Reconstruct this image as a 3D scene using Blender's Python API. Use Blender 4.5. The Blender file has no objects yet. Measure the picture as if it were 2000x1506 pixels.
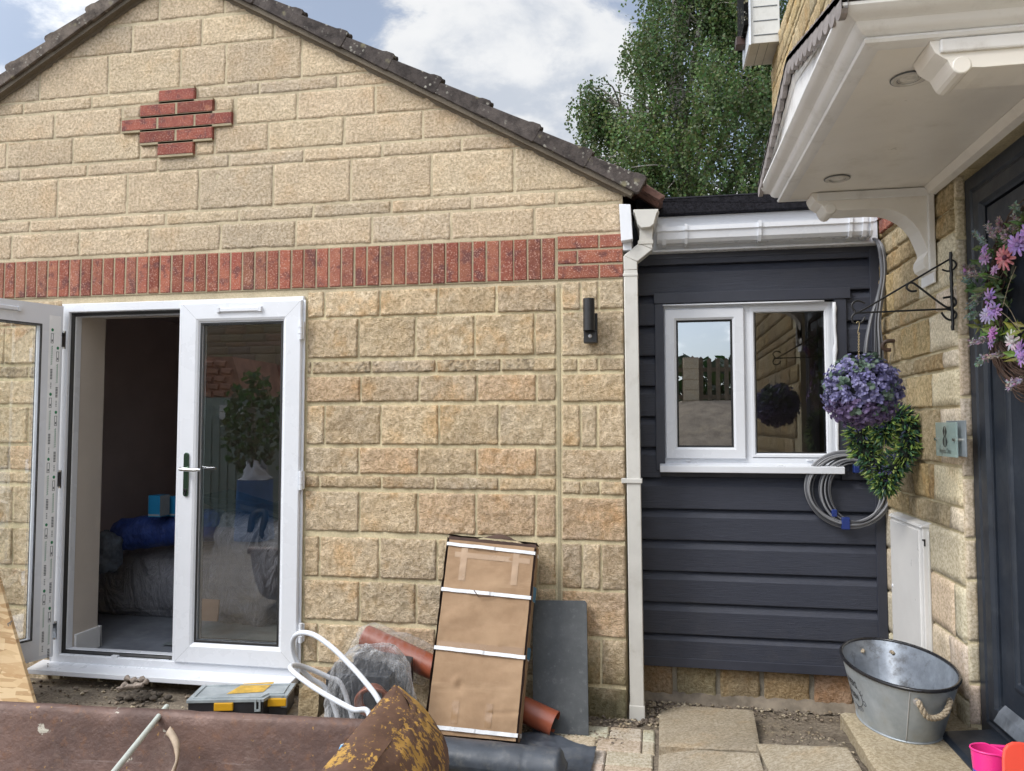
import bpy, bmesh, math, random
from mathutils import Vector, Matrix, noise

SC = bpy.context.scene
COL = SC.collection
R = math.radians

# ------------------------------------------------------------------ camera
YAW, PITCH, FPX, ZC = R(10.5), R(3.04), 1504.0, 1.45
cam_d = bpy.data.cameras.new('camera')
cam_d.sensor_fit = 'HORIZONTAL'; cam_d.sensor_width = 36.0
cam_d.lens = 36.0 * FPX / 2000.0
cam_d.clip_start = 0.05; cam_d.clip_end = 2000.0
cam = bpy.data.objects.new('camera', cam_d); COL.objects.link(cam)
cam.location = (0, 0, ZC)
cam.rotation_euler = (R(90) + PITCH, 0, YAW)
SC.camera = cam
SC.view_settings.view_transform = 'Standard'
SC.view_settings.look = 'None'
SC.view_settings.gamma = 1.0
SC.view_settings.exposure = 0.86

# camera maths used only to measure the place (photo pixel -> point on a real plane)
_r = Vector((math.cos(YAW), math.sin(YAW), 0))
_fh = Vector((-math.sin(YAW), math.cos(YAW), 0))
_z = Vector((0, 0, 1))
_fw = _fh * math.cos(PITCH) + _z * math.sin(PITCH)
_up = -_fh * math.sin(PITCH) + _z * math.cos(PITCH)
CAM = Vector((0, 0, ZC))
def _ray(x, y): return _r * ((x - 1000) / FPX) + _up * ((753 - y) / FPX) + _fw
def at(x, y, X=None, Y=None, Z=None, D=None):
    d = _ray(x, y)
    if X is not None: t = (X - CAM.x) / d.x
    elif Y is not None: t = (Y - CAM.y) / d.y
    elif Z is not None: t = (Z - CAM.z) / d.z
    else: t = D
    return CAM + d * t

# ------------------------------------------------------------------ sky and sun
SUN_EL, SUN_AZ = R(46), R(229)            # azimuth clockwise from +Y
world = bpy.data.worlds.new('World'); SC.world = world
world.use_nodes = True
def build_world():
    nt = world.node_tree; nt.nodes.clear()
    N = nt.nodes.new; L = nt.links.new
    out = N('ShaderNodeOutputWorld')
    sky = N('ShaderNodeTexSky'); sky.sky_type = 'NISHITA'; sky.sun_disc = False
    sky.sun_elevation = SUN_EL; sky.sun_rotation = SUN_AZ
    sky.dust_density = 1.2; sky.ozone_density = 2.0
    b1 = N('ShaderNodeBackground'); b1.inputs[1].default_value = 0.098
    hs = N('ShaderNodeHueSaturation'); hs.inputs['Saturation'].default_value = 0.85
    L(sky.outputs[0], hs.inputs['Color']); L(hs.outputs[0], b1.inputs[0])
    tc = N('ShaderNodeTexCoord')
    def nz(scale, detail, rough, loc, dist=0.0, sc=(1, 1, 1.9)):
        mp = N('ShaderNodeMapping'); mp.inputs['Location'].default_value = loc
        mp.inputs['Scale'].default_value = sc
        L(tc.outputs['Generated'], mp.inputs[0])
        n = N('ShaderNodeTexNoise'); n.inputs['Scale'].default_value = scale
        n.inputs['Detail'].default_value = detail; n.inputs['Roughness'].default_value = rough
        n.inputs['Distortion'].default_value = dist
        L(mp.outputs[0], n.inputs['Vector']); return n.outputs[0]
    def math_(op, a, b=None, clamp=False):
        m = N('ShaderNodeMath'); m.operation = op; m.use_clamp = clamp
        for i, v in enumerate((a, b)):
            if v is None: continue
            if isinstance(v, (int, float)): m.inputs[i].default_value = v
            else: L(v, m.inputs[i])
        return m.outputs[0]
    def ramp(v, a, b, lo=0.0, hi=1.0):
        m = N('ShaderNodeMapRange'); m.interpolation_type = 'SMOOTHSTEP'
        L(v, m.inputs[0])
        for i, q in enumerate((a, b, lo, hi)): m.inputs[i + 1].default_value = q
        return m.outputs[0]
    fine = nz(4.6, 14, 0.62, (0.3, 0.2, 0.5), 0.25)
    big = nz(1.3, 4, 0.5, (2.2, 0.9, 0.1))
    dens = math_('ADD', math_('MULTIPLY', fine, 0.72), math_('MULTIPLY', big, 0.42))
    # the cumulus banks that stand in this sky, as directions with an angular size
    def bank(x, y, rad, amt):
        c = _ray(x, y).normalized()
        vm = N('ShaderNodeVectorMath'); vm.operation = 'DOT_PRODUCT'
        nv = N('ShaderNodeVectorMath'); nv.operation = 'NORMALIZE'
        L(tc.outputs['Generated'], nv.inputs[0]); L(nv.outputs[0], vm.inputs[0])
        vm.inputs[1].default_value = c
        return ramp(vm.outputs['Value'], math.cos(rad), math.cos(rad * 0.25), 0.0, amt)
    for (x, y, rad, amt) in ((1050, 240, .17, .15), (900, 290, .13, .13), (1170, 170, .09, .11), (1065, 30, .06, .11), (815, 85, .07, .09), (925, 85, .06, .10), (700, 40, .10, -.04), (640, 60, .08, -.03),
                             (1150, 300, .11, .10), (640, 20, .14, -.03), (1000, 330, .10, .10), (60, 150, .10, .05)):
        dens = math_('ADD', dens, bank(x, y, rad, amt))
    mask = ramp(dens, 0.585, 0.675, 0.30, 0.98)
    lit = ramp(nz(4.6, 14, 0.62, (0.3, 0.2, 0.44), 0.25), 0.42, 0.60)
    thick = ramp(dens, 0.64, 0.84, 0.0, 0.85)
    cr = N('ShaderNodeMix'); cr.data_type = 'RGBA'
    cr.inputs[6].default_value = (0.98, 0.99, 1.0, 1); cr.inputs[7].default_value = (0.58, 0.64, 0.74, 1)
    veil = ramp(dens, 0.56, 0.70, 0.55, 0.0)
    L(math_('ADD', veil, math_('MULTIPLY', thick, math_('SUBTRACT', 1.0, lit), True), True), cr.inputs[0])
    b2 = N('ShaderNodeBackground')
    # thin cloud is far brighter on the sun's side of the sky
    sv = N('ShaderNodeVectorMath'); sv.operation = 'DOT_PRODUCT'; sn = N('ShaderNodeVectorMath'); sn.operation = 'NORMALIZE'
    L(tc.outputs['Generated'], sn.inputs[0]); L(sn.outputs[0], sv.inputs[0])
    sv.inputs[1].default_value = (math.sin(SUN_AZ) * math.cos(SUN_EL), math.cos(SUN_AZ) * math.cos(SUN_EL), math.sin(SUN_EL))
    L(ramp(sv.outputs['Value'], 0.20, 1.0, 0.52, 3.3), b2.inputs[1])
    L(cr.outputs[2], b2.inputs[0])
    mx = N('ShaderNodeMixShader')
    L(mask, mx.inputs[0]); L(b1.outputs[0], mx.inputs[1]); L(b2.outputs[0], mx.inputs[2])
    L(mx.outputs[0], out.inputs[0])
build_world()
sun_d = bpy.data.lights.new('sun', 'SUN'); sun_d.energy = 1.25; sun_d.angle = R(22)
sun_d.color = (1.0, 0.955, 0.88)
sun = bpy.data.objects.new('sun', sun_d); COL.objects.link(sun)
_sd = Vector((math.sin(SUN_AZ) * math.cos(SUN_EL), math.cos(SUN_AZ) * math.cos(SUN_EL), math.sin(SUN_EL)))
sun.rotation_euler = _sd.to_track_quat('Z', 'Y').to_euler()
sun.location = _sd * 30
SC.cycles.max_bounces = 8; SC.cycles.transparent_max_bounces = 12
SC.cycles.diffuse_bounces = 6; SC.cycles.glossy_bounces = 4
SC.cycles.use_denoising = True
SC.cycles.sample_clamp_indirect = 6.0

# ------------------------------------------------------------------ helpers
def sstep(a, b, x):
    t = max(0.0, min(1.0, (x - a) / (b - a))); return t * t * (3 - 2 * t)
def fbm(x, y, z=0.0, o=4): return noise.fractal(Vector((x, y, z)), 0.9, 2.1, o)
def mix3(a, b, t): return tuple(a[i] * (1 - t) + b[i] * t for i in range(3))

def thing(name, label, cat, loc=(0, 0, 0), group=None):
    o = bpy.data.objects.new(name, None); COL.objects.link(o)
    o.location = loc; o.empty_display_size = 0.05
    o['label'] = label; o['category'] = cat
    if group: o['group'] = group
    return o
def tag(o, label=None, cat=None, group=None, kind=None):
    if label: o['label'] = label
    if cat: o['category'] = cat
    if group: o['group'] = group
    if kind: o['kind'] = kind
    return o

class MB:
    def __init__(s): s.v = []; s.f = []; s.c = []; s.col = None; s.vc = None
    def add(s, vs, fs, c=None):
        b = len(s.v); s.v += [tuple(p) for p in vs]
        for f in fs:
            s.f.append(tuple(i + b for i in f)); s.c.append(c if c is not None else s.col)
    def poly(s, pts, c=None): s.add(pts, [tuple(range(len(pts)))], c)
    def box(s, x0, x1, y0, y1, z0, z1, c=None):
        s.add([(x0, y0, z0), (x1, y0, z0), (x1, y1, z0), (x0, y1, z0), (x0, y0, z1), (x1, y0, z1), (x1, y1, z1), (x0, y1, z1)],
              [(0, 3, 2, 1), (4, 5, 6, 7), (0, 1, 5, 4), (1, 2, 6, 5), (2, 3, 7, 6), (3, 0, 4, 7)], c)
    def prism(s, pts, vec, c=None):
        n = len(pts); vec = Vector(vec); p = [Vector(q) for q in pts]
        s.add(p + [q + vec for q in p], [tuple(range(n))[::-1], tuple(range(n, 2 * n))] +
              [(i, (i + 1) % n, n + (i + 1) % n, n + i) for i in range(n)], c)
    def tube(s, path, r, n=8, closed=False, c=None, caps=True):
        P = [Vector(p) for p in path]; m = len(P)
        rs = r if isinstance(r, (list, tuple)) else [r] * m
        vs = []; fr = None
        for i in range(m):
            if closed: t = P[(i + 1) % m] - P[i - 1]
            else: t = P[min(i + 1, m - 1)] - P[max(i - 1, 0)]
            if t.length < 1e-9: t = Vector((0, 0, 1))
            t.normalize()
            if fr is None:
                a = Vector((0, 0, 1)) if abs(t.z) < 0.9 else Vector((1, 0, 0))
                fr = (a - t * a.dot(t)).normalized()
            else:
                fr = fr - t * fr.dot(t)
                if fr.length < 1e-6: fr = t.orthogonal()
                fr.normalize()
            b = t.cross(fr)
            for k in range(n):
                a = 2 * math.pi * k / n
                vs.append(P[i] + (fr * math.cos(a) + b * math.sin(a)) * rs[i])
        fs = []
        for i in range(m if closed else m - 1):
            j = (i + 1) % m
            for k in range(n):
                l = (k + 1) % n
                fs.append((i * n + k, i * n + l, j * n + l, j * n + k))
        if caps and not closed:
            fs.append(tuple(range(n))[::-1]); fs.append(tuple((m - 1) * n + k for k in range(n)))
        s.add(vs, fs, c)
    def grid(s, nu, nv, fn, c=None, closeu=False):
        vs = [fn(i / nu, j / nv) for j in range(nv + 1) for i in range(nu + 1)]
        s.add(vs, [(j * (nu + 1) + i, j * (nu + 1) + i + 1, (j + 1) * (nu + 1) + i + 1, (j + 1) * (nu + 1) + i)
                   for j in range(nv) for i in range(nu)], c)
    def rframe(s, mp, u0, u1, v0, v1, prof, c=None):
        """profile (inset, height) swept round a rectangle with mitred corners"""
        vs = []; m = len(prof)
        for (su, sv) in ((0, 0), (1, 0), (1, 1), (0, 1)):
            for d, h in prof:
                vs.append(mp(u1 - d if su else u0 + d, v1 - d if sv else v0 + d, h))
        fs = []
        for k in range(4):
            for i in range(m - 1):
                a = k * m + i; b = ((k + 1) % 4) * m + i
                fs.append((a, b, b + 1, a + 1))
        s.add(vs, fs, c)
    def sphere(s, c0, r, nu=12, nv=8, c=None, sx=1, sy=1, sz=1, jit=0.0, seed=0.0):
        vs = []; c0 = Vector(c0)
        for j in range(nv + 1):
            th = math.pi * j / nv
            for i in range(nu):
                ph = 2 * math.pi * i / nu
                d = Vector((math.sin(th) * math.cos(ph), math.sin(th) * math.sin(ph), math.cos(th)))
                q = 1.0 + (jit * noise.noise(d * 1.7 + Vector((seed, seed * 1.3, -seed))) if jit else 0)
                vs.append(c0 + Vector((d.x * sx, d.y * sy, d.z * sz)) * r * q)
        s.add(vs, [(j * nu + i, (j + 1) * nu + i, (j + 1) * nu + (i + 1) % nu, j * nu + (i + 1) % nu) for j in range(nv) for i in range(nu)], c)
    def build(s, name, mat, parent=None, smooth=None, bevel=0.0, loc=None, seg=2, fixn=False):
        me = bpy.data.meshes.new(name)
        vs = s.v
        if loc is not None: vs = [(p[0] - loc[0], p[1] - loc[1], p[2] - loc[2]) for p in vs]
        me.from_pydata(vs, [], s.f)
        if s.vc is not None:
            a = me.color_attributes.new('tint', 'FLOAT_COLOR', 'POINT')
            a.data.foreach_set('color', [q for c in s.vc for q in (c[0], c[1], c[2], 1.0)])
        elif any(c is not None for c in s.c):
            a = me.color_attributes.new('tint', 'FLOAT_COLOR', 'CORNER')
            buf = []
            for p, c in zip(me.polygons, s.c):
                c = c or (1, 1, 1); buf += [c[0], c[1], c[2], 1.0] * p.loop_total
            a.data.foreach_set('color', buf)
        if fixn:
            bm = bmesh.new(); bm.from_mesh(me); bmesh.ops.remove_doubles(bm, verts=bm.verts, dist=1e-5)
            bmesh.ops.recalc_face_normals(bm, faces=bm.faces); bm.to_mesh(me); bm.free()
        if smooth is not None:
            me.polygons.foreach_set('use_smooth', [True] * len(me.polygons))
            if smooth < 179: me.set_sharp_from_angle(angle=R(smooth))
        me.materials.append(mat); me.validate()
        o = bpy.data.objects.new(name, me); COL.objects.link(o)
        if loc is not None: o.location = loc
        if bevel:
            b = o.modifiers.new('bevel', 'BEVEL'); b.width = bevel; b.segments = seg
            b.limit_method = 'ANGLE'; b.angle_limit = R(35)
            b.harden_normals = False
        if parent is not None:
            o.parent = parent
            if parent.type == 'EMPTY': o.matrix_parent_inverse = Matrix.Translation(-parent.location)
            elif parent.location.length > 0: o.matrix_parent_inverse = Matrix.Translation(-parent.location)
        return o

def spline(pts, n=8):
    P = [Vector(p) for p in pts]; out = []
    for i in range(len(P) - 1):
        p0 = P[max(i - 1, 0)]; p1 = P[i]; p2 = P[i + 1]; p3 = P[min(i + 2, len(P) - 1)]
        for k in range(n):
            t = k / n
            out.append(0.5 * ((2 * p1) + (p2 - p0) * t + (2 * p0 - 5 * p1 + 4 * p2 - p3) * t * t + (3 * p1 - p0 - 3 * p2 + p3) * t ** 3))
    out.append(P[-1]); return out

def text_mesh(body, size, bold=0.0):
    cu = bpy.data.curves.new('txt', 'FONT'); cu.body = body; cu.size = size; cu.align_x = 'CENTER'; cu.align_y = 'CENTER'
    cu.offset = bold; cu.resolution_u = 4
    ob = bpy.data.objects.new('txt', cu); COL.objects.link(ob)
    dg = bpy.context.evaluated_depsgraph_get(); dg.update()
    me = bpy.data.meshes.new_from_object(ob.evaluated_get(dg))
    vs = [tuple(v.co) for v in me.vertices]; fs = [tuple(p.vertices) for p in me.polygons]
    bpy.data.objects.remove(ob); bpy.data.curves.remove(cu); bpy.data.meshes.remove(me)
    return vs, fs

# ------------------------------------------------------------------ materials
class NT:
    def __init__(s, name):
        s.m = bpy.data.materials.new(name); s.m.use_nodes = True
        s.t = s.m.node_tree; s.b = s.t.nodes['Principled BSDF']; s.out = s.t.nodes['Material Output']
        s.tc = s.t.nodes.new('ShaderNodeTexCoord')
    def n(s, t): return s.t.nodes.new(t)
    def l(s, a, b): s.t.links.new(a, b)
    def noise(s, scale, detail=5, rough=.6, sc=None, dist=0, rot=None, w=0):
        n = s.n('ShaderNodeTexNoise'); n.inputs['Scale'].default_value = scale
        n.inputs['Detail'].default_value = detail; n.inputs['Roughness'].default_value = rough; n.inputs['Distortion'].default_value = dist
        v = s.tc.outputs['Object']
        if sc or rot or w:
            mp = s.n('ShaderNodeMapping')
            if sc: mp.inputs['Scale'].default_value = sc
            if rot: mp.inputs['Rotation'].default_value = rot
            if w: mp.inputs['Location'].default_value = (w, w * .7, w * 1.3)
            s.l(v, mp.inputs[0]); v = mp.outputs[0]
        s.l(v, n.inputs['Vector']); return n.outputs[0]
    def vor(s, scale, feat='F1', sc=None, rot=None):
        n = s.n('ShaderNodeTexVoronoi'); n.feature = feat; n.inputs['Scale'].default_value = scale
        v = s.tc.outputs['Object']
        if sc:
            mp = s.n('ShaderNodeMapping'); mp.inputs['Scale'].default_value = sc
            if rot: mp.inputs['Rotation'].default_value = rot
            mp.vector_type = 'TEXTURE' if False else 'POINT'
            s.l(v, mp.inputs[0]); v = mp.outputs[0]
        s.l(v, n.inputs['Vector']); return n
    def ramp(s, v, a, b, lo=0., hi=1.):
        m = s.n('ShaderNodeMapRange'); s.l(v, m.inputs[0]); m.interpolation_type = 'SMOOTHSTEP'
        for i, q in enumerate((a, b, lo, hi)): m.inputs[i + 1].default_value = q
        return m.outputs[0]
    def mix(s, f, a, b, mode='MIX'):
        m = s.n('ShaderNodeMix'); m.data_type = 'RGBA'; m.blend_type = mode
        for i, q in ((0, f), (6, a), (7, b)):
            if isinstance(q, (int, float)): m.inputs[i].default_value = q
            elif isinstance(q, tuple): m.inputs[i].default_value = (q[0], q[1], q[2], 1)
            else: s.l(q, m.inputs[i])
        return m.outputs[2]
    def math(s, op, a, b=None, clamp=False):
        m = s.n('ShaderNodeMath'); m.operation = op; m.use_clamp = clamp
        for i, v in enumerate((a, b)):
            if v is None: continue
            if isinstance(v, (int, float)): m.inputs[i].default_value = v
            else: s.l(v, m.inputs[i])
        return m.outputs[0]
    def attr(s, name='tint'):
        a = s.n('ShaderNodeAttribute'); a.attribute_name = name; return a.outputs['Color']
    def bump(s, h, strength=.3, dist=.01):
        b = s.n('ShaderNodeBump'); b.inputs['Strength'].default_value = strength; b.inputs['Distance'].default_value = dist
        s.l(h, b.inputs['Height'])
        s.l(b.outputs[0], s.b.inputs['Normal']); return b
    def col(s, c):
        if isinstance(c, tuple): s.b.inputs['Base Color'].default_value = (c[0], c[1], c[2], 1)
        else: s.l(c, s.b.inputs['Base Color'])
    def rough(s, r):
        if isinstance(r, (int, float)): s.b.inputs['Roughness'].default_value = r
        else: s.l(r, s.b.inputs['Roughness'])
    def set(s, **k):
        for a, v in k.items(): s.b.inputs[a.replace('_', ' ')].default_value = v
    def sep(s, axis):
        x = s.n('ShaderNodeSeparateXYZ'); s.l(s.tc.outputs['Object'], x.inputs[0]); return x.outputs[axis]

def pbr(name, col, rough=.55, metal=0., var=.12, scale=6., dirt=None, dirtamt=.35, dirtscale=3., bump=0., bscale=80., attr=False, spec=.5):
    m = NT(name)
    a = m.noise(scale, 6, .6)
    c = m.mix(m.ramp(a, .3, .7), tuple(q * (1 - var) for q in col), tuple(min(1, q * (1 + var)) for q in col))
    if attr: c = m.mix(1.0, c, m.attr(), 'MULTIPLY')
    if dirt:
        d = m.noise(dirtscale, 9, .7, w=3.1)
        c = m.mix(m.ramp(d, .5, .78, 0, dirtamt), c, dirt)
    m.col(c); m.set(Metallic=metal)
    m.b.inputs['Specular IOR Level'].default_value = spec
    m.rough(m.ramp(m.noise(scale * 2.3, 5, .6, w=1.7), .25, .75, max(.02, rough - .08), min(1, rough + .1)))
    if bump: m.bump(m.noise(bscale, 6, .65), bump, .004)
    return m.m

def stone_mat(name, patch, bumpd=.006, fine=70, pk=.35):
    m = NT(name)
    c = m.attr()
    n1 = m.noise(7, 8, .65); n2 = m.noise(fine, 9, .72); n3 = m.noise(2.3, 5, .6, w=5.)
    c = m.mix(m.ramp(n1, .35, .72, 0, .6), c, m.mix(1., c, patch, 'MULTIPLY'))
    c = m.mix(m.ramp(n3, .48, .72, 0, pk * .62), c, m.mix(1., c, (.70, .735, .83), 'MULTIPLY'))
    c = m.mix(m.ramp(m.noise(5.5, 6, .6, w=13.), .52, .70, 0, pk), c, m.mix(1., c, (1.03, .87, .68), 'MULTIPLY'))
    c = m.mix(m.ramp(m.noise(4.2, 7, .65, w=21.), .54, .74, 0, pk * .7), c, m.mix(1., c, (.74, .68, .60), 'MULTIPLY'))
    c = m.mix(m.ramp(n2, .34, .66), m.mix(1., c, (.66, .62, .54), 'MULTIPLY'), m.mix(1., c, (1.20, 1.20, 1.21), 'MULTIPLY'))
    d = m.noise(11, 9, .8, w=9.)
    c = m.mix(m.ramp(d, .62, .72, 0, .55), c, (.10, .088, .07))
    m.col(c); m.rough(.92); m.b.inputs['Specular IOR Level'].default_value = .2
    h = m.math('ADD', m.math('MULTIPLY', n2, 1.0), m.math('MULTIPLY', m.noise(fine * 2.6, 4, .6), .5))
    m.bump(h, 1.0, bumpd)
    return m.m
M = {}
M['gable_stone'] = stone_mat('gable_stone', (.94, .91, .87), .016, 64, .3)
M['wall_stone'] = stone_mat('wall_stone', (.92, .84, .74), .026, 58, .75)
M['ashlar'] = stone_mat('ashlar', (.97, .95, .92), .0015, 90)

def moss_mortar(name, col, moss=True):
    m = NT(name)
    c = m.mix(m.ramp(m.noise(5, 7, .65), .3, .7), tuple(q * .85 for q in col), tuple(q * 1.12 for q in col))
    c = m.mix(m.ramp(m.noise(140, 3, .6), .35, .7), m.mix(1., c, (.8, .8, .78), 'MULTIPLY'), c)
    m.col(c); m.rough(.95); m.bump(m.noise(120, 5, .65), .6, .004); m.b.inputs['Specular IOR Level'].default_value = .15
    return m.m
M['mortar'] = moss_mortar('mortar', (.66, .575, .385))
M['mortar_gable'] = moss_mortar('mortar_gable', (.56, .48, .34))
M['brick_mortar'] = moss_mortar('brick_mortar', (.40, .34, .235))
M['undercloak'] = moss_mortar('undercloak', (.17, .145, .115))
M['mortar_grey'] = moss_mortar('mortar_grey', (.25, .225, .18))

def brick_mat():
    m = NT('red_brick')
    c = m.mix(m.ramp(m.noise(9, 6, .6), .35, .7), (.345, .132, .085), (.265, .092, .068))
    c = m.mix(1., c, m.attr(), 'MULTIPLY')
    c = m.mix(m.ramp(m.noise(14, 6, .65, w=4.), .50, .64, 0, .7), c, (.115, .056, .060))
    c = m.mix(m.ramp(m.noise(6, 6, .6, w=8.), .60, .72, 0, .55), c, (.50, .24, .14))
    c = m.mix(m.ramp(m.noise(150, 3, .5), .54, .68, 0, .75), c, (.58, .36, .29))
    m.col(c); m.rough(.9); m.bump(m.noise(130, 5, .7), 1., .006); m.b.inputs['Specular IOR Level'].default_value = .2
    return m.m
M['brick'] = brick_mat()

def tile_mat():
    m = NT('concrete_tile')
    c = m.mix(m.ramp(m.noise(16, 8, .7), .3, .7), (.036, .031, .030), (.10, .086, .080))
    c = m.mix(1., c, m.attr(), 'MULTIPLY')
    v = m.vor(38); sp = m.noise(9, 4, .6, w=2.)
    f = m.math('MULTIPLY', m.ramp(v.outputs['Distance'], .20, .34, 1, 0), m.ramp(sp, .46, .60))
    c = m.mix(m.math('MULTIPLY', f, m.ramp(m.noise(70, 4, .6), .35, .6)), c, (.33, .32, .28))
    v2 = m.vor(17); f2 = m.math('MULTIPLY', m.ramp(v2.outputs['Distance'], .15, .36, 1, 0), m.ramp(m.noise(6, 4, .6, w=6.), .5, .62))
    c = m.mix(m.math('MULTIPLY', f2, .75), c, (.27, .25, .16))
    m.col(c); m.rough(.95); m.bump(m.noise(110, 6, .7), .8, .004); m.b.inputs['Specular IOR Level'].default_value = .2
    return m.m
M['tile'] = tile_mat()
M['upvc'] = pbr('white_upvc', (.69, .715, .76), .28, var=.02, scale=2, dirt=(.50, .48, .43), dirtamt=.10, dirtscale=14)
M['upvc_old'] = pbr('weathered_upvc', (.54, .53, .495), .42, var=.07, scale=4, dirt=(.25, .22, .16), dirtamt=.45, dirtscale=6)
M['cream_paint'] = pbr('cream_gloss_paint', (.80, .77, .71), .35, var=.04, scale=3, dirt=(.34, .29, .21), dirtamt=.28, dirtscale=6, bump=.05, bscale=40)
M['canopy_white'] = pbr('canopy_white', (.74, .735, .72), .4, var=.05, scale=3, dirt=(.26, .23, .18), dirtamt=.38, dirtscale=9)
M['gasket'] = pbr('black_rubber', (.012, .012, .013), .5, var=.1)
M['black_metal'] = pbr('black_metal', (.015, .015, .016), .42, var=.2, bump=.15, bscale=120)
M['chrome'] = pbr('chrome', (.75, .77, .78), .12, metal=1., var=.05)
M['green_sticker'] = pbr('green_sticker', (.02, .20, .09), .5)
M['grey_ink'] = pbr('grey_ink', (.10, .11, .12), .5)
M['plaster'] = pbr('plaster', (.52, .47, .42), .85, var=.05, scale=3)
M['plaster_dark'] = pbr('dark_plaster', (.50, .41, .39), .9, var=.08, scale=2)
M['skirting'] = pbr('skirting_paint', (.72, .73, .74), .4, var=.03)
M['room_floor'] = pbr('room_floor', (.20, .215, .245), .45, var=.2, scale=5, dirt=(.4, .4, .4), dirtamt=.4, dirtscale=8)

def clad_mat():
    m = NT('dark_cladding')
    g = m.noise(9, 9, .72, sc=(1.1, 1, 22), dist=.8)
    c = m.mix(m.ramp(g, .3, .7), (.032, .036, .052), (.044, .050, .071))
    c = m.mix(m.ramp(m.noise(3, 6, .6), .55, .8, 0, .25), c, (.075, .075, .075))
    z = m.sep(2); dust = m.math('MULTIPLY', m.ramp(z, .60, .20, 0, .12), m.ramp(m.noise(14, 9, .75, w=4.), .42, .70))
    c = m.mix(dust, c, (.15, .135, .115))
    m.col(c); m.rough(.44); m.bump(g, .6, .005); m.b.inputs['Specular IOR Level'].default_value = .4
    return m.m
M['cladding'] = clad_mat()
M['clad_trim'] = pbr('cladding_trim', (.033, .037, .053), .5, var=.12, scale=5)
M['felt'] = pbr('roof_felt', (.016, .016, .020), .95, var=.5, scale=90, bump=.8, bscale=160, spec=.1)

def glass_mat(name, base, tint=(.93, .96, .95), rough=0.0):
    m = NT(name); t = m.t
    fr = m.n('ShaderNodeFresnel'); fr.inputs['IOR'].default_value = 1.5
    f = m.math('ADD', m.math('MULTIPLY', fr.outputs[0], 1.6), base, True)
    tr = m.n('ShaderNodeBsdfTransparent'); tr.inputs[0].default_value = (*tint, 1)
    gl = m.n('ShaderNodeBsdfGlossy'); gl.inputs['Roughness'].default_value = rough; gl.inputs[0].default_value = (.95, .97, 1, 1)
    mx = m.n('ShaderNodeMixShader'); m.l(f, mx.inputs[0]); m.l(tr.outputs[0], mx.inputs[1]); m.l(gl.outputs[0], mx.inputs[2])
    m.l(mx.outputs[0], m.out.inputs[0]); t.nodes.remove(m.b)
    return m.m
M['door_glass'] = glass_mat('door_glass', .14)
M['window_glass'] = glass_mat('window_glass', .42, (.6, .63, .64))
M['window_glass_dark'] = glass_mat('window_glass_clear', .07, (.55, .57, .57))

def plastic_film(name, col, alpha, rough=.25, wr=26):
    m = NT(name)
    tr = m.n('ShaderNodeBsdfTransparent')
    n = m.noise(wr, 6, .6, sc=(1, 1, .35), dist=1.2)
    m.col(col); m.rough(rough); m.bump(n, .6, .012)
    mx = m.n('ShaderNodeMixShader')
    f = m.ramp(n, .38, .66, max(0, alpha - .22), min(1, alpha + .3))
    m.l(f, mx.inputs[0]); m.l(tr.outputs[0], mx.inputs[1]); m.l(m.b.outputs[0], mx.inputs[2])
    m.l(mx.outputs[0], m.out.inputs[0]); return m.m
def crumpled_film(name, base, wr, bd, k=.62, col=(.80, .81, .83)):
    m = NT(name); tr = m.n('ShaderNodeBsdfTransparent'); tr.inputs[0].default_value = (.93, .94, .95, 1)
    n = m.noise(wr, 5, .55, sc=(1.4, 1, .7), dist=1.5)
    b = m.bump(n, 1., bd); m.col(col); m.rough(.22)
    lw = m.n('ShaderNodeLayerWeight'); lw.inputs[0].default_value = .30; m.l(b.outputs[0], lw.inputs['Normal'])
    f = m.math('ADD', m.math('MULTIPLY', lw.outputs['Facing'], k), base, True)
    f = m.math('MULTIPLY', f, m.ramp(m.noise(3.5, 4, .6, w=5.), .3, .7, .55, 1.25), True)
    mx = m.n('ShaderNodeMixShader'); m.l(f, mx.inputs[0]); m.l(tr.outputs[0], mx.inputs[1]); m.l(m.b.outputs[0], mx.inputs[2])
    m.l(mx.outputs[0], m.out.inputs[0]); return m.m
M['bag_film'] = crumpled_film('clear_bag_film', .07, 8, .05)
M['film_neck'] = crumpled_film('bag_neck_film', .0, 7, .02, .45)
# ------------------------------------------------------------------ ground
DW, DE, XH = 3.85, 4.13, 1.115      # garage wall plane, extension wall plane, house wall plane
def gz(x, y):
    """ground height: level by the garage, rising to the doorstep of the house, a bank far behind the camera"""
    g = .035 + .235 * sstep(-.05, .72, x) * sstep(3.95, 2.95, y)
    g += 1.75 * sstep(-4.0, -9.0, y)
    return g
def atg(x, y, off=0.0):
    z = .05
    for _ in range(25):
        p = at(x, y, Z=z + off); z = z * .5 + .5 * gz(p.x, p.y)
    return Vector((p.x, p.y, z + off))

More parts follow.
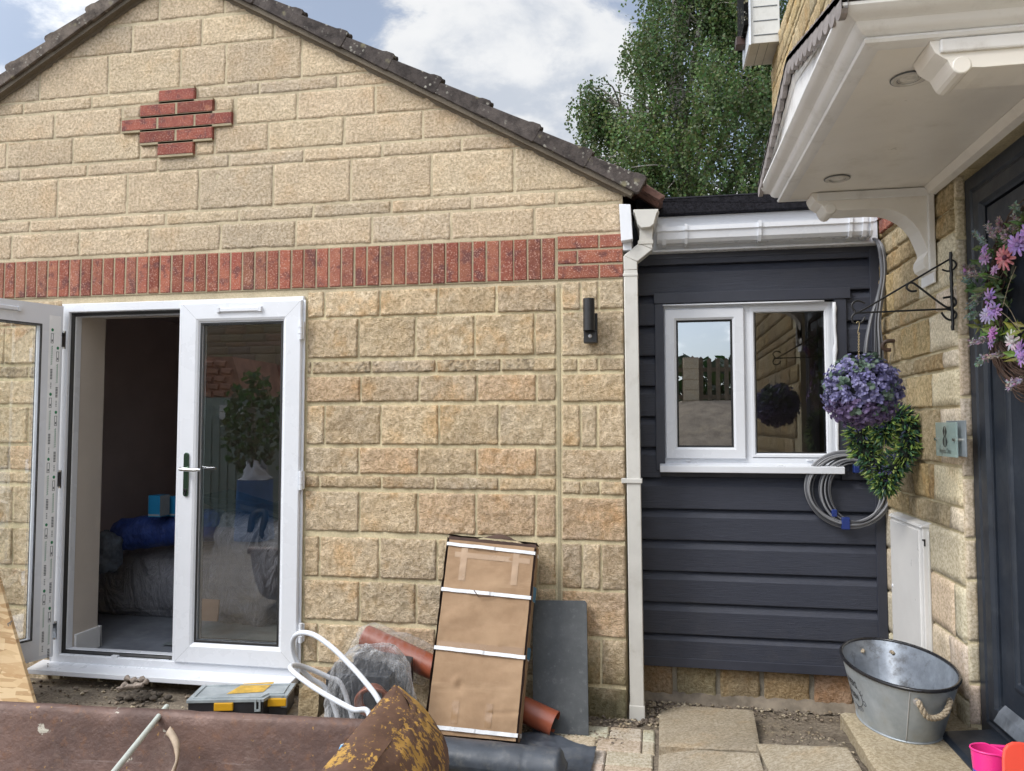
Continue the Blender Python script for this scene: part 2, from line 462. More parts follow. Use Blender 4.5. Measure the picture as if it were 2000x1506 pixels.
def build_ground():
    xs = [-400, -150, -60, -30, -18, -12] + [-9 + .5 * i for i in range(12)] + [-3.0 + .035 * i for i in range(int(4.3 / .035))] + [1.3 + .4 * i for i in range(10)] + [6, 9, 14, 25, 60, 150, 400]
    ys = [-400, -150, -60, -30, -20] + [-14 + .6 * i for i in range(24)] + [.6, 1.2, 1.7] + [2.1 + .03 * i for i in range(int(2.2 / .03))] + [4.4, 5, 6, 8, 11, 16, 25, 60, 150, 400]
    mb = MB(); nx, ny = len(xs), len(ys); vs = []
    for y in ys:
        for x in xs:
            z = gz(x, y)
            if -3.1 < x < 1.4 and 2 < y < 4.3:
                z += .010 * fbm(x * 3, y * 3) + .006 * fbm(x * 14, y * 14, 3.) - .004
            elif y < -3: z += .06 * fbm(x * .6, y * .6)
            vs.append((x, y, z))
    mb.add(vs, [(j * nx + i, j * nx + i + 1, (j + 1) * nx + i + 1, (j + 1) * nx + i) for j in range(ny - 1) for i in range(nx - 1)])
    m = NT('bare_soil')
    c = m.mix(m.ramp(m.noise(4, 9, .7), .3, .7), (.175, .148, .118), (.30, .26, .205))
    c = m.mix(m.ramp(m.noise(60, 6, .7), .35, .68), m.mix(1., c, (.66, .64, .62), 'MULTIPLY'), m.mix(1., c, (1.25, 1.22, 1.2), 'MULTIPLY'))
    v = m.vor(120); c = m.mix(m.ramp(v.outputs['Distance'], .05, .22, .5, 0), c, (.40, .36, .29))
    c = m.mix(m.ramp(m.noise(2.5, 6, .6, w=4.), .55, .7, 0, .5), c, (.36, .30, .21))
    m.col(c); m.rough(.97); m.bump(m.math('ADD', m.noise(70, 7, .75), m.noise(18, 4, .6)), .9, .012); m.b.inputs['Specular IOR Level'].default_value = .15
    tag(mb.build('ground', m.m, smooth=180), kind='structure')
build_ground()
mb = MB()                                     # added pale yard, out of view, bounces light up to canopy and room
mb.grid(40, 30, lambda u, v: (-2.4 + 6.4 * u, -3.6 + 5.3 * v, max(gz(-2.4 + 6.4 * u, -3.6 + 5.3 * v), gz(-2.4 + 6.4 * u, 1.7)) + .012))
tag(mb.build('yard', pbr('bounce_concrete', (.50, .47, .42), .9, var=.12, scale=3, dirt=(.25, .22, .18), dirtamt=.3), smooth=180), kind='structure')

# ------------------------------------------------------------------ masonry helpers
def stones(mb, blocks, mp, cell, clip=None, gv=.0042, wear=None):
    """rock-faced blocks: (u0,u1,v0,v1,tint,proud,amp)"""
    if mb.vc is None: mb.vc = []
    for bi, (u0, u1, v0, v1, tint, proud, amp) in enumerate(blocks):
        g = .0042; u0 += g; u1 -= g; v0 += gv; v1 -= gv
        if u1 - u0 < .012 or v1 - v0 < .012: continue
        nu = max(3, int((u1 - u0) / cell)); nv = max(3, int((v1 - v0) / cell)); sd = (u0 * 7.3 + v0 * 13.1) % 50 + bi * .37
        tilt = (random.uniform(-1, 1) * amp * .5, random.uniform(-1, 1) * amp * .5)
        idx = {}; vs = []; fs = []; vc = []
        ts = [0.0, .35] ; us = [0, .004 / (u1 - u0)] + [i / nu for i in range(1, nu)] + [1 - .004 / (u1 - u0), 1]
        vvs = [0, .004 / (v1 - v0)] + [i / nv for i in range(1, nv)] + [1 - .004 / (v1 - v0), 1]
        for j, tv in enumerate(vvs):
            for i, tu in enumerate(us):
                u = u0 + (u1 - u0) * tu; v = v0 + (v1 - v0) * tv
                d = min(u - u0, u1 - u, v - v0, v1 - v)
                a = fbm(u * 17, v * 17, sd, 3); b = fbm(u * 60, v * 60, sd + 9, 2)
                e = sstep(-.001, .0055, d + .0035 * b)
                if d < 1e-6: h = -.005
                else: h = proud * (.35 + .65 * e) + (amp * (.75 * a + .55 * b) + tilt[0] * (tu - .5) + tilt[1] * (tv - .5)) * (.25 + .75 * e)
                w = .0035 * min(1, amp / .004) * (1 - sstep(0, .03, d))
                uu = u + w * noise.noise(Vector((u * 21, v * 21, sd + 2))); vv = v + w * noise.noise(Vector((u * 21, v * 21, sd + 5)))
                if clip and clip(uu, vv): idx[(i, j)] = None; continue
                idx[(i, j)] = len(vs); vs.append(mp(uu, vv, h))
                k = 1 + .10 * a
                if wear: k, tint_ = wear(uu, vv, k, tint)
                else: tint_ = tint
                vc.append((tint_[0] * k, tint_[1] * k, tint_[2] * k))
        for j in range(len(vvs) - 1):
            for i in range(len(us) - 1):
                q = (idx[(i, j)], idx[(i + 1, j)], idx[(i + 1, j + 1)], idx[(i, j + 1)])
                if None not in q: fs.append(q)
        mb.add(vs, fs); mb.vc += vc

def bricks(mb, lst, mp, depth=.03):
    """(u0,u1,v0,v1,proud,tint) small bevelled bricks"""
    for (u0, u1, v0, v1, pr, t) in lst:
        b = .004
        o = [mp(u0, v0, -.01), mp(u1, v0, -.01), mp(u1, v1, -.01), mp(u0, v1, -.01)]
        w = lambda: random.uniform(-.0015, .0015)
        a = [mp(u0 + w(), v0 + w(), pr - b), mp(u1 + w(), v0 + w(), pr - b), mp(u1 + w(), v1 + w(), pr - b), mp(u0 + w(), v1 + w(), pr - b)]
        i = [mp(u0 + b, v0 + b, pr), mp(u1 - b, v0 + b, pr), mp(u1 - b, v1 - b, pr), mp(u0 + b, v1 - b, pr)]
        mb.add(o + a + i, [(0, 1, 5, 4), (1, 2, 6, 5), (2, 3, 7, 6), (3, 0, 4, 7), (4, 5, 9, 8), (5, 6, 10, 9), (6, 7, 11, 10), (7, 4, 8, 11), (8, 9, 10, 11)], t)

random.seed(11)
# ------------------------------------------------------------------ garage
garage = thing('garage', 'stone garage conversion with a tiled gable roof, red brick band and white double doors', 'building', (-2.66, 3.85, 0))
YM = DW + .012                     # face of the mortar
mpG = lambda u, v, h: (u, YM - h, v)
def zw(x, y): return at(x, y, Y=DW).z
def xw(x, z):                      # wall X of photo column x at height z
    lo, hi = 0, 1506
    y = 753
    for _ in range(12):
        p = at(x, y, Y=DW); y -= (z - p.z) * 370
    return at(x, y, Y=DW).x
AP_X, AP_Z, SLOPE = -2.664, 4.030, .5625
def roofz(x): return AP_Z - SLOPE * abs(x - AP_X)
XR, XL = -.150, -5.178
DOOR_X0, DOOR_X1, DOOR_Z0, DOOR_Z1 = -3.335, -1.850, .125, 2.150

GP = [(.72, .595, .44), (.68, .565, .42), (.74, .62, .455), (.65, .55, .425), (.71, .585, .435), (.64, .54, .41)]
LP = [(.80, .655, .455), (.77, .625, .435), (.83, .695, .50), (.73, .595, .43), (.81, .665, .475), (.78, .65, .475), (.84, .705, .515)]
def tintG(): k = random.uniform(.93, 1.07); return tuple(q * k for q in random.choice(GP))
def tintL():
    c = random.choice(LP); k = random.uniform(.9, 1.1); r = random.random()
    if r < .08: c = (.78, .60, .42)
    elif r < .02: c = (.60, .525, .43)
    return tuple(q * k for q in c)

def course(refx, yt, yb, joints, xa, xb, tint, proud, amp, skip=None):
    z1, z0 = zw(refx, yt), zw(refx, yb); zm = (z0 + z1) / 2
    xs = [xa] + [xw(j, zm) for j in joints] + [xb]; out = []
    for a, b in zip(xs, xs[1:]):
        if skip and skip(a, b): continue
        out.append((a, b, z0, z1, tint(), proud, amp))
    return out, z0, z1
DIA = at(345, 240, Y=DW); DX, DZ = DIA.x, DIA.z + .004
bp = .0775                                     # brick course pitch
dia_rows = [(2, 0, 1), (1, -.5, 2), (0, -1, 3), (-1, -.5, 2), (-2, 0, 1)]

gab = []
def addc(*a, **k): c, z0, z1 = course(*a, **k); gab.extend(c); return z0, z1
def ext_left(js, wpx=138): # continue joints beyond the frame
    j = js[0]; out = list(js)
    while j > -380: j -= wpx; out.insert(0, j)
    return out
bw = .232
SOLZ1 = zw(25, 509); SOLZ0 = SOLZ1 - .222
kw = dict(tint=tintG, proud=.0035, amp=.0040)
addc(25, 458, 506, ext_left([20, 152.5, 289, 429, 576, 725, 880, 1043]), XL, XR, **kw)
addc(25, 432, 455, ext_left([55.5, 322, 465, 610, 763, 921, 1086]), XL, XR, **kw)
addc(25, 353.8, 429.5, ext_left([110, 246, 387, 532, 684, 842, 1004]), XL, XR, **kw)
g4 = addc(37, 328.8, 352.5, ext_left([37, 168, 305, 446, 592, 745, 901]), XL, XR, **kw)
dl, dr = DX - bw * 1.5, DX + bw * 1.5
# courses interrupted by the brick diamond: G5, G6, G7
def dcourse(refx, yt, yb, jl, jr, endl, endr):
    z1, z0 = zw(refx, yt), zw(refx, yb); zm = (z0 + z1) / 2
    xs = [XL] + [xw(j, zm) for j in ext_left(jl)] + [endl]
    for a, b in zip(xs, xs[1:]): gab.append((a, b, z0, z1, tintG(), .0035, .0040))
    xs = [endr] + [xw(j, zm) for j in jr] + [XR]
    for a, b in zip(xs, xs[1:]): gab.append((a, b, z0, z1, tintG(), .0035, .0040))
    return z0, z1
g5 = dcourse(13, 277.6, 328, [10.6, 140], [522.5, 671, 825], DX - bw, DX + bw)
g6 = dcourse(26, 226, 276, [104], [579, 732], DX - bw * 1.5 - .01, DX + bw * 1.5 + .01)
g7 = dcourse(80, 196.6, 219, [43, 177], [505, 658], DX - bw * .5, DX + bw * .5)
for sx in (-1, 1):                              # small stones filling round the diamond
    a, b = sorted((DX + sx * bw * .5, DX + sx * bw)); gab.append((a, b, g5[0], DZ - bp * 1.5 - .004, tintG(), .006, .004))
    a, b = sorted((DX + sx * bw, DX + sx * bw * 1.5)); gab.append((a, b, DZ + bp * .5 + .004, g6[1], tintG(), .006, .004))
addc(133, 114, 190, ext_left([76, 210, 351, 440, 588]), XL, XR, **kw)
addc(220, 52, 105, ext_left([257, 393, 534]), XL, XR, **kw)
z9 = zw(220, 49)
for k in range(6):
    z0 = z9 + k * .16
    xs = [XL] + [AP_X - 2.6 + .41 * i + (.2 if k % 2 else 0.03) for i in range(14)] + [XR]
    for a, b in zip(xs, xs[1:]):
        if roofz((a + b) / 2) > z0 - .05: gab.append((a, b, z0 + .004, z0 + .156, tintG(), .0035, .0040))
gab = [b for b in gab if b[1] > -4.6 and b[1] - b[0] > .02]
mb = MB()
stones(mb, gab, mpG, .0165, gv=.0012, clip=lambda u, v: v > roofz(u) + .02)
mb.build('gable_stonework', M['gable_stone'], garage, smooth=180)

low = []
def addl(refx, yt, yb, js):
    z1, z0 = zw(refx, yt), zw(refx, yb); zm = (z0 + z1) / 2
    xs = [DOOR_X1 + .012] + [xw(j, zm) for j in js] + [xw(1087, zm)]
    for a, b in zip(xs, xs[1:]): low.append((a, b, z0, z1, tintL(), .0075 + random.uniform(0, .004), .0075))
    xs = [-4.9]; q = random.uniform(.1, .4)
    while xs[-1] < DOOR_X0 - .05:
        xs.append(xs[-1] + q); q = random.uniform(.28, .36)
    xs[-1] = DOOR_X0 - .012
    if xs[-1] - xs[-2] < .1: xs.pop(-2)
    for a, b in zip(xs, xs[1:]): low.append((a, b, z0, z1, tintL(), .0085, .0075))
for a in ((910, 559.8, 612, [633, 741, 854.6, 969]), (910, 615, 695, [699, 811, 927, 1044]), (910, 701, 726, [608, 724, 851, 978]),
          (910, 732, 784, [704, 818, 931, 1048]), (910, 790, 869.5, [633, 743, 856.5, 974]), (910, 875, 928, [700, 817, 931, 1048]),
          (910, 932.5, 957, [623, 744, 849, 974]), (925, 964, 1045.5, [701, 815, 929, 1046]), (787, 1052, 1132.5, [623, 740, 853, 967, 1050]),
          (753, 1138, 1217.5, [701, 812, 922, 1048]), (718, 1223, 1301, [619, 735, 850, 960]), (700, 1307, 1378, [650, 770, 880, 990])): addl(*a)
def addp(refx, yt, yb, js):
    z1, z0 = zw(refx, yt), zw(refx, yb); zm = (z0 + z1) / 2
    xs = [xw(1096, zm)] + [xw(j, zm) for j in js] + [XR + .006]
    for a, b in zip(xs, xs[1:]): low.append((a, b, z0, z1, tintL(), .0085, .007))
for a in ((1140, 548.5, 604, [1134, 1169]), (1140, 607.5, 694.5, []), (1140, 699, 725, [1129, 1169]), (1140, 730, 785, []), (1140, 790, 873, [1134, 1167]),
          (1140, 878, 936, []), (1140, 940, 966.5, [1134, 1172]), (1150, 973, 1057, []), (1150, 1063, 1151.5, [1137, 1174]),
          (1150, 1156, 1243.7, []), (1150, 1249, 1337, [1174]), (1150, 1343, 1415, [])): addp(*a)
# below the door sill
z = .02
for a, b in ((-3.3, -3.05), (-3.05, -2.72), (-2.72, -2.4), (-2.4, -2.08), (-2.08, -1.85)): low.append((a, b, -.02, .09, (.25, .20, .135), .004, .006))
mb = MB()
LZ3 = (zw(910, 726), zw(910, 701))
def low_tint(u, v, k, t):
    if LZ3[0] - .01 < v < LZ3[1] + .01 and u < -.60:          # black lichen on the thin course
        if fbm(u * 55, v * 55, 4., 3) + .5 * fbm(u * 9, v * 9, 2., 2) > .36: k *= .46
        t = (t[0] * .92, t[1] * .95, t[2])
    g = sstep(.46, .06, v) * sstep(-.85, -.45, u)                # algae at the foot of the pier
    g = max(0, min(1, g * (1.1 + .9 * fbm(u * 7, v * 7, 6., 3))))
    t = mix3(t, (.20, .205, .115), .80 * g)
    d = sstep(.30, .02, v) * .35; k *= 1 - d * (.6 + .5 * fbm(u * 9, v * 9, 8., 3))  # stones darken unevenly towards the ground
    return k, t
stones(mb, low, mpG, .0125, gv=.001, wear=low_tint)
WALL = mb.build('wall_stonework', M['wall_stone'], garage, smooth=180)

# mortar face and the body of the wall (its own opening for the doors)
mb = MB(); T = .235
def slab(pts): mb.prism([(x, YM, z) for x, z in pts], (0, T, 0))
slab([(XL, -.1), (DOOR_X0, -.1), (DOOR_X0, DOOR_Z1), (XL, DOOR_Z1)])
slab([(DOOR_X1, -.1), (XR, -.1), (XR, DOOR_Z1), (DOOR_X1, DOOR_Z1)])
slab([(DOOR_X0, -.1), (DOOR_X1, -.1), (DOOR_X1, DOOR_Z0 - .03), (DOOR_X0, DOOR_Z0 - .03)])
mb.build('lower_wall', M['mortar'], garage)
mb = MB()
slab([(XL, DOOR_Z1), (XR, DOOR_Z1), (XR, roofz(XR)), (AP_X, AP_Z), (XL, roofz(XL))])
mb.build('gable_wall', M['mortar_gable'], garage)
mb = MB()
mb.box(XR - .23, XR, YM + T, 7.62, -.1, roofz(XR)); mb.box(XL, XL + .23, YM + T, 7.62, -.1, roofz(XL))
def rear(pts): mb.prism([(x, 7.62, z) for x, z in pts], (0, .2, 0))
rear([(XL, -.1), (-3.1, -.1), (-3.1, 2.2), (XL, 2.2)]); rear([(-1.3, -.1), (XR, -.1), (XR, 2.2), (-1.3, 2.2)]); rear([(-3.1, -.1), (-1.3, -.1), (-1.3, .95), (-3.1, .95)])  # added opening, out of view, lets daylight into the room
rear([(XL, 2.2), (XR, 2.2), (XR, roofz(XR)), (AP_X, AP_Z), (XL, roofz(XL))])
mb.build('side_wall', M['wall_stone'], garage) if False else mb.build('side_wall', M['mortar_gable'], garage)
# movement joint between wall and corner pier
mb = MB(); xj0, xj1 = xw(1087.5, 1.2), xw(1095.5, 1.2)
mb.box(xj0 + .003, xj1 - .003, YM - .004, YM + .01, .03, SOLZ0 - .02)
mb.build('movement_joint', moss_mortar('joint_sealant', (.44, .385, .265)), garage)

# brick band: soldier course, corner bricks, and the brick diamond
lst = []; xe = xw(1083, SOLZ0 + .1); x = xe; ptch = .0722
while x > -4.6:
    k = random.uniform(.74, 1.22); g2 = random.uniform(.85, 1.2)
    lst.append((x - ptch + .009 + random.uniform(-.001, .001), x, SOLZ0 + random.uniform(0, .004), SOLZ1 - .010, .010 + random.uniform(-.001, .002), (k, k * g2, k * g2))); x -= ptch
q0 = xw(1088, SOLZ0 + .1)
for r, js in enumerate(([1170], [1127.5], [1170])):
    zz = SOLZ0 + .001 + (2 - r) * .0765; xs = [q0] + [xw(j, SOLZ0 + .1) for j in js] + [XR + .004]
    for a, b in zip(xs, xs[1:]):
        k = random.uniform(.9, 1.12); lst.append((a + .004, b - .004, zz, zz + .065, .011, (k, k, k)))
mb = MB(); bricks(mb, lst, mpG); mb.build('brick_band', M['brick'], garage)
mb = MB(); mb.box(-4.6, XR + .001, YM - .0055, YM + .01, SOLZ0 - .004, SOLZ1 - .006); mb.build('brick_mortar', M['brick_mortar'], garage)
lst = []
for row, off, n in dia_rows:
    for i in range(n):
        x0 = DX + off * bw + i * bw - bw / 2; k = random.uniform(.7, 1.05)
        lst.append((x0 + .005, x0 + bw - .005, DZ + row * bp - .033, DZ + row * bp + .033, .022, (k, k * .86, k * .95)))
mb = MB(); bricks(mb, lst, mpG); mb.build('brick_diamond', M['brick'], garage)
lst = []
mb = MB()
for row, off, n in dia_rows: mb.box(DX + off * bw - bw / 2 + .007, DX + off * bw + (n - .5) * bw - .007, YM - .0195, YM + .01, DZ + row * bp - .044, DZ + row * bp + .044)
mb.build('diamond_mortar', M['brick_mortar'], garage)

# roof: cloaked verge tiles stepping down both slopes
def sl(side, s, n, y):             # s metres down the slope from the apex, n off the wall line
    c = 1 / math.sqrt(1 + SLOPE ** 2); sn = SLOPE * c
    return (AP_X + side * (s * c + n * sn), y, AP_Z - s * sn + n * c)
LEN = (XR + .03 - AP_X) * math.sqrt(1 + SLOPE ** 2) + .045
for side in (1, -1):
    mb = MB(); mb.col = (1, 1, 1)
    G = .300; s1 = LEN; k = 0
    while s1 > -.1:
        s0 = max(-.02, s1 - G - .05); t = random.uniform(.85, 1.15); tt = (t, t, t) if side > 0 else (t * 1.8, t * 1.75, t * 1.6)  # left slope paler: weathered grey, with its stronger light put into the tint
        w = random.uniform(-.004, .004)
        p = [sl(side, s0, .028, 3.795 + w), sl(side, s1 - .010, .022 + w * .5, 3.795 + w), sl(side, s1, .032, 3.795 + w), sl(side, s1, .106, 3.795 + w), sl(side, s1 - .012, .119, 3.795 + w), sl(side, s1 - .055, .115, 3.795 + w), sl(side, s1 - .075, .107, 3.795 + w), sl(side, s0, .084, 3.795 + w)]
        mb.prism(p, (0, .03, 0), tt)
        pr = [sl(side, s0, .062, 3.825), sl(side, s1, .078, 3.825), sl(side, s1, .106, 3.825), sl(side, s0, .084, 3.825)]
        mb.prism(pr, (0, 4.1, 0), (t, t, t))
        # the roll of each tile
        for yy in (3.845,):
            mb.tube([sl(side, s0, .082, yy), sl(side, s1 - .004, .106, yy)], .02, 8, c=tt)
        s1 -= G; k += 1
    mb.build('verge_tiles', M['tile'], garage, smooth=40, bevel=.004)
    mb = MB()
    mb.prism([sl(side, 0, .002, 3.812), sl(side, LEN - .03, .002, 3.812), sl(side, LEN - .03, .028, 3.812), sl(side, 0, .028, 3.812)], (0, .05, 0))
    mb.build('undercloak', M['undercloak'], garage)
    # mortar fillet under the undercloak, ragged edge
    mb = MB()
    def fil(u, v, side=side):
        s = u * (LEN - .06); d = .010 + .008 * fbm(s * 9, side) + .006 * fbm(s * 40, side)
        return sl(side, s, .004 - d * (1 - v) * 1.3, YM - .012 * v - .008 + .002 * fbm(s * 30, v * 3))
    mb.grid(160, 2, fil); mb.build('bedding_mortar', M['undercloak'], garage, smooth=180)
# red-brown underside of the eave tiles at the corner
mb = MB()
for k in range(6):
    y0 = 3.83 + k * .33; ex = LEN + .10
    pts = [sl(1, LEN - .25, .075, y0), sl(1, ex, .05, y0), sl(1, ex + .01, .07, y0), sl(1, LEN - .25, .10, y0)]
    mb.prism(pts, (0, .31, 0))
    for i in range(2): mb.tube([sl(1, LEN - .2, .10, y0 + .08 + i * .16), sl(1, ex + .004, .066, y0 + .08 + i * .16)], .035, 8)
mb.build('eave_tiles', pbr('worn_clay_tile', (.105, .052, .040), .85, var=.35, scale=14, dirt=(.06, .05, .045), dirtamt=.7, dirtscale=8, bump=.4, bscale=60), garage, smooth=40)

# white box end at the eave, fascia, gutter, downpipe
def pw(x, y, Y): p = at(x, y, Y=Y); return (p.x, p.z)
mb = MB()
mb.prism([(x, 3.80, z) for x, z in (pw(1209, 398, 3.8), pw(1231.5, 399, 3.8), pw(1236, 467, 3.8), pw(1213, 471, 3.8))], (0, .05, 0))
mb.box(-.148, -.105, 3.85, 7.8, 2.33, 2.52)
mb.build('eave_box_end', M['upvc'], garage, bevel=.003)
gp = [pw(*q, 3.80) for q in ((1237, 409), (1286, 408), (1286, 412), (1283, 416), (1277, 437), (1270, 443), (1252, 445), (1246, 438), (1240, 417), (1237, 413))]
mb = MB()
mb.prism([(x, 3.80, z) for x, z in gp], (0, .30, 0))
gi = [(sum(p[0] for p in gp) / len(gp) + (x - sum(p[0] for p in gp) / len(gp)) * 1.06, z - .002) for x, z in gp]
mb.prism([(x, 3.83, z) for x, z in gi], (0, .03, 0))
mb.build('gutter_end', M['upvc_old'], garage, bevel=.003)
def rect_sweep(mb, path, w, y0, y1):
    P = [Vector((a, b)) for a, b in path]; L_, R_ = [], []
    for i, p in enumerate(P):
        d1 = (p - P[i - 1]).normalized() if i else (P[1] - p).normalized()
        d2 = (P[i + 1] - p).normalized() if i < len(P) - 1 else d1
        n = Vector((-(d1 + d2).y, (d1 + d2).x)).normalized(); sc = 1 / max(.5, n.dot(Vector((-d1.y, d1.x))))
        L_.append(p + n * w / 2 * sc); R_.append(p - n * w / 2 * sc)
    for i in range(len(P) - 1):
        mb.prism([(q.x, y0, q.y) for q in (L_[i], R_[i], R_[i + 1], L_[i + 1])], (0, y1 - y0, 0))
mb = MB(); W = .068
mb.prism([(x, 3.835, z) for x, z in (pw(1250, 443, 3.87), pw(1276, 443, 3.87), pw(1274, 478, 3.87), pw(1248, 479, 3.87))], (0, .066, 0))
rect_sweep(mb, [pw(1261, 470, 3.87), pw(1261, 484, 3.87), pw(1231.5, 508, 3.87), pw(1232, 530, 3.87), pw(1245, 1394, 3.87)], W, 3.838, 3.905)
mb.build('downpipe', M['upvc_old'], garage, bevel=.004, smooth=30)
mb = MB()
for yy, h, e in ((934, 9, .008), (1374, 34, .003), (472, 8, .004), (536, 6, .003)):
    px = 1231.5 + (yy - 530) * 13.5 / 864 if yy > 500 else 1261
    c = pw(px, yy, 3.87); c2 = pw(px, yy + h, 3.87)
    mb = MB(); mb.box(c[0] - W / 2 - e, c[0] + W / 2 + e, 3.838 - e, 3.905 + e, c2[1], c[1])
    if yy == 934: c = pw(1219, 938, 3.87); mb.box(c[0] - .012, c[0] + .01, 3.83, 3.86, c[1] - .012, c[1] + .012)
    mb.build('pipe_clip', M['upvc_old'], garage, bevel=.003)

# ---- double doors
YF = 3.842
def pd(x, y, Y): p = at(x, y, Y=Y); return p.x, p.z
mpF = lambda u, v, h: (u, YF - h, v)
mb = MB()
FX0, FX1, FZ0, FZ1 = DOOR_X0, DOOR_X1, DOOR_Z0 + .005, DOOR_Z1
mb.rframe(mpF, FX0, FX1, FZ0, FZ1, [(0, -.07), (0, 0), (.004, .004), (.046, .004), (.050, 0), (.052, -.018), (.066, -.022), (.072, -.028), (.072, -.07)])
mb.build('door_frame', M['upvc'], garage)
mb = MB()
mb.rframe(mpF, FX0, FX1, FZ0, FZ1, [(.0525, -.012), (.0575, -.013), (.0665, -.0215), (.0715, -.0215)])
mb.build('door_gasket', M['gasket'], garage)
for i in range(2):                            # sealant bead down each side of the frame
    mb = MB()
    xx = FX1 + .004 if i else FX0 - .004
    mb.tube([(xx + .003 * fbm(z * 9, i), YF + .002, z) for z in [FZ0 + k * .05 for k in range(41)]], [.006 + .003 * abs(fbm(k * .7, 3)) for k in range(41)], 6)
    mb.build('sealant_bead', M['upvc'], garage, smooth=180)
mb = MB()
sx0, sx1 = -3.40, -1.862
mb.prism([(sx0, 3.735, .098), (sx0, 3.735, .124), (sx0, 3.85, .140), (sx0, 3.90, .140), (sx0, 3.90, .10), (sx0, 3.76, .098)], (sx1 - sx0, 0, 0))
mb.build('door_sill', M['upvc'], garage, bevel=.003)
mb = MB(); tx = at(228, 1270, Y=3.86).x; mb.box(tx - .02, tx + .02, 3.838, 3.90, FZ0 + .045, FZ0 + .06); mb.build('keep_plate', M['upvc'], garage, bevel=.003)
mb = MB(); tx = at(325, 1275, Y=3.86).x; mb.box(tx - .03, tx + .03, 3.84, 3.885, FZ0 + .0495, FZ0 + .056)
mb.build('keep_plate', M['chrome'], garage, bevel=.003)

def leaf(parent_name, mp, u0, u1, v0, v1, front, glass):
    """door leaf: stiles and rails, pane, gaskets; mp(u,v,h), h is towards the outside"""
    mb = MB(); d = .118
    mb.rframe(mp, u0, u1, v0, v1, [(d, -.045), (.0, -.045), (0, .012), (.006, .018), (.088, .018), (.100, .012), (.106, .004), (d, .004), (d, -.03), (.106, -.03), (d, -.045)])
    o = mb.build(parent_name, M['upvc'], garage)
    mb = MB()
    mb.rframe(mp, u0, u1, v0, v1, [(d - .009, .0052), (d - .001, .0050), (d + .004, .0035)])
    mb.rframe(mp, u0, u1, v0, v1, [(d - .006, -.0462), (d + .004, -.044)])
    mb.build('glazing_gasket', M['gasket'], o)
    mb = MB(); a, b, c, e = u0 + d - .004, u1 - d + .004, v0 + d - .004, v1 - d + .004
    mb.poly([mp(a, c, -.008), mp(b, c, -.008), mp(b, e, -.008), mp(a, e, -.008)])
    mb.build('pane', glass, o)
    mb = MB()
    for su in (0, 1):
        for sv in (0, 1):
            cx, cz = (u1 if su else u0), (v1 if sv else v0)
            mb.poly([mp(cx + (-1 if su else 1) * (.009), cz + (-1 if sv else 1) * .0075, .0183), mp(cx + (-1 if su else 1) * .0885, cz + (-1 if sv else 1) * .0870, .0183),
                     mp(cx + (-1 if su else 1) * .0885, cz + (-1 if sv else 1) * .0882, .0183), mp(cx + (-1 if su else 1) * (.0078), cz + (-1 if sv else 1) * .0075, .0183)])
    mb.build('mitre_joint', M['grey_ink'], o)
    return o
YL = 3.838
LX0, LX1 = pd(347, 940, YL - .018)[0], pd(584, 940, YL - .018)[0]
LZ1, LZ0 = pd(470, 589, YL - .018)[1], pd(460, 1301, YL - .018)[1]
LZ0 = max(LZ0, FZ0 + .03)
mpR = lambda u, v, h: (u, YL - h, v)
leafR = leaf('door_leaf', mpR, LX0, LX1, LZ0, LZ1, True, M['door_glass'])
tag(leafR, 'closed white door leaf with a chrome lever handle')
mb = MB()                                     # meeting stile cover on the closed leaf
mb.box(LX0 - .012, LX0 + .004, YL - .016, YL + .03, LZ0 + .004, LZ1 - .004); mb.build('meeting_stile', M['upvc'], leafR, bevel=.003)
def vent(mp, uc, vz, w, o, h0=.018):
    mb = MB()
    pts = [(-w / 2, -.013, h0), (w / 2, -.013, h0), (w / 2, .013, h0), (-w / 2, .013, h0)]
    q = [mp(uc + a, vz + b, h) for a, b, h in pts] + [mp(uc + a * .97, vz + b * .6, h0 + math.copysign(.014, h0 + .02)) for a, b, h in pts]
    mb.add(q, [(0, 1, 5, 4), (1, 2, 6, 5), (2, 3, 7, 6), (3, 0, 4, 7), (4, 5, 6, 7)])
    for s_ in (-1, 1):
        e = uc + s_ * (w / 2 + .006)
        q = [mp(e - .008, vz - .015, h0), mp(e + .008, vz - .015, h0), mp(e + .008, vz + .015, h0), mp(e - .008, vz + .015, h0)]
        q2 = [mp(e + a, vz + b, h0 + math.copysign(.016, h0 + .02)) for a, b in ((-.008, -.012), (.008, -.012), (.008, .012), (-.008, .012))]
        mb.add(q + q2, [(0, 1, 5, 4), (1, 2, 6, 5), (2, 3, 7, 6), (3, 0, 4, 7), (4, 5, 6, 7)])
    mb.build('trickle_vent', M['upvc'], o)
vx, vz = pd(468, 605, YL - .02); vent(mpR, vx, vz, .235, leafR)
# lever handle with its dark green backed plate
hx, hz0 = pd(363, 970, YL - .02); _, hz1 = pd(363, 884, YL - .02); _, hzl = pd(363, 916, YL - .03)
mb = MB(); n = 10; pts = []
for k in range(n + 1): a = math.pi * k / n; pts.append((hx + .015 * math.cos(a), hz1 - .015 + .015 * math.sin(a)))
for k in range(n + 1): a = math.pi + math.pi * k / n; pts.append((hx + .015 * math.cos(a), hz0 + .015 + .015 * math.sin(a)))
mb.prism([(a, YL - .018, b) for a, b in pts], (0, -.009, 0))
hp = mb.build('handle_plate', pbr('polished_plate', (.10, .16, .11), .12, metal=.85, var=.1), leafR, bevel=.002)
mb = MB()
mb.tube([(hx, YL - .02, hzl), (hx, YL - .065, hzl)], .011, 12)
mb.tube(spline([(hx - .012, YL - .062, hzl + .001), (hx + .02, YL - .066, hzl), (hx + .07, YL - .068, hzl - .004), (hx + .112, YL - .064, hzl - .001)], 5), [.0105] * 8 + [.0095] * 6 + [.008, .006], 12)
mb.build('lever', M['chrome'], leafR, smooth=50)
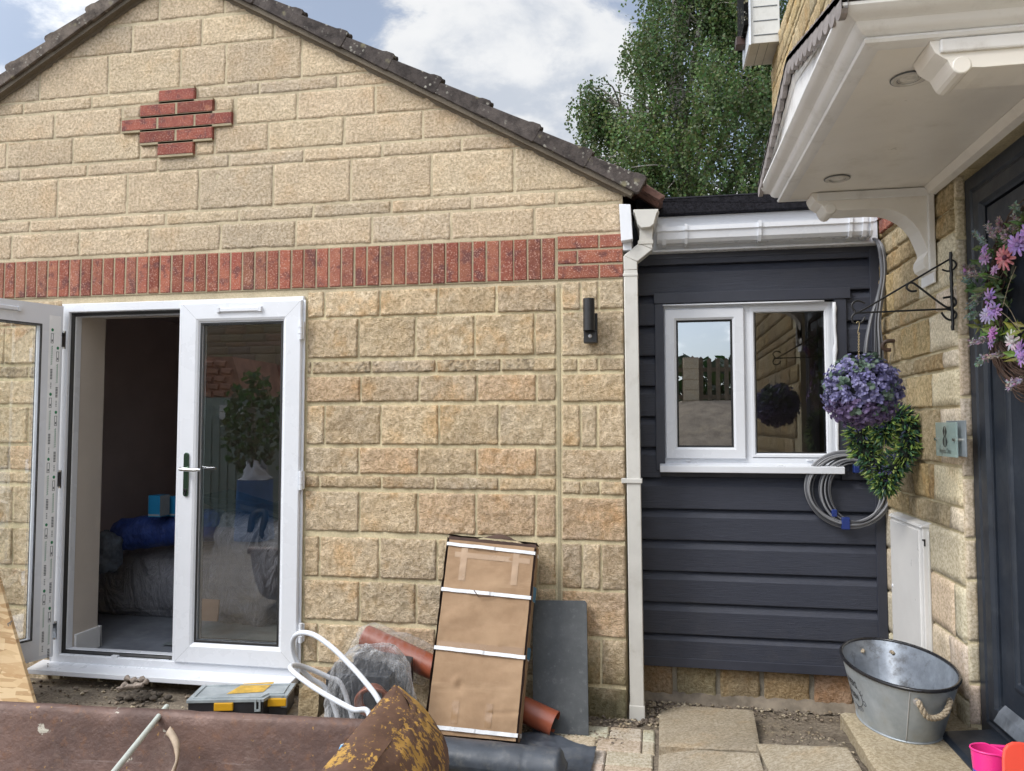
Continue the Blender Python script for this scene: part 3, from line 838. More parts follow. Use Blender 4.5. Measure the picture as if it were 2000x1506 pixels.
mb = MB(); mb.tube([(hx, YL - .027, hz0 + .035), (hx, YL - .033, hz0 + .035)], .009, 14); mb.box(hx - .004, hx + .004, YL - .033, YL - .027, hz0 + .01, hz0 + .035)
mb.build('lock_cylinder', M['gasket'], leafR, smooth=40)
for yy in (645, 938, 1236):
    x0, zz = pd(588, yy, YL - .02); mb = MB()
    mb.tube([(x0, YL - .024, zz - .05), (x0, YL - .024, zz + .05)], .011, 10)
    for q in (-.017, .017): mb.box(x0 - .012, x0 + .012, YL - .0365, YL - .012, zz + q - .0012, zz + q + .0012)
    mb.box(x0 - .013, x0 + .015, YL - .018, YL - .006, zz - .045, zz + .045)
    mb.build('hinge', M['upvc'], leafR, smooth=40)
# the leaf that stands open, swung out past the wall
HX, HY = FX0 + .030, 3.800
OD = Vector((-.357, -.934, 0)); ON = Vector((-.934, .357, 0))       # along the leaf, outside face
mpO = lambda u, v, h: tuple(Vector((HX, HY, 0)) + OD * u + ON * (h + .02) + Vector((0, 0, v)))
leafO = leaf('door_leaf', mpO, .0, LX1 - LX0, LZ0, LZ1, True, M['door_glass'])
tag(leafO, 'white door leaf swung open with printed tape still on its edge')
mpOi = lambda u, v, h: mpO(u, v, -.045 - h)
mb = MB(); mpV = lambda u, v, h: mpO(u, v, -h)
vent(lambda u, v, h: mpO(u, v, -.045 - (h - .018)), .36, LZ1 - .045, .235, leafO)
# printed protective tape on the hinge edge: bracket, ring, line of print
mb = MB(); mg = MB(); mt = MB(); mi = MB()
mt.box(0, 0, 0, 0, 0, 0) if False else None
def dec(m, u, v, du, dv, h=.0008): m.poly([mpOi(u, v, h), mpOi(u + du, v, h), mpOi(u + du, v + dv, h), mpOi(u, v + dv, h)])
mt.poly([mpOi(.012, LZ0 + .02, .0004), mpOi(.075, LZ0 + .02, .0004), mpOi(.075, LZ1 - .06, .0004), mpOi(.012, LZ1 - .06, .0004)])
for col_u in (.050, .018):
    zz = LZ1 - .14 - (.1 if col_u < .03 else 0)
    while zz > LZ0 + .15:
        pts = [mpOi(col_u + .007 + .007 * math.cos(a), zz + .009 * math.sin(a), .0009) for a in [k * math.pi / 6 for k in range(12)]]
        mg.poly(pts)
        for u0_, v0_, a_, b_ in ((0, -.075, .0025, .055), (.012, -.075, .0025, .055), (0, -.022, .0145, .0025), (0, -.075, .0145, .0025), (.004, -.066, .006, .012)): dec(mi, col_u + u0_, zz + v0_, a_, b_)
        for k in range(9): dec(mg, col_u + .004, zz - .098 - k * .012, .0035, .008); dec(mg, col_u + .010, zz - .101 - k * .012, .002, .007)
        for k in range(7): dec(mi, col_u + .001, zz - .225 - k * .0085, .012, .0055)
        for k in range(4): dec(mi, col_u + .004, zz - .30 - k * .009, .007, .004)
        zz -= .36
mt.build('protective_tape', pbr('clear_tape', (.84, .85, .86), .25, var=.03), leafO)
mi.build('tape_print', M['grey_ink'], leafO); mg.build('tape_ring', M['green_sticker'], leafO)
for zz in (LZ1 - .19, (LZ0 + LZ1) / 2, LZ0 + .14):
    mb = MB(); c = Vector(mpOi(-.012, zz, -.010))
    mb.tube([c - Vector((0, 0, .05)), c + Vector((0, 0, .05))], .010, 10)
    mb.prism([mpOi(-.012, zz - .04, .0), mpOi(.006, zz - .04, .001), mpOi(.006, zz + .04, .001), mpOi(-.012, zz + .04, .0)], ON * .012)
    mb.build('hinge', M['chrome'], leafO, smooth=40)

# room seen through the doors
mb = MB(); RZ = .142
mb.box(FX0 + .005, FX0 + .068, YF + .07, 4.115, RZ, FZ1 - .01); mb.box(FX1 - .06, FX1 - .005, YF + .07, 4.115, RZ, FZ1 - .01)
mb.box(FX0 + .068, FX1 - .06, YF + .07, 4.115, FZ1 - .05, FZ1 - .01)
mb.build('plaster_reveal', M['plaster'], garage)
mb = MB(); mb.box(-4.9, -4.8, 4.115, 7.6, RZ, 2.55); mb.box(-4.9, -3.1, 7.5, 7.6, RZ, 2.55); mb.box(-1.3, -.4, 7.5, 7.6, RZ, 2.55); mb.box(-3.1, -1.3, 7.5, 7.6, RZ, .95); mb.box(-3.1, -1.3, 7.5, 7.6, 2.2, 2.55); mb.box(-.5, -.4, 4.115, 7.5, RZ, 2.55)  # inner wall left open at the added rear opening that brightens the room
mb.box(-4.9, -.4, 4.11, 7.6, 2.5, 2.56); mb.box(-4.9, FX0 + .005, 4.10, 4.125, RZ, 2.5); mb.box(FX1 - .005, -.4, 4.10, 4.125, RZ, 2.5)
mb.build('inner_wall', M['plaster_dark'], garage)
mb = MB(); mb.box(-4.9, -.4, YF + .07, 7.6, .0, RZ); mb.build('inner_floor', M['room_floor'], garage)
mb = MB(); mb.box(FX0 + .068, FX0 + .083, YF + .085, 4.135, RZ, RZ + .125); mb.box(FX0 + .0, FX0 + .083, 4.12, 4.138, RZ, RZ + .125)
mb.build('skirting', M['skirting'], garage, bevel=.004)

# ------------------------------------------------------------------ extension
ext = thing('extension', 'flat roofed link extension clad in dark grey boards between the garage and the house', 'building', (.5, 4.13, 0))
def pe(x, y, Y=DE): p = at(x, y, Y=Y); return p.x, p.z
EX0, EX1 = -.115, XH - .002
zb = pe(1258, 1291)[1]; z_lo = pe(1255, 1232)[1]; z_hi = pe(1255, 579)[1]; bp_ = (z_hi - z_lo) / 11
WX0, WX1 = pe(1296, 750)[0], pe(1630, 750)[0]; WZ1 = pe(1460, 594)[1]; WZ0 = pe(1460, 911)[1]
AX0, AX1, AZ1 = pe(1280, 750)[0], pe(1652, 750)[0], pe(1460, 575)[1] + .012
mb = MB(); z = z_lo - bp_; k = 0
def board(x0, x1, z0, z1):
    h = z1 - z0
    p = [(DE + .004, z0), (DE - .028, z0), (DE - .030, z0 + .004), (DE - .030, z0 + h * .72), (DE - .001, z1 + .0), (DE + .004, z1 + .003)]
    mb.prism([(x0, y, q) for y, q in p], (x1 - x0, 0, 0))
while z < 2.40:
    z1 = min(z + bp_, 2.40); z0 = max(z, zb + .03)
    if z1 - z0 > .03:
        spans = [(EX0, EX1)]
        if z1 > WZ0 - .01 and z0 < WZ1: spans = [(EX0, WX0 - .02), (WX1 + .02, EX1)]
        for a, b in spans: board(a, b, z0, z1)
    z += bp_
mb.build('cladding', M['cladding'], ext)
mb = MB(); mb.box(EX0, EX1, DE + .005, DE + .12, zb + .004, WZ0); mb.box(EX0, EX1, DE + .005, DE + .12, WZ1, 2.55)
mb.box(EX0, WX0, DE + .005, DE + .12, WZ0, WZ1); mb.box(WX1, EX1, DE + .005, DE + .12, WZ0, WZ1)
mb.build('wall_core', M['clad_trim'], ext)
mb = MB()
mb.box(EX0, EX1, DE - .034, DE - .004, zb - .012, zb + .034)                              # starter trim
mb.box(EX1 - .045, EX1, DE - .036, DE - .002, zb + .034, 2.365); mb.box(EX0, EX0 + .02, DE - .036, DE, zb + .034, 2.365)
mb.box(EX0 + .02, EX1 - .045, DE - .034, DE - .002, 2.330, 2.372)
mb.build('corner_trim', M['clad_trim'], ext, bevel=.002)
mb = MB()
mb.box(AX0, WX0 + .004, DE - .046, DE + .03, WZ0 - .02, AZ1 - .055); mb.box(WX1 - .002, AX1, DE - .046, DE + .03, WZ0 - .02, AZ1 - .055)
mb.box(AX0 - .004, AX1 + .02, DE - .052, DE + .03, AZ1 - .055, AZ1)
mb.build('window_surround', M['clad_trim'], ext, bevel=.002)
YW = DE - .012
mpW = lambda u, v, h: (u, YW - h, v)
mb = MB()
mb.rframe(mpW, WX0, WX1, WZ0, WZ1, [(0, -.06), (0, 0), (.004, .004), (.040, .004), (.046, -.002), (.046, -.06)])
xm0, xm1 = pe(1452, 750)[0], pe(1468, 750)[0]
mb.box(xm0 - .008, xm1, YW - .003, YW + .05, WZ0 + .04, WZ1 - .04)
win = mb.build('window', M['upvc'], ext)
sx0_, sx1_ = pe(1299, 750)[0], pe(1454, 750)[0]; sz1, sz0 = pe(1375, 604)[1], pe(1375, 896)[1]
mb = MB(); mb.rframe(mpW, sx0_, sx1_, sz0, sz1, [(0, -.02), (0, .016), (.005, .021), (.048, .021), (.058, .013), (.064, .006), (.064, -.03)])
sash = mb.build('casement_sash', M['upvc'], win)
mb = MB(); mb.rframe(mpW, sx0_, sx1_, sz0, sz1, [(.060, .0125), (.066, .0065), (.069, .006)]); mb.build('glazing_gasket', M['gasket'], win)
mb = MB(); mb.poly([mpW(sx0_ + .062, sz0 + .062, 0), mpW(sx1_ - .062, sz0 + .062, 0), mpW(sx1_ - .062, sz1 - .062, 0), mpW(sx0_ + .062, sz1 - .062, 0)])
mb.build('casement_pane', M['window_glass'], win)
mpW2 = mpW
rx0, rx1 = xm1 - .002, pe(1622, 750)[0]; rz1, rz0 = pe(1540, 598)[1], pe(1540, 893)[1]
mb = MB(); mb.rframe(mpW, rx0, rx1, rz0, rz1, [(0, .0), (0, .006), (.012, .006), (.020, -.006), (.020, -.03)]); mb.build('fixed_bead', M['upvc'], win)
mb = MB(); mb.rframe(mpW, rx0, rx1, rz0, rz1, [(.019, -.005), (.024, -.0075), (.026, -.008)]); mb.build('glazing_gasket', M['gasket'], win)
mb = MB(); a, b, c, e = rx0 + .019, rx1 - .019, rz0 + .019, rz1 - .019
mb.poly([mpW(a, c, -.010), mpW(b, c, -.010), mpW(b, e, -.010), mpW(a, e, -.010)]); mb.build('fixed_pane', M['window_glass_dark'], win)
mb = MB(); s0, s1 = pe(1289, 917, DE - .09)[0], pe(1650, 917, DE - .09)[0]; zs = pe(1460, 924, DE - .09)[1]
mb.prism([(s0, DE - .095, zs), (s0, DE - .095, zs + .034), (s0, DE - .02, zs + .046), (s0, DE + .02, zs + .046), (s0, DE + .02, zs + .012), (s0, DE - .06, zs)], (s1 - s0, 0, 0))
mb.build('window_sill', M['upvc'], win, bevel=.003)
for xx in (1343, 1581):
    c = pe(xx, 899, YW - .006); mb = MB(); mb.box(c[0] - .014, c[0] + .014, YW - .012, YW, c[1] - .006, c[1] + .006); mb.build('drain_cap', M['upvc'], win, bevel=.003)
mb = MB()   # sealant, ragged, down the right side and the top
mb.tube([(WX1 - .004 + .006 * fbm(z * 6, 4.), DE - .048, z) for z in [WZ0 + .02 + k * .03 for k in range(28)]], [.008 + .007 * abs(fbm(k * .6, 9.)) for k in range(28)], 6)
mb.build('sealant_bead', M['upvc'], win, smooth=180); mb = MB(); mb.tube([(x, DE - .046, WZ1 - .002) for x in [WX0 + k * .1 for k in range(9)]], .005, 6)
mb.build('sealant_bead', M['upvc'], win, smooth=180)
# room behind the window: inner sill and reveals, curtainless dark box
mb = MB(); mb.box(EX0, EX1, 5.6, 5.66, .0, 2.5); mb.box(EX0 - .02, EX0, DE + .12, 5.6, 0, 2.5); mb.box(EX0, EX1, DE + .12, 5.6, 2.46, 2.5); mb.box(EX0, EX1, DE + .12, 5.6, .1, .14)
mb.build('inner_wall', M['plaster_dark'], ext)
mb = MB(); mb.box(WX0, WX1, YW + .06, DE + .20, WZ0 - .01, WZ0 + .035); mb.build('inner_sill', M['skirting'], ext)
# plinth stones
mb = MB(); xs = [EX0, pe(1318, 1340)[0], pe(1403, 1340)[0], pe(1489, 1340)[0], pe(1587, 1350)[0], .96, EX1]; bl = []
for a, b in zip(xs, xs[1:]): bl.append((a + .006, b - .006, .055 + random.uniform(-.004, .004), zb - .004, tuple(q * random.uniform(.72, .86) for q in (.56, .43, .28)), .012, .008))
stones(mb, bl, lambda u, v, h: (u, DE + .02 - h, v), .014); mb.build('plinth', M['wall_stone'], ext, smooth=180)
mb = MB(); mb.box(EX0, EX1, DE + .02, DE + .2, -.1, zb + .01); mb.build('plinth_mortar', M['mortar_grey'], ext)
mb = MB(); mb.grid(60, 2, lambda u, v: (EX0 + u * (EX1 - EX0), DE + .015 - .05 * v - .01 * fbm(u * 20, v), .085 - .055 * v + .008 * fbm(u * 16, v + 3)))
mb.build('mortar_fillet', pbr('dirty_mortar', (.185, .155, .12), .95, var=.3, scale=14, bump=.6, bscale=70), ext, smooth=180)
# fascia, gutter, felt roof edge
fz1, fz0 = 2.545, 2.357; fx1 = pe(1712, 470, DE - .05)[0]
mb = MB(); mb.box(EX0 + .09, fx1, DE - .075, DE - .01, fz0, fz1); mb.box(EX0 + .09, fx1, DE - .09, DE - .075, fz0 + .0, fz0 + .012)
mb.build('fascia', M['upvc_old'] if False else M['upvc'], ext, bevel=.003)
YG = DE - .175
gx0, gx1 = at(1283, 450, Y=YG).x, at(1706, 435, Y=YG).x
gzt0 = at(1290, 441, Y=YG).z; gzb = at(1490, 465, Y=YG).z; gzt = at(1490, 432, Y=YG).z
hh = .078
def gutter_prof(z0, o=0.0):
    return [(DE - .078, z0 + hh), (DE - .078, z0 + .01), (DE - .09, z0 - o), (YG + .028 - o, z0 - o), (YG + .010 - o, z0 + .016), (YG + .004 - o, z0 + .050), (YG - .004 - o, z0 + .056), (YG - .004 - o, z0 + hh + o), (YG + .010, z0 + hh + o), (YG + .012, z0 + .03), (YG + .03, z0 + .012), (DE - .088, z0 + .012), (DE - .088, z0 + hh)]
mb = MB(); mb.prism([(gx0, y, z) for y, z in gutter_prof(gzb)], (gx1 - gx0, 0, 0)); gut = mb.build('gutter', M['upvc'], ext, fixn=True)
for xx, w in ((1297, .02), (1340, .014), (1484, .016), (1662, .016), (1690, .020), (1703, .012)):
    mb = MB(); c = at(xx, 450, Y=YG).x; P = gutter_prof(gzb, .009)
    mb.prism([(c - w / 2, y, z) for y, z in P], (w, 0, 0)); mb.build('gutter_clip', M['upvc'], gut, fixn=True)
mb = MB(); mb.box(-.088, XH, DE - .115, DE - .03, 2.545, 2.628); mb.prism([(-.088, DE - .115, 2.628), (-.088, DE - .08, 2.645), (-.088, 6.2, 2.68), (-.088, 6.2, 2.55), (-.088, DE - .03, 2.545)], (XH + .088, 0, 0))
mb.build('felt_roof', M['felt'], ext, bevel=.006, fixn=True)
mb = MB(); mb.box(EX0, EX1, 5.9, 6.1, 0, 2.6); mb.build('rear_wall', M['clad_trim'], ext)

# ------------------------------------------------------------------ house
house = thing('house', 'taller stone house at the right with a dark panelled front door', 'house', (1.3, 3.0, 0))
mpH = lambda u, v, h: (XH + .010 - h, u, v)
def ph(x, y): p = at(x, y, X=XH); return p.y, p.z
zl = [ph(1764, 515)[1], ph(1778, 595)[1], ph(1815, 692)[1], ph(1816, 728)[1], ph(1839, 796.5)[1], ph(1840, 907)[1], ph(1819, 977)[1], ph(1820, 1008)[1] - .03, ph(1861, 1137)[1], ph(1862, 1244)[1]]
YC = 3.13                        # corner of the door reveal
hb = []
HP = [(.66, .52, .29), (.68, .55, .33), (.61, .48, .29), (.70, .57, .36), (.58, .49, .33)]
def th(): k = random.uniform(.92, 1.08); return tuple(q * k for q in random.choice(HP))
ta = (.66, .59, .47)
def hc(z0, z1, ypx, qu, wid=None):
    ys = [4.16] + [ph(x, 833)[0] for x in ypx]
    for a, b in zip(ys, ys[1:]): hb.append((b, a, z0, z1, th(), .015, .0075))
    if qu: hs.append((YC + .004, ys[-1], z0, z1, tuple(q * random.uniform(.95, 1.05) for q in ta), .012, .0012))
    else: hb.append((YC + .004, ys[-1], z0, z1, th(), .015, .007))
hs = []
hc(zl[0] + .0, 2.28, [1742, 1788], False); hc(zl[1], zl[0], [1752, 1800], True)
zmid = zl[2] + .21
hc(zl[1] - .085, zl[1], [1762, 1834], True); hc(zl[2], zl[1] - .085, [1764, 1820], True)
hc(zl[3], zl[2], [1757, 1788, 1844], True); hc(zl[4], zl[3], [1774, 1821], True)
hc(zl[5], zl[4], [1790, 1836], True); hc(zl[6], zl[5], [1783, 1812, 1820], True); hc(zl[7], zl[6], [1772, 1848], True)
for (z0, z1, js) in ((zl[8], zl[7], [1760]), (zl[9], zl[8], [1800, 1852]), (zl[9] - .20, zl[9], [1790, 1840]), (zl[9] - .32, zl[9] - .20, [1800, 1850])):
    ys = [4.16] + [ph(x, 833)[0] for x in js] + [YC + .004]
    for a, b in zip(ys, ys[1:]): hs.append((b, a, z0, z1, tuple(q * random.uniform(.9, 1.02) for q in (.60, .53, .41)), .010, .0012))
z = 2.28; k = 0
while z < 2.75:
    h = (.10, .15, .12)[k % 3]; y = YC + .004 - (k % 2) * .0
    while y < 4.2:
        w = random.uniform(.25, .4); hb.append((y, min(4.22, y + w), z, z + h, th(), .012, .006)); y += w
    z += h; k += 1
mb = MB(); stones(mb, hb, mpH, .0145); mb.build('wall_stonework', M['wall_stone'], house, smooth=180)
mb = MB(); stones(mb, hs, mpH, .03); mb.build('quoin_stone', M['ashlar'], house, smooth=180)
# returns of the quoins into the door reveal
rt = []; zz = .36
while zz < 2.40:
    h = random.choice((.225, .15, .15)); rt.append((XH + .004, 1.165, zz, min(2.405, zz + h), tuple(q * random.uniform(.9, 1.0) for q in (.60, .53, .42)), .006, .0015)); zz += h
mb = MB(); stones(mb, rt, lambda u, v, h: (u, YC - h, v), .015); mb.build('reveal_stone', M['ashlar'], house, smooth=180)
# rest of the long side wall, coarser courses
mb = MB(); bl = []; z = 0.; k = 0
while z < 4.85:
    h = (.15, .225, .075, .15)[k % 4]; y = -2.6 + random.uniform(0, .3)
    while y < 7.45:
        w = random.uniform(.3, .45); y1 = min(7.45, y + w)
        near = 1.95 < y1 and y < 4.2
        if not (near and z < 2.74) and y1 - y > .06:
            if not (y1 > 4.2 and z < 2.4): bl.append((y, y1, z, z + h, th(), .012, .006))
        y += w
    z += h; k += 1
stones(mb, bl, mpH, .045); mb.build('wall_stonework', M['wall_stone'], house, smooth=180)
mb = MB()
XB = XH + .010
mb.box(XB, XB + .3, YC, 7.47, -.1, 4.9); mb.box(XB, XB + .3, -2.6, 1.93, -.1, 4.9); mb.box(XB, XB + .3, 1.93, YC, 2.42, 4.9)
mb.build('wall_core', M['mortar'], house)
mb = MB(); lst = []                               # bricks beside the extension gutter
for r in range(3):
    for i in range(2): lst.append((3.82 + i * .112 + (.04 if r % 2 else 0), 3.92 + i * .112 + (.04 if r % 2 else 0), 2.40 + r * .075, 2.465 + r * .075, .026, (1, 1, 1)))
bricks(mb, lst, mpH); mb.build('brickwork', M['brick'], house)
# eaves box of the house roof
mb = MB(); mb.box(.875, XB, 6.98, 7.42, 4.86, 5.6); mb.build('eaves_box', M['upvc_old'], house, bevel=.004)
mb = MB()
for k in range(3): mb.box(.90 + .0, XB - .02, 6.975, 6.98, 4.93 + k * .13, 4.937 + k * .13)
for k in range(2): mb.box(.95 + k * .075, .953 + k * .075, 6.99, 7.41, 4.857, 4.861)
mb.build('board_gap', M['grey_ink'], house)
mb = MB(); mb.box(.855, .873, 6.95, 7.44, 4.84, 5.6); mb.build('fascia', M['upvc'], house)
mb = MB(); mb.box(.815, .853, 6.94, 7.46, 5.02, 5.65); mb.build('roof_edge', M['tile'], house)
mb = MB(); mb.box(.77, .855, 7.18, 7.30, 4.96, 5.04); mb.build('gutter_stub', pbr('brown_plastic', (.05, .025, .02), .4), house, bevel=.005)
# small white gutter end on the house wall beside the extension
mb = MB(); c = at(1730, 425, Y=4.06)
mb.tube([(1.045, 4.055, c.z + .012), (1.06, 4.055, c.z - .012), (1.083, 4.055, c.z - .018), (1.104, 4.055, c.z - .004), (1.108, 4.055, c.z + .028)], .006, 6)
mb.prism([(1.01, 4.05, c.z + .03), (1.10, 4.05, c.z + .036), (1.10, 4.05, c.z + .026), (1.01, 4.05, c.z + .020)], (0, .35, 0))
def halfp(u, v): a = math.pi * (1 + u); return (1.078 + .032 * math.cos(a), 4.05 + v * .35, c.z + .024 + .036 * math.sin(a))
mb.grid(10, 1, halfp); mb.build('wall_gutter', M['upvc'], house, smooth=60)
# door reveal, frame, leaf
XD = 1.160; DY0 = 1.97
mb = MB(); mb.box(XD, XD + .2, DY0 - .04, YC, -.1, .37); mb.build('threshold_stone', M['ashlar'] if False else M['mortar_grey'], house)
mb = MB(); mpD = lambda u, v, h: (XD - h, u, v); DZ0, DZ1 = .345, 2.375
mb.rframe(mpD, DY0, YC - .004, DZ0, DZ1, [(0, -.08), (0, 0), (.006, .004), (.050, .004), (.056, -.004), (.062, -.004), (.070, .003), (.118, .003), (.126, -.008), (.135, -.012), (.135, -.08)])
m_door = pbr('dark_door', (.017, .023, .034), .42, var=.15, scale=5, dirt=(.13, .14, .15), dirtamt=.25, dirtscale=7, bump=.08, bscale=60)
fr = mb.build('door_frame', m_door, house)
mb = MB()
ly0, ly1, lz0, lz1 = DY0 + .145, YC - .004 - .150, DZ0 + .09, DZ1 - .145
mb.box(XD + .012, XD + .06, ly0, ly1, lz0, lz1)
mb.rframe(lambda u, v, h: (XD + .012 - h, u, v), ly0 + .11, ly1 - .11, lz0 + .14, lz1 - .12, [(0, 0), (.004, .009), (.016, .011), (.026, .006), (.032, -.002)])
dl_ = mb.build('door_leaf', m_door, house, bevel=.003)
mb = MB(); mb.box(XD + .03, XD + .07, DY0 + .13, YC - .135, DZ0 + .05, DZ1 - .13); mb.build('door_gap', M['gasket'], house)
mb = MB(); mb.prism([(XD + .011, ly0, lz0 + .062), (XD - .010, ly0, lz0 + .040), (XD - .028, ly0, lz0 + .006), (XD - .024, ly0, lz0), (XD + .011, ly0, lz0)], (0, ly1 - ly0 - .02, 0))
mb.build('weather_bar', pbr('worn_grey_bar', (.16, .18, .21), .35, metal=.3, var=.3, scale=12, dirt=(.5, .52, .55), dirtamt=.5, dirtscale=14), dl_, bevel=.002)
mb = MB(); mb.prism([(.985, DY0 - .06, .338), (.985, DY0 - .06, .358), (1.0, DY0 - .06, .366), (XD - .004, DY0 - .06, .384), (XD + .03, DY0 - .06, .384), (XD + .03, DY0 - .06, .338)], (0, YC - .03 - DY0, 0))
mb.build('door_sill', m_door, house, bevel=.004)

# ------------------------------------------------------------------ canopy over the door
can = thing('door_canopy', 'white gabled canopy with moulded cornice and scalloped tile edge over the dark door', 'canopy', (.83, 2.72, 2.41))
SZ, CX, CY0, CY1 = 2.41, .540, 2.03, 3.411
prof = [(-.03, 0), (.002, 0), (.010, .003), (.014, .010), (.010, .017), (.004, .019), (.006, .021), (.022, .026), (.034, .036), (.038, .047), (.042, .049), (.046, .052), (.058, .055), (.070, .061), (.078, .070), (.078, .078), (.06, .08)]
mb = MB()
ring = []
for (cx, cy, dx, dy) in ((XH + .02, CY0, 0, -1), (CX, CY0, -1, -1), (CX, CY1, -1, 1), (XH + .02, CY1, 0, 1)):
    ring.append([(cx + dx * d, cy + dy * d, SZ + h) for d, h in prof])
for a, b in zip(ring, ring[1:]):
    mb.add(a + b, [(i, len(prof) + i, len(prof) + i + 1, i + 1) for i in range(len(prof) - 1)])
mb.build('cornice', M['canopy_white'], can, smooth=32)
mb = MB(); mb.box(CX - .0, XH + .01, CY0 - .0, CY1, SZ + .002, SZ + .03)
mb.build('soffit', M['cream_paint'], can)
mb = MB(); mb.prism([(1.085, CY0 + .12, SZ - .028), (XH - .004, CY0 + .12, SZ - .034), (XH - .004, CY0 + .12, SZ), (1.07, CY0 + .12, SZ)], (0, CY1 - CY0 - .24, 0)); mb.build('soffit_bead', M['cream_paint'], can)
PYm = (CY0 + CY1) / 2; PX = CX - .052; ez = SZ + .082; az = 2.690; ey = (CY1 - CY0) / 2 + .085
mb = MB()
tri = [(PYm - ey + .02, SZ + .078), (PYm + ey - .02, SZ + .078), (PYm, az - .01)]
mb.prism([(PX, y, z) for y, z in tri], (.06, 0, 0))
mb.build('pediment', M['canopy_white'], can)
def tri_in(k): return [(PYm - (ey - .05) + k * 2.1, SZ + .086 + k), (PYm + (ey - .05) - k * 2.1, SZ + .086 + k), (PYm, az - .032 - k * 1.05)]
mb = MB(); a, b = tri_in(.012), tri_in(.028)
va = [(PX - .010, y, z) for y, z in tri_in(.0)] + [(PX - .010, y, z) for y, z in a] + [(PX - .001, y, z) for y, z in b] + [(PX + .003, y, z) for y, z in tri_in(-.004)]
mb.add(va, [(k, (k + 1) % 3, 3 + (k + 1) % 3, 3 + k) for k in range(3)] + [(3 + k, 3 + (k + 1) % 3, 6 + (k + 1) % 3, 6 + k) for k in range(3)] + [(9 + k, 9 + (k + 1) % 3, (k + 1) % 3, k) for k in range(3)])
mb.build('pediment_moulding', M['canopy_white'], can)
m_ct = pbr('canopy_tile', (.25, .225, .215), .8, var=.2, scale=20, dirt=(.12, .10, .085), dirtamt=.5, dirtscale=9, bump=.3, bscale=90)
for sd in (-1, 1):
    mb = MB(); n = 11; top = []; bot = []; m_ = 8
    L2 = math.hypot(ey, az - ez + .02)
    def sp(t, dn): # along slope from apex
        y = PYm + sd * ey * t; z = az + .018 - (az - ez + .01) * t; return (y, z + dn)
    up_ = []; lo_ = []
    for i in range(n * m_ + 1):
        t = i / (n * m_); ph_ = (i % m_) / m_
        scal = -.030 - .022 * math.sin(math.pi * ph_) ** .7
        up_.append(sp(t, .012)); lo_.append(sp(t, scal))
    X1, X0 = PX - .030, PX - .014
    N = len(up_)
    vs = [(X1, y, z) for y, z in up_] + [(X1, y, z) for y, z in lo_] + [(X0, y, z) for y, z in up_] + [(X0, y, z) for y, z in lo_]
    fs = []
    for i in range(N - 1): fs += [(i, i + 1, N + i + 1, N + i), (N + i, N + i + 1, 3 * N + i + 1, 3 * N + i), (2 * N + i, 3 * N + i, 3 * N + i + 1, 2 * N + i + 1), (i, 2 * N + i, 2 * N + i + 1, i + 1)]
    mb.add(vs, fs)
    # stepped tile courses of the little roof
    for k in range(n):
        a, b = sp(k / n, .010), sp((k + 1) / n, .020)
        mb.prism([(X1, a[0], a[1]), (X1, b[0], b[1]), (X1, b[0], b[1] - .025), (X1, a[0], a[1] - .02)], (XH + .01 - X1, 0, 0))
    mb.build('tile_edge', m_ct, can, fixn=True)
# brackets
S_ = 4.16667
def bz(x, y, Y): p = at(1480 + x / S_, 320 + y / S_, Y=Y); return p.x, p.z
BY = 3.30
face = [(440, 218), (446, 262), (466, 300), (498, 322), (525, 338)]
cx_, cy_, rr = 592, 356, 52
face += [(cx_ + rr * math.cos(a), cy_ + rr * math.sin(a)) for a in [math.pi * (1 - k / 8) for k in range(1, 8)]]
face += [(700, 378), (800, 372), (930, 366), (1040, 368), (1120, 385), (1200, 425), (1265, 480), (1315, 545), (1352, 625), (1385, 708), (1372, 735), (1352, 765), (1346, 805), (1362, 845), (1395, 868), (1440, 880), (1445, 935), (1470, 965), (1530, 960)]
fp = [bz(x, y, BY) for x, y in face]
fp = [(x, min(z, SZ)) for x, z in fp]
fp[0] = (fp[0][0], SZ)
zbot = fp[-1][1]
poly = fp + [(XH - .012, zbot), (XH - .012, SZ)]
def bracket(y0, name, dx=0.0):
    dy = y0 - BY
    mb = MB(); mb.prism([(min(x + dx, XH - .012), BY + dy, z) for x, z in poly], (0, .127, 0))
    o = mb.build(name, M['cream_paint'], can, bevel=.004, fixn=True)
    mb = MB(); sx, sz_ = bz(cx_, cy_ + 8, BY); sx += dx; mb.tube([(sx, BY + dy - .003, sz_), (sx, BY + dy + .129, sz_)], .022, 22); mb.build('scroll', M['cream_paint'], o, smooth=40, bevel=.003)
    mb = MB(); a = bz(1450, 880, BY); b = bz(1560, 985, BY); mb.box(a[0] - .004 + dx * .5, XH - .02, BY + dy - .012, BY + dy + .135, b[1] + .01, a[1])
    mb.box(a[0] + .012, a[0] + .03, BY + dy - .016, BY + dy - .012, b[1] + .03, a[1] - .03)
    mb.build('foot_block', M['canopy_white'], o, bevel=.006)
    # raised border on the wall side and along the top
    mb = MB(); mb.box(XH - .035, XH - .008, BY + dy - .014, BY + dy, a[1], SZ - .03); mb.box(bz(440, 218, BY)[0] + .02 + dx, XH - .012, BY + dy - .010, BY + dy, SZ - .036, SZ - .001)
    mb.build('backing_strip', M['canopy_white'], o, bevel=.005)
    return o
bracket(BY, 'bracket'); bracket(2.030, 'bracket', .038)
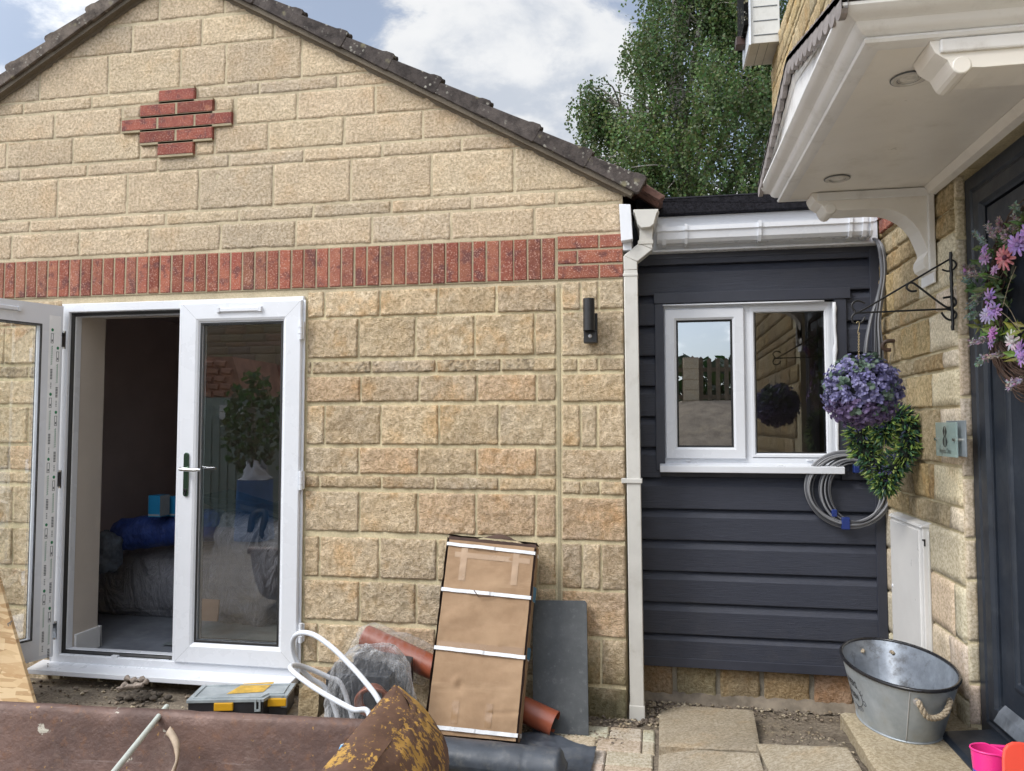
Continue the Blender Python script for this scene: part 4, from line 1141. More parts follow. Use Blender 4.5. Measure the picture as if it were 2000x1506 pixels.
for (x, y) in ((1775, 153), (1635, 348.5)):
    c = at(x, y, Z=SZ); mb = MB(); n = 28
    pr = [(.045, 0), (.045, -.004), (.040, -.0065), (.032, -.006), (.030, -.003), (.026, -.003), (.025, .0), (.020, .006), (.0, .008)]
    vs = [(c.x + r * math.cos(2 * math.pi * k / n), c.y + r * math.sin(2 * math.pi * k / n), SZ + h) for r, h in pr for k in range(n)]
    mb.add(vs, [(j * n + k, j * n + (k + 1) % n, (j + 1) * n + (k + 1) % n, (j + 1) * n + k) for j in range(len(pr) - 1) for k in range(n)])
    d = mb.build('downlight', pbr('downlight_ring', (.52, .50, .46), .35, metal=.2), can, smooth=30)
    mb = MB(); mb.tube([(c.x, c.y, SZ - .0015), (c.x, c.y, SZ + .0)], .0235, 24); mb.build('lamp', pbr('lamp_glass', (.62, .60, .56), .15, var=.2, scale=60), d)
    mb = MB()
    for r in (.0295, .0465): mb.tube([(c.x + r * math.cos(2 * math.pi * k / n), c.y + r * math.sin(2 * math.pi * k / n), SZ - .002) for k in range(n)], .0016, 5, closed=True)
    mb.build('dark_groove', M['grey_ink'], d)
# ------------------------------------------------------------------ paving
def paving():
    mt = stone_mat('riven_slab', (.86, .83, .76), .004, 80, .45)
    mt2 = stone_mat('step_slab', (.88, .85, .76), .004, 95, .4)
    def slab_mesh(c, tint, th, nm, label, mat, seed):
        P = [Vector(p) for p in c]; mb = MB(); mb.vc = []
        n = 26
        def top(u, v):
            p = (P[0] * (1 - u) + P[1] * u) * (1 - v) + (P[3] * (1 - u) + P[2] * u) * v
            d = min(u, 1 - u, v, 1 - v)
            e = sstep(0, .03, d)
            q = p + Vector((.002 * noise.noise(Vector((u * 9, v * 9, seed))) * (1 - e), .003 * noise.noise(Vector((u * 9, v * 9, seed + 4))) * (1 - e), -.006 * (1 - e) + .0018 * fbm(u * 5, v * 5, seed)))
            return q
        g = [[top(i / n, j / n) for i in range(n + 1)] for j in range(n + 1)]
        vs = [q for row in g for q in row]; fs = [(j * (n + 1) + i, j * (n + 1) + i + 1, (j + 1) * (n + 1) + i + 1, (j + 1) * (n + 1) + i) for j in range(n) for i in range(n)]
        mb.vc = [tuple(t * (1 + .08 * fbm(q.x * 4, q.y * 4, seed)) for t in tint) for q in vs]
        mb.add(vs, fs)
        ed = [(i, 0) for i in range(n)] + [(n, j) for j in range(n)] + [(n - i, n) for i in range(n)] + [(0, n - j) for j in range(n)]
        lo = []; up = []
        for i, j in ed:
            q = g[j][i]; up.append(q); lo.append(q - Vector((0, 0, th)) + Vector((.002 * random.uniform(-1, 1), .002 * random.uniform(-1, 1), 0)))
        k = len(ed); b = len(mb.v)
        mb.add(up + lo, [(i, k + i, k + (i + 1) % k, (i + 1) % k) for i in range(k)]); mb.vc += [tuple(t * .8 for t in tint)] * (2 * k)
        mb.add(lo, [tuple(range(k))]); mb.vc += [tint] * k
        ctr = sum(P, Vector()) / 4; o = mb.build(nm, mat, smooth=40, loc=ctr - Vector((0, 0, th)))
        tag(o, label, 'paving slab', 'loose paving slabs by the doorstep'); return o
    def q(pts, off):
        P = [atg(x, y, off) for x, y in pts]
        c = sum(P, Vector()) / 4; e1 = ((P[1] - P[0]) + (P[2] - P[3])) / 4; e2 = ((P[3] - P[0]) + (P[2] - P[1])) / 4   # a flat slab
        n = e1.cross(e2).normalized(); out = []
        for x, y in pts:
            d = _ray(x, y); out.append(CAM + d * ((c - CAM).dot(n) / d.dot(n)))
        return [tuple(p) for p in out]
    slab_mesh(q([(1287, 1455), (1486, 1464.5), (1471, 1385), (1288.5, 1373)], .026), (.375, .325, .25), .04, 'paving_slab', 'sandy paving slab nearest the downpipe, lying below the dark boards', mt, 1.)
    slab_mesh(q([(1284, 1575), (1520, 1590), (1481, 1468.5), (1287, 1457.5)], .022), (.385, .34, .27), .04, 'paving_slab', 'pale paving slab cut by the bottom edge, in front of the sandy slab', mt, 2.)
    slab_mesh(q([(1545, 1600), (1745, 1600), (1655, 1456.5), (1477, 1449.5)], .036), (.39, .345, .27), .04, 'paving_slab', 'raised tilted paving slab right beside the step', mt, 5.)
    z = .352
    st = [(.692, 2.02, z), (1.16, 2.02, z), (1.122, 3.40, z), (.86, 3.40, z)]
    a = at(1637, 1391, Z=z)
    mb = MB(); mb.vc = []
    n = 40; X0 = .690; Y1 = a.y; Y0 = 1.9; th = .062
    ys = [Y0 + (Y1 - Y0) * i / n for i in range(n + 1)]
    def f(u, v):
        y = Y0 + (Y1 - Y0) * v; x = X0 + (XH + .03 - X0) * u
        e = 1 - sstep(0, .04, u); ch = e * (.006 + .006 * max(0, fbm(y * 9, 2.)))
        return Vector((x + e * .006 * fbm(y * 7, 5.), y, z - ch * 1.1 + .0012 * fbm(x * 6, y * 6)))
    mb.grid(24, n, f)
    mb.grid(4, n, lambda u, v: f(0, v) + Vector((.010 * u * (1 + fbm(v * 30, u * 3)), 0, -th * u)))
    mb.grid(24, 3, lambda u, v: f(u, 1) + Vector((0, .002 * v, -th * v)))
    # part of the step running on behind the tub
    mb.grid(6, 6, lambda u, v: Vector((.82 + u * (XH + .03 - .82), Y1 - .002 + v * (.20), z - .003)))
    mb.grid(6, 2, lambda u, v: Vector((.82 + u * (XH + .03 - .82), Y1 + .198, z - .003 - v * .1)))
    mb.grid(4, 2, lambda u, v: Vector((.82, Y1 + u * .2, z - .003 - v * .1)))
    mb.vc = [tuple(t * (1 + .06 * fbm(p[0] * 5, p[1] * 5)) for t in (.42, .36, .26)) for p in mb.v]
    o = mb.build('door_step', mt2, smooth=40)
    tag(o, 'sandstone doorstep with a chipped edge, under the galvanised tub', 'doorstep')
    # small block pavers between the corner pier and the slabs
    mb = MB(); mb.vc = []; y = 2.9; k = 0
    while y < 3.66:
        x = -.62 + (.05 if k % 2 else 0)
        while x < -.02:
            w = random.choice((.15, .20, .20)); x1 = min(x + w, -.012)
            if x1 - x > .03:
                zz = gz(x, y) + .010 + random.uniform(-.002, .002)
                g = .0025; t = tuple(q * random.uniform(.93, 1.05) for q in (.52, .47, .375))
                b = len(mb.v)
                A = [(x + g, y + g), (x1 - g, y + g), (x1 - g, y + .134 - g), (x + g, y + .134 - g)]
                I = [(x + g + .006, y + g + .006), (x1 - g - .006, y + g + .006), (x1 - g - .006, y + .128 - g), (x + g + .006, y + .128 - g)]
                mb.add([(p[0], p[1], zz - .04) for p in A] + [(p[0], p[1], zz - .006) for p in A] + [(p[0], p[1], zz) for p in I],
                       [(0, 1, 5, 4), (1, 2, 6, 5), (2, 3, 7, 6), (3, 0, 4, 7), (4, 5, 9, 8), (5, 6, 10, 9), (6, 7, 11, 10), (7, 4, 8, 11), (8, 9, 10, 11)])
                mb.vc += [t] * 12
            x = x1
        y += .136; k += 1
    mb.vc = mb.vc[:len(mb.v)]
    tag(mb.build('paved_path', mt, smooth=40), kind='structure')
paving()

# gravel, crumbs of mortar and soil
def gravel():
    mb = MB(); rnd = random.Random(4)
    def peb(x, y, r, t):
        z = gz(x, y) + r * .35 + .003
        vs = []; 
        for d in ((1, 0, 0), (-1, 0, 0), (0, 1, 0), (0, -1, 0), (0, 0, 1), (0, 0, -1), (.6, .6, .5), (-.6, .55, .5), (.55, -.6, .5), (-.6, -.6, .5)):
            k = r * rnd.uniform(.7, 1.2); vs.append((x + d[0] * k, y + d[1] * k * .9, z + d[2] * k * .7))
        fs = [(4, 6, 0), (0, 6, 2), (4, 2, 6), (4, 7, 2), (2, 7, 1), (4, 1, 7), (4, 9, 1), (1, 9, 3), (4, 3, 9), (4, 8, 3), (3, 8, 0), (4, 0, 8), (5, 2, 0), (5, 1, 2), (5, 3, 1), (5, 0, 3)]
        mb.add(vs, fs, t)
    cols = ((.30, .26, .20), (.20, .17, .14), (.42, .37, .28), (.12, .10, .085), (.26, .22, .18))
    zones = ((-.12, .15, 3.75, 4.10, 420, .011), (.0, 1.05, 3.98, 4.12, 420, .009), (.47, .72, 3.2, 4.05, 170, .007), (-.66, -.12, 3.48, 3.84, 700, .009), (-3.4, -1.3, 3.3, 3.8, 420, .012), (-.45, -.1, 3.1, 3.6, 90, .006), (.62, .70, 2.6, 3.2, 60, .007), (-.52, -.36, 3.36, 3.52, 260, .008), (.98, 1.1, 3.2, 3.7, 160, .012))
    for x0, x1, y0, y1, n, r in zones:
        for _ in range(n): peb(rnd.uniform(x0, x1), rnd.uniform(y0, y1), r * rnd.uniform(.25, 1.2), rnd.choice(cols))
    tag(mb.build('gravel', stone_mat('gravel_stone', (.9, .85, .8), .002, 120)), kind='stuff')
gravel()

# ------------------------------------------------------------------ on the walls
def wall_light():
    Y = DW - .022
    t = thing('wall_light', 'black cylinder up and down light with a motion sensor on the stone corner pier', 'wall light', at(1152, 670, Y=Y))
    m = M['black_metal']
    a, b = at(1139, 584, Y=Y - .05), at(1162, 646, Y=Y - .05); cx = (a.x + b.x) / 2; r = (b.x - a.x) / 2; yc = Y - .055
    mb = MB(); mb.tube([(cx, yc, b.z), (cx, yc, a.z)], r, 24, caps=False); n = 24
    mb.tube([(cx, yc, a.z - .012), (cx, yc, a.z - .011)], r * .98, 24); mb.tube([(cx, yc, b.z + .012), (cx, yc, b.z + .013)], r * .98, 24)
    mb.build('lamp_body', m, t, smooth=40)
    mb = MB()
    for yy in (607, 624): zz = at(1150, yy, Y=Y - .05).z; mb.tube([(cx, yc, zz - .0015), (cx, yc, zz + .0015)], r * 1.015, 24)
    mb.build('joint_ring', M['gasket'], t, smooth=40)
    c, d = at(1141, 671, Y=Y), at(1167, 612, Y=Y); mb = MB(); mb.box(c.x, d.x, Y - .012, Y + .012, c.z, d.z); mb.box(c.x, d.x, Y - .034, Y - .012, c.z, c.z + .062); mb.box(cx - .016, cx + .016, Y - .03, Y - .01, d.z - .12, d.z - .02)
    mb.build('back_plate', m, t, bevel=.003)
    s = at(1152.5, 656, Y=Y - .04); mb = MB(); mb.sphere((s.x, Y - .032, s.z), .0105, 14, 10); mb.build('sensor', pbr('sensor_lens', (.55, .56, .58), .2), t, smooth=180)
wall_light()

def sweep_pts(zoomed, Y): return [at(1480 + x / S_, 320 + y / S_, Y=Y) for x, y in zoomed]
def hook_bracket():
    Y = 3.125
    t = thing('hanging_basket_bracket', 'black wrought iron bracket with scrolled ends on the pale quoin', 'bracket', at(1868, 570, Y=Y))
    m = M['black_metal']
    mb = MB(); a, b = at(1480 + 1618 / S_, 320 + 715 / S_, Y=Y), at(1480 + 1630 / S_, 320 + 1355 / S_, Y=Y)
    pts = [Vector((XH - .013, Y + .003 * 0, a.z + (b.z - a.z) * k / 24)) for k in range(25)]
    for i, p in enumerate(pts): p.x += .0012 * math.sin(i * 2.1)
    mb.tube(pts, [.0055 + .0012 * abs(math.sin(i * 1.7)) for i in range(25)], 8); mb.build('back_bar', m, t, smooth=60)
    for nm, pl, r in (('top_strut', [(1500, 860), (1545, 874), (1590, 860), (1614, 825), (1600, 792), (1562, 783), (1520, 800), (1200, 988), (830, 1203), (790, 1196), (766, 1160), (778, 1128), (820, 1115), (872, 1136)], .0036),
                      ('bottom_strut', [(1605, 1205), (1560, 1186), (1480, 1184), (1150, 1198), (850, 1212), (795, 1216), (764, 1248), (774, 1288), (812, 1301), (850, 1282), (872, 1248)], .0036),
                      ('lower_scroll', [(1540, 1184), (1590, 1195), (1616, 1222), (1602, 1258), (1560, 1270), (1520, 1246), (1495, 1208)], .0042),
                      ('diagonal', [(1292, 1034), (1245, 1036), (1212, 1008), (1226, 974), (1262, 970), (1310, 1002), (1500, 1145), (1560, 1170), (1602, 1152), (1612, 1116), (1580, 1084), (1508, 1092)], .0042)):
        mb = MB(); mb.tube(spline(sweep_pts(pl, Y), 6), r, 8); mb.build(nm, m, t, smooth=60)
hook_bracket()

def leaf_tri(mb, p, d, up, L, W, c, fold=.25):
    """pointed leaf: two folded halves"""
    d = d.normalized(); s = d.cross(up)
    if s.length < 1e-4: s = d.orthogonal()
    s.normalize(); n = s.cross(d)
    m = p + d * L * .5 - n * W * fold
    a, b = m + s * W * .5 + n * W * fold, m - s * W * .5 + n * W * fold; e = p + d * L
    k = len(mb.v); mb.add([p, a, e, b, m], [(0, 1, 4), (1, 2, 4), (2, 3, 4), (3, 0, 4)], c)
def leaf_round(mb, p, d, up, r, c):
    d = d.normalized(); s = d.cross(up)
    if s.length < 1e-4: s = d.orthogonal()
    s.normalize(); ctr = p + d * r; n = s.cross(d)
    pts = [ctr + (d * math.cos(a) + s * math.sin(a)) * r * (1 + .12 * math.cos(a)) + n * r * .25 * abs(math.sin(a)) for a in [k * math.pi / 3 for k in range(6)]]
    mb.add(pts, [tuple(range(6))], c)
def foliage_mat(name, rough=.5, tr=.25):
    m = NT(name); c = m.attr(); c = m.mix(m.ramp(m.noise(30, 3, .6), .3, .7), m.mix(1., c, (.78, .78, .78), 'MULTIPLY'), m.mix(1., c, (1.15, 1.15, 1.15), 'MULTIPLY'))
    m.col(c); m.rough(rough)
    t = m.n('ShaderNodeBsdfTranslucent'); m.l(c, t.inputs[0]); mx = m.n('ShaderNodeMixShader'); mx.inputs[0].default_value = tr
    m.l(m.b.outputs[0], mx.inputs[1]); m.l(t.outputs[0], mx.inputs[2]); m.l(mx.outputs[0], m.out.inputs[0]); return m.m
M['foliage'] = foliage_mat('silk_foliage', .5, .2)

def rdir(rnd):
    z = rnd.uniform(-1, 1); a = rnd.uniform(0, 2 * math.pi); s = math.sqrt(1 - z * z); return Vector((s * math.cos(a), s * math.sin(a), z))

def flower_ball():
    Y = 3.10; c = at(1683, 764, Y=Y); Rr = .120; rnd = random.Random(7)
    t = thing('hanging_flower_ball', 'ball of purple and green artificial leaves hanging on a chain from the iron bracket', 'topiary ball', c)
    mb = MB(); mb.sphere(c, Rr * .80, 16, 12, jit=.06); mb.build('core', pbr('dark_core', (.012, .014, .018), .9), t, smooth=180)
    mb = MB()
    for i in range(760):
        d = rdir(rnd); gr = fbm(d.x * 2.2, d.y * 2.2, d.z * 2.2 + 4, 3) + .35 * d.z - .05
        base = c + d * Rr * rnd.uniform(.74, .93); ax = (d + rdir(rnd) * .45).normalized()
        for k in range(5):
            pp = base + ax * .008 * k
            for s in (0, 1):
                a = rnd.uniform(0, 6.3); o = (ax.orthogonal() * math.cos(a) + ax.cross(ax.orthogonal()) * math.sin(a)).normalized()
                if gr > .32: col = mix3((.075, .13, .095), (.16, .22, .17), rnd.random())
                else: col = mix3((.12, .115, .27), (.27, .26, .45), rnd.random())
                if d.z < -.35 and gr < .32: col = mix3(col, (.20, .13, .26), .7)
                leaf_round(mb, pp, (o + ax * .55), ax, rnd.uniform(.0048, .0082) * (1.3 if gr > .32 else 1), col)
    mb.build('foliage', M['foliage'], t)
    mb = MB(); h = at(1480 + 815 / S_, 320 + 1296 / S_, Y=Y); top = c + Vector((-.008, 0, Rr * .9))
    n = 34
    hk = [(h.x + dx, Y, h.z + dz) for dx, dz in ((-.006, .0), (0, .006), (.005, .001), (.004, -.012), (-.001, -.035), (.002, -.045), (.006, -.04))]
    mb.tube(spline(hk, 4), .0014, 6)
    p0 = Vector((h.x + .002, Y, h.z - .04)); cnt = max(6, int((p0 - top).length / .0065))
    for i in range(cnt):
        q = p0.lerp(top, i / cnt); a = math.pi / 2 * (i % 2)
        mb.tube([q + Vector((math.cos(a) * .0028 * math.cos(b), math.sin(a) * .0028 * math.cos(b), .0048 * math.sin(b))) for b in [k * math.pi / 4 for k in range(8)]], .0009, 5, closed=True)
    mb.build('chain', pbr('brass_chain', (.42, .34, .20), .35, metal=.9), t, smooth=180)
flower_ball()

def heart_wreath():
    rnd = random.Random(19); c = at(1727, 872, X=.985)
    t = thing('heart_wreath', 'heart shaped wreath of green and yellow leaves with blue lavender tips, behind the purple ball', 'wreath', c)
    u = Vector((.86, -.50, 0)).normalized(); v = Vector((0, 0, 1)); n = Vector((-.50, -.86, 0)).normalized()
    path = []
    for k in range(60):
        a = 2 * math.pi * k / 60
        x = 16 * math.sin(a) ** 3; y = 13 * math.cos(a) - 5 * math.cos(2 * a) - 2 * math.cos(3 * a) - math.cos(4 * a)
        path.append(c + u * x * .0064 + v * (y + 1) * .0098)
    mb = MB(); mb.tube(path, .040, 8, closed=True); mb.build('core', pbr('dark_core_green', (.008, .013, .010), .9), t, smooth=180)
    mb = MB()
    for i in range(3400):
        p = path[rnd.randrange(60)]; d = rdir(rnd)
        if d.dot(n) < -.25: continue
        base = p + d * .036; ax = (d + rdir(rnd) * .55 + Vector((0, 0, -.15))).normalized(); q = rnd.random()
        col = mix3((.025, .075, .05), (.07, .17, .075), rnd.random()) if q < .50 else (mix3((.17, .29, .06), (.36, .44, .13), rnd.random()) if q < .92 else mix3((.035, .05, .095), (.06, .075, .13), rnd.random()))
        leaf_tri(mb, base, ax, rdir(rnd), rnd.uniform(.032, .052), rnd.uniform(.009, .0145), col)
    mb.build('foliage', M['foliage'], t)
    mb = MB()
    for i in range(16):
        p = path[rnd.randrange(60)] + rdir(rnd) * .02 + n * .045
        for _ in range(30): leaf_tri(mb, p + rdir(rnd) * .010, rdir(rnd) + n * .6, rdir(rnd), .009, .006, mix3((.05, .06, .16), (.12, .11, .26), rnd.random()))
    mb.build('lavender_tips', M['foliage'], t)
    hk = at(1737, 700, X=1.06); mb = MB(); p0 = Vector((1.082, at(1742, 688, X=1.085).y, at(1742, 690, X=1.085).z)); mb.tube([p0, c + v * .10], .0016, 5); mb.build('hanging_wire', M['chrome'], t)
heart_wreath()

def wall_hook():
    c = at(1750, 674, X=XH); t = [(XH + .01, c.y, c.z + .016), (1.088, c.y, c.z + .020), (1.066, c.y + .004, c.z + .014), (1.058, c.y + .006, c.z - .004), (1.068, c.y + .006, c.z - .020), (1.094, c.y + .004, c.z - .022)]
    mb = MB(); mb.tube(spline([(x, y, z) for x, y, z in t], 6), .0095, 10)
    o = mb.build('wall_hook', pbr('brown_hook', (.06, .035, .025), .4, var=.3), smooth=50, loc=c); tag(o, 'thick brown plastic coated hook screwed into the yellow stone above the leafy wreath', 'hook')
wall_hook()

def plaque():
    X = XH - .012
    a = at(1832, 825, X=X - .022); b = at(1872, 894, X=X - .022); y0, y1 = b.y - .012, a.y; z0, z1 = b.z, a.z
    t = thing('house_number_plaque', 'clear glass house number plaque with a black 8 on a grey backing plate', 'house number', (X, (y0 + y1) / 2, z0))
    mb = MB(); mb.box(X - .010, X - .005, y0 - .045 + .02, y1 - .05, z0 + .004, z1 + .006); mb.build('backing_plate', pbr('grey_plate', (.30, .34, .37), .35, metal=.3), t, bevel=.001)
    m = NT('teal_glass'); m.col((.40, .53, .51)); m.rough(.06); m.set(Alpha=.55)
    mb = MB(); mb.box(X - .032, X - .026, y0, y1, z0, z1); mb.build('glass_plate', m.m, t, bevel=.001)
    ink = pbr('black_lettering', (.012, .014, .016), .4)
    def put(body, size, yc, zc, nm, sx=1., sz=1., bold=0.):
        vs, fs = text_mesh(body, size, bold); mb = MB(); mb.add([(X - .0335, yc - p[0] * sx, zc + p[1] * sz) for p in vs], fs); mb.build(nm, ink, t)
    H = z1 - z0; yc = (y0 + y1) / 2 + .004
    # the figure 8 drawn with thick and thin strokes
    mb = MB()
    def eight(cz, ry, rz):
        n = 36; out = []; 
        ins, ous = [], []
        for k in range(n):
            a = 2 * math.pi * k / n; w = .0055 + .0105 * abs(math.cos(a)) ** 1.4
            ous.append((X - .0335, yc + (ry) * math.cos(a), cz + rz * math.sin(a))); ins.append((X - .0335, yc + (ry - w) * math.cos(a), cz + (rz - .0028) * math.sin(a)))
        mb.add(ous + ins, [(k, (k + 1) % n, n + (k + 1) % n, n + k) for k in range(n)])
    eight(z0 + H * .735, .0185, H * .150); eight(z0 + H * .435, .0215, H * .158); mb.build('numeral', ink, t)
    put('Angelica Close', .0235, yc, z0 + H * .165, 'street_name', .80, 1.15)
    mb = MB()
    for yy in (y0 + .012, y1 - .010): mb.tube([(X - .005, yy, (z0 + z1) / 2), (X - .040, yy, (z0 + z1) / 2)], .006, 12)
    mb.build('standoff_screw', pbr('brushed_steel', (.55, .53, .48), .25, metal=1.), t, smooth=40)
plaque()

def meter_box():
    a = at(1735, 1004, X=1.082); y1 = 3.925; y0 = 3.485; z1 = a.z - .008; z0 = .36; X0 = 1.083
    t = thing('meter_box', 'tall white meter cupboard fixed to the stone wall behind the tub', 'meter box', (1.1, 3.7, z0))
    mb = MB(); mb.box(X0 + .006, XH + .01, y0, y1, z0, z1); mb.prism([(X0 - .004, y0 - .004, z1), (XH + .01, y0 - .004, z1), (XH + .01, y0 - .004, z1 + .022), (X0 + .004, y0 - .004, z1 + .012)], (0, y1 - y0 + .008, 0)); mb.build('cabinet', M['upvc_old'] if False else pbr('meter_white', (.66, .65, .63), .4, var=.04, dirt=(.4, .37, .3), dirtamt=.2), t, bevel=.004)
    mb = MB(); mb.box(X0 - .001, X0 + .008, y0 + .03, y1 - .012, z0 + .02, z1 - .014); d = mb.build('cabinet_door', pbr('meter_door', (.70, .69, .67), .35, var=.03), t, bevel=.003)
    mb = MB(); mb.box(X0 + .010, X0 + .016, y0 - .002, y0 + .001, z1 - .075, z1 - .05); mb.box(X0 + .004, X0 + .016, y0 - .002, y0 + .001, z1 - .052, z1 - .046); mb.build('latch', M['gasket'], t)
    mb = MB(); c = at(1740, 1141, X=X0); mb.tube([(X0 - .004, y1 - .03, c.z), (X0, y1 - .03, c.z)], .008, 12); mb.build('door_screw', M['upvc'], d)
    mb = MB(); mb.tube([(XH - .004, y0 - .004, z0 + (z1 - z0) * k / 30 + .01) for k in range(30)], [.005 + .003 * abs(fbm(k * .8, 1.)) for k in range(30)], 6); mb.build('sealant_bead', M['upvc_old'], t, smooth=180)
meter_box()

def cables():
    grey = pbr('grey_cable', (.20, .205, .22), .4, var=.15); dk = pbr('dark_cable', (.085, .088, .10), .4, var=.15)
    tie = pbr('blue_tie', (.012, .03, .16), .4)
    rnd = random.Random(3)
    t = thing('cable_bundle', 'bundle of grey cables bending down over the top corner of the dark boards', 'cables', at(1715, 690, Y=4.06))
    for k in range(8):
        o = (k - 3.5) * .0075; yy = 3.985 - .010 * (k % 3)
        ex = 1700 + k * 3.2 - (14 if k in (0, 1) else 0); 
        pts = [at(1702, 466, Y=4.10), at(1709 + k * .6, 468, Y=4.02), at(1715 + k * 1.2, 480, Y=yy), at(1719 + k * 1.5, 505, Y=yy), at(1721 + k * 1.2, 540, Y=yy), at(1713 + k * 1.7, 580, Y=yy), at(1706 + k * 1.9 - (8 if k < 2 else 0), 630, Y=yy), at(ex + 2, 700, Y=yy - .01), at(1698 + k * 2.5, 790, Y=4.03), at(1696 + k * 3, 860, Y=4.05)]
        mb = MB(); mb.tube(spline(pts, 7), .0052 if k % 3 else .0062, 8); mb.build('cable', grey if k % 2 else dk, t, smooth=180)
    Y = 4.065
    t = thing('cable_coil', 'coil of grey cable with blue ties hanging low on the dark boards', 'cable coil', at(1655, 1030, Y=Y))
    for k, (l, b, tp, rr) in enumerate(((1573, 1031, 881, 1741), (1577, 1027, 884, 1735), (1581, 1025, 890, 1738), (1600, 1022, 893, 1730), (1603, 1026, 897, 1727), (1618, 1019, 900, 1722), (1621, 1023, 905, 1724), (1575, 1029, 886, 1732), (1579, 1020, 888, 1728), (1587, 1024, 892, 1736), (1611, 1021, 898, 1720))):
        cx, cy = (l + rr) / 2, (tp + b) / 2; rx, ry = (rr - l) / 2, (b - tp) / 2; pts = []
        for i in range(56):
            a = 2 * math.pi * i / 56
            sh = 1 + .015 * math.sin(2 * a + k)
            pts.append(at(cx + rx * math.cos(a) * sh + 5 * math.sin(a), cy + ry * math.sin(a), Y=Y - .009 * (k % 3) - .004 * math.sin(a * 2 + k)))
        mb = MB(); mb.tube(pts, .0058 if k in (0, 2, 4) else .0042, 8, closed=True); mb.build('cable', grey if k % 2 == 0 else dk, t, smooth=180)
    for x, y, w, h in ((1651, 1022, 14, 22), (1629, 1002, 9, 13), (1672, 915, 10, 16)):
        c = at(x, y, Y=Y - .012); mb = MB(); s = .0027; mb.box(c.x - w * s / 2, c.x + w * s / 2, c.y - .018, c.y + .016, c.z - h * s / 2, c.z + h * s / 2); mb.build('cable_tie', tie, t, bevel=.004)
cables()

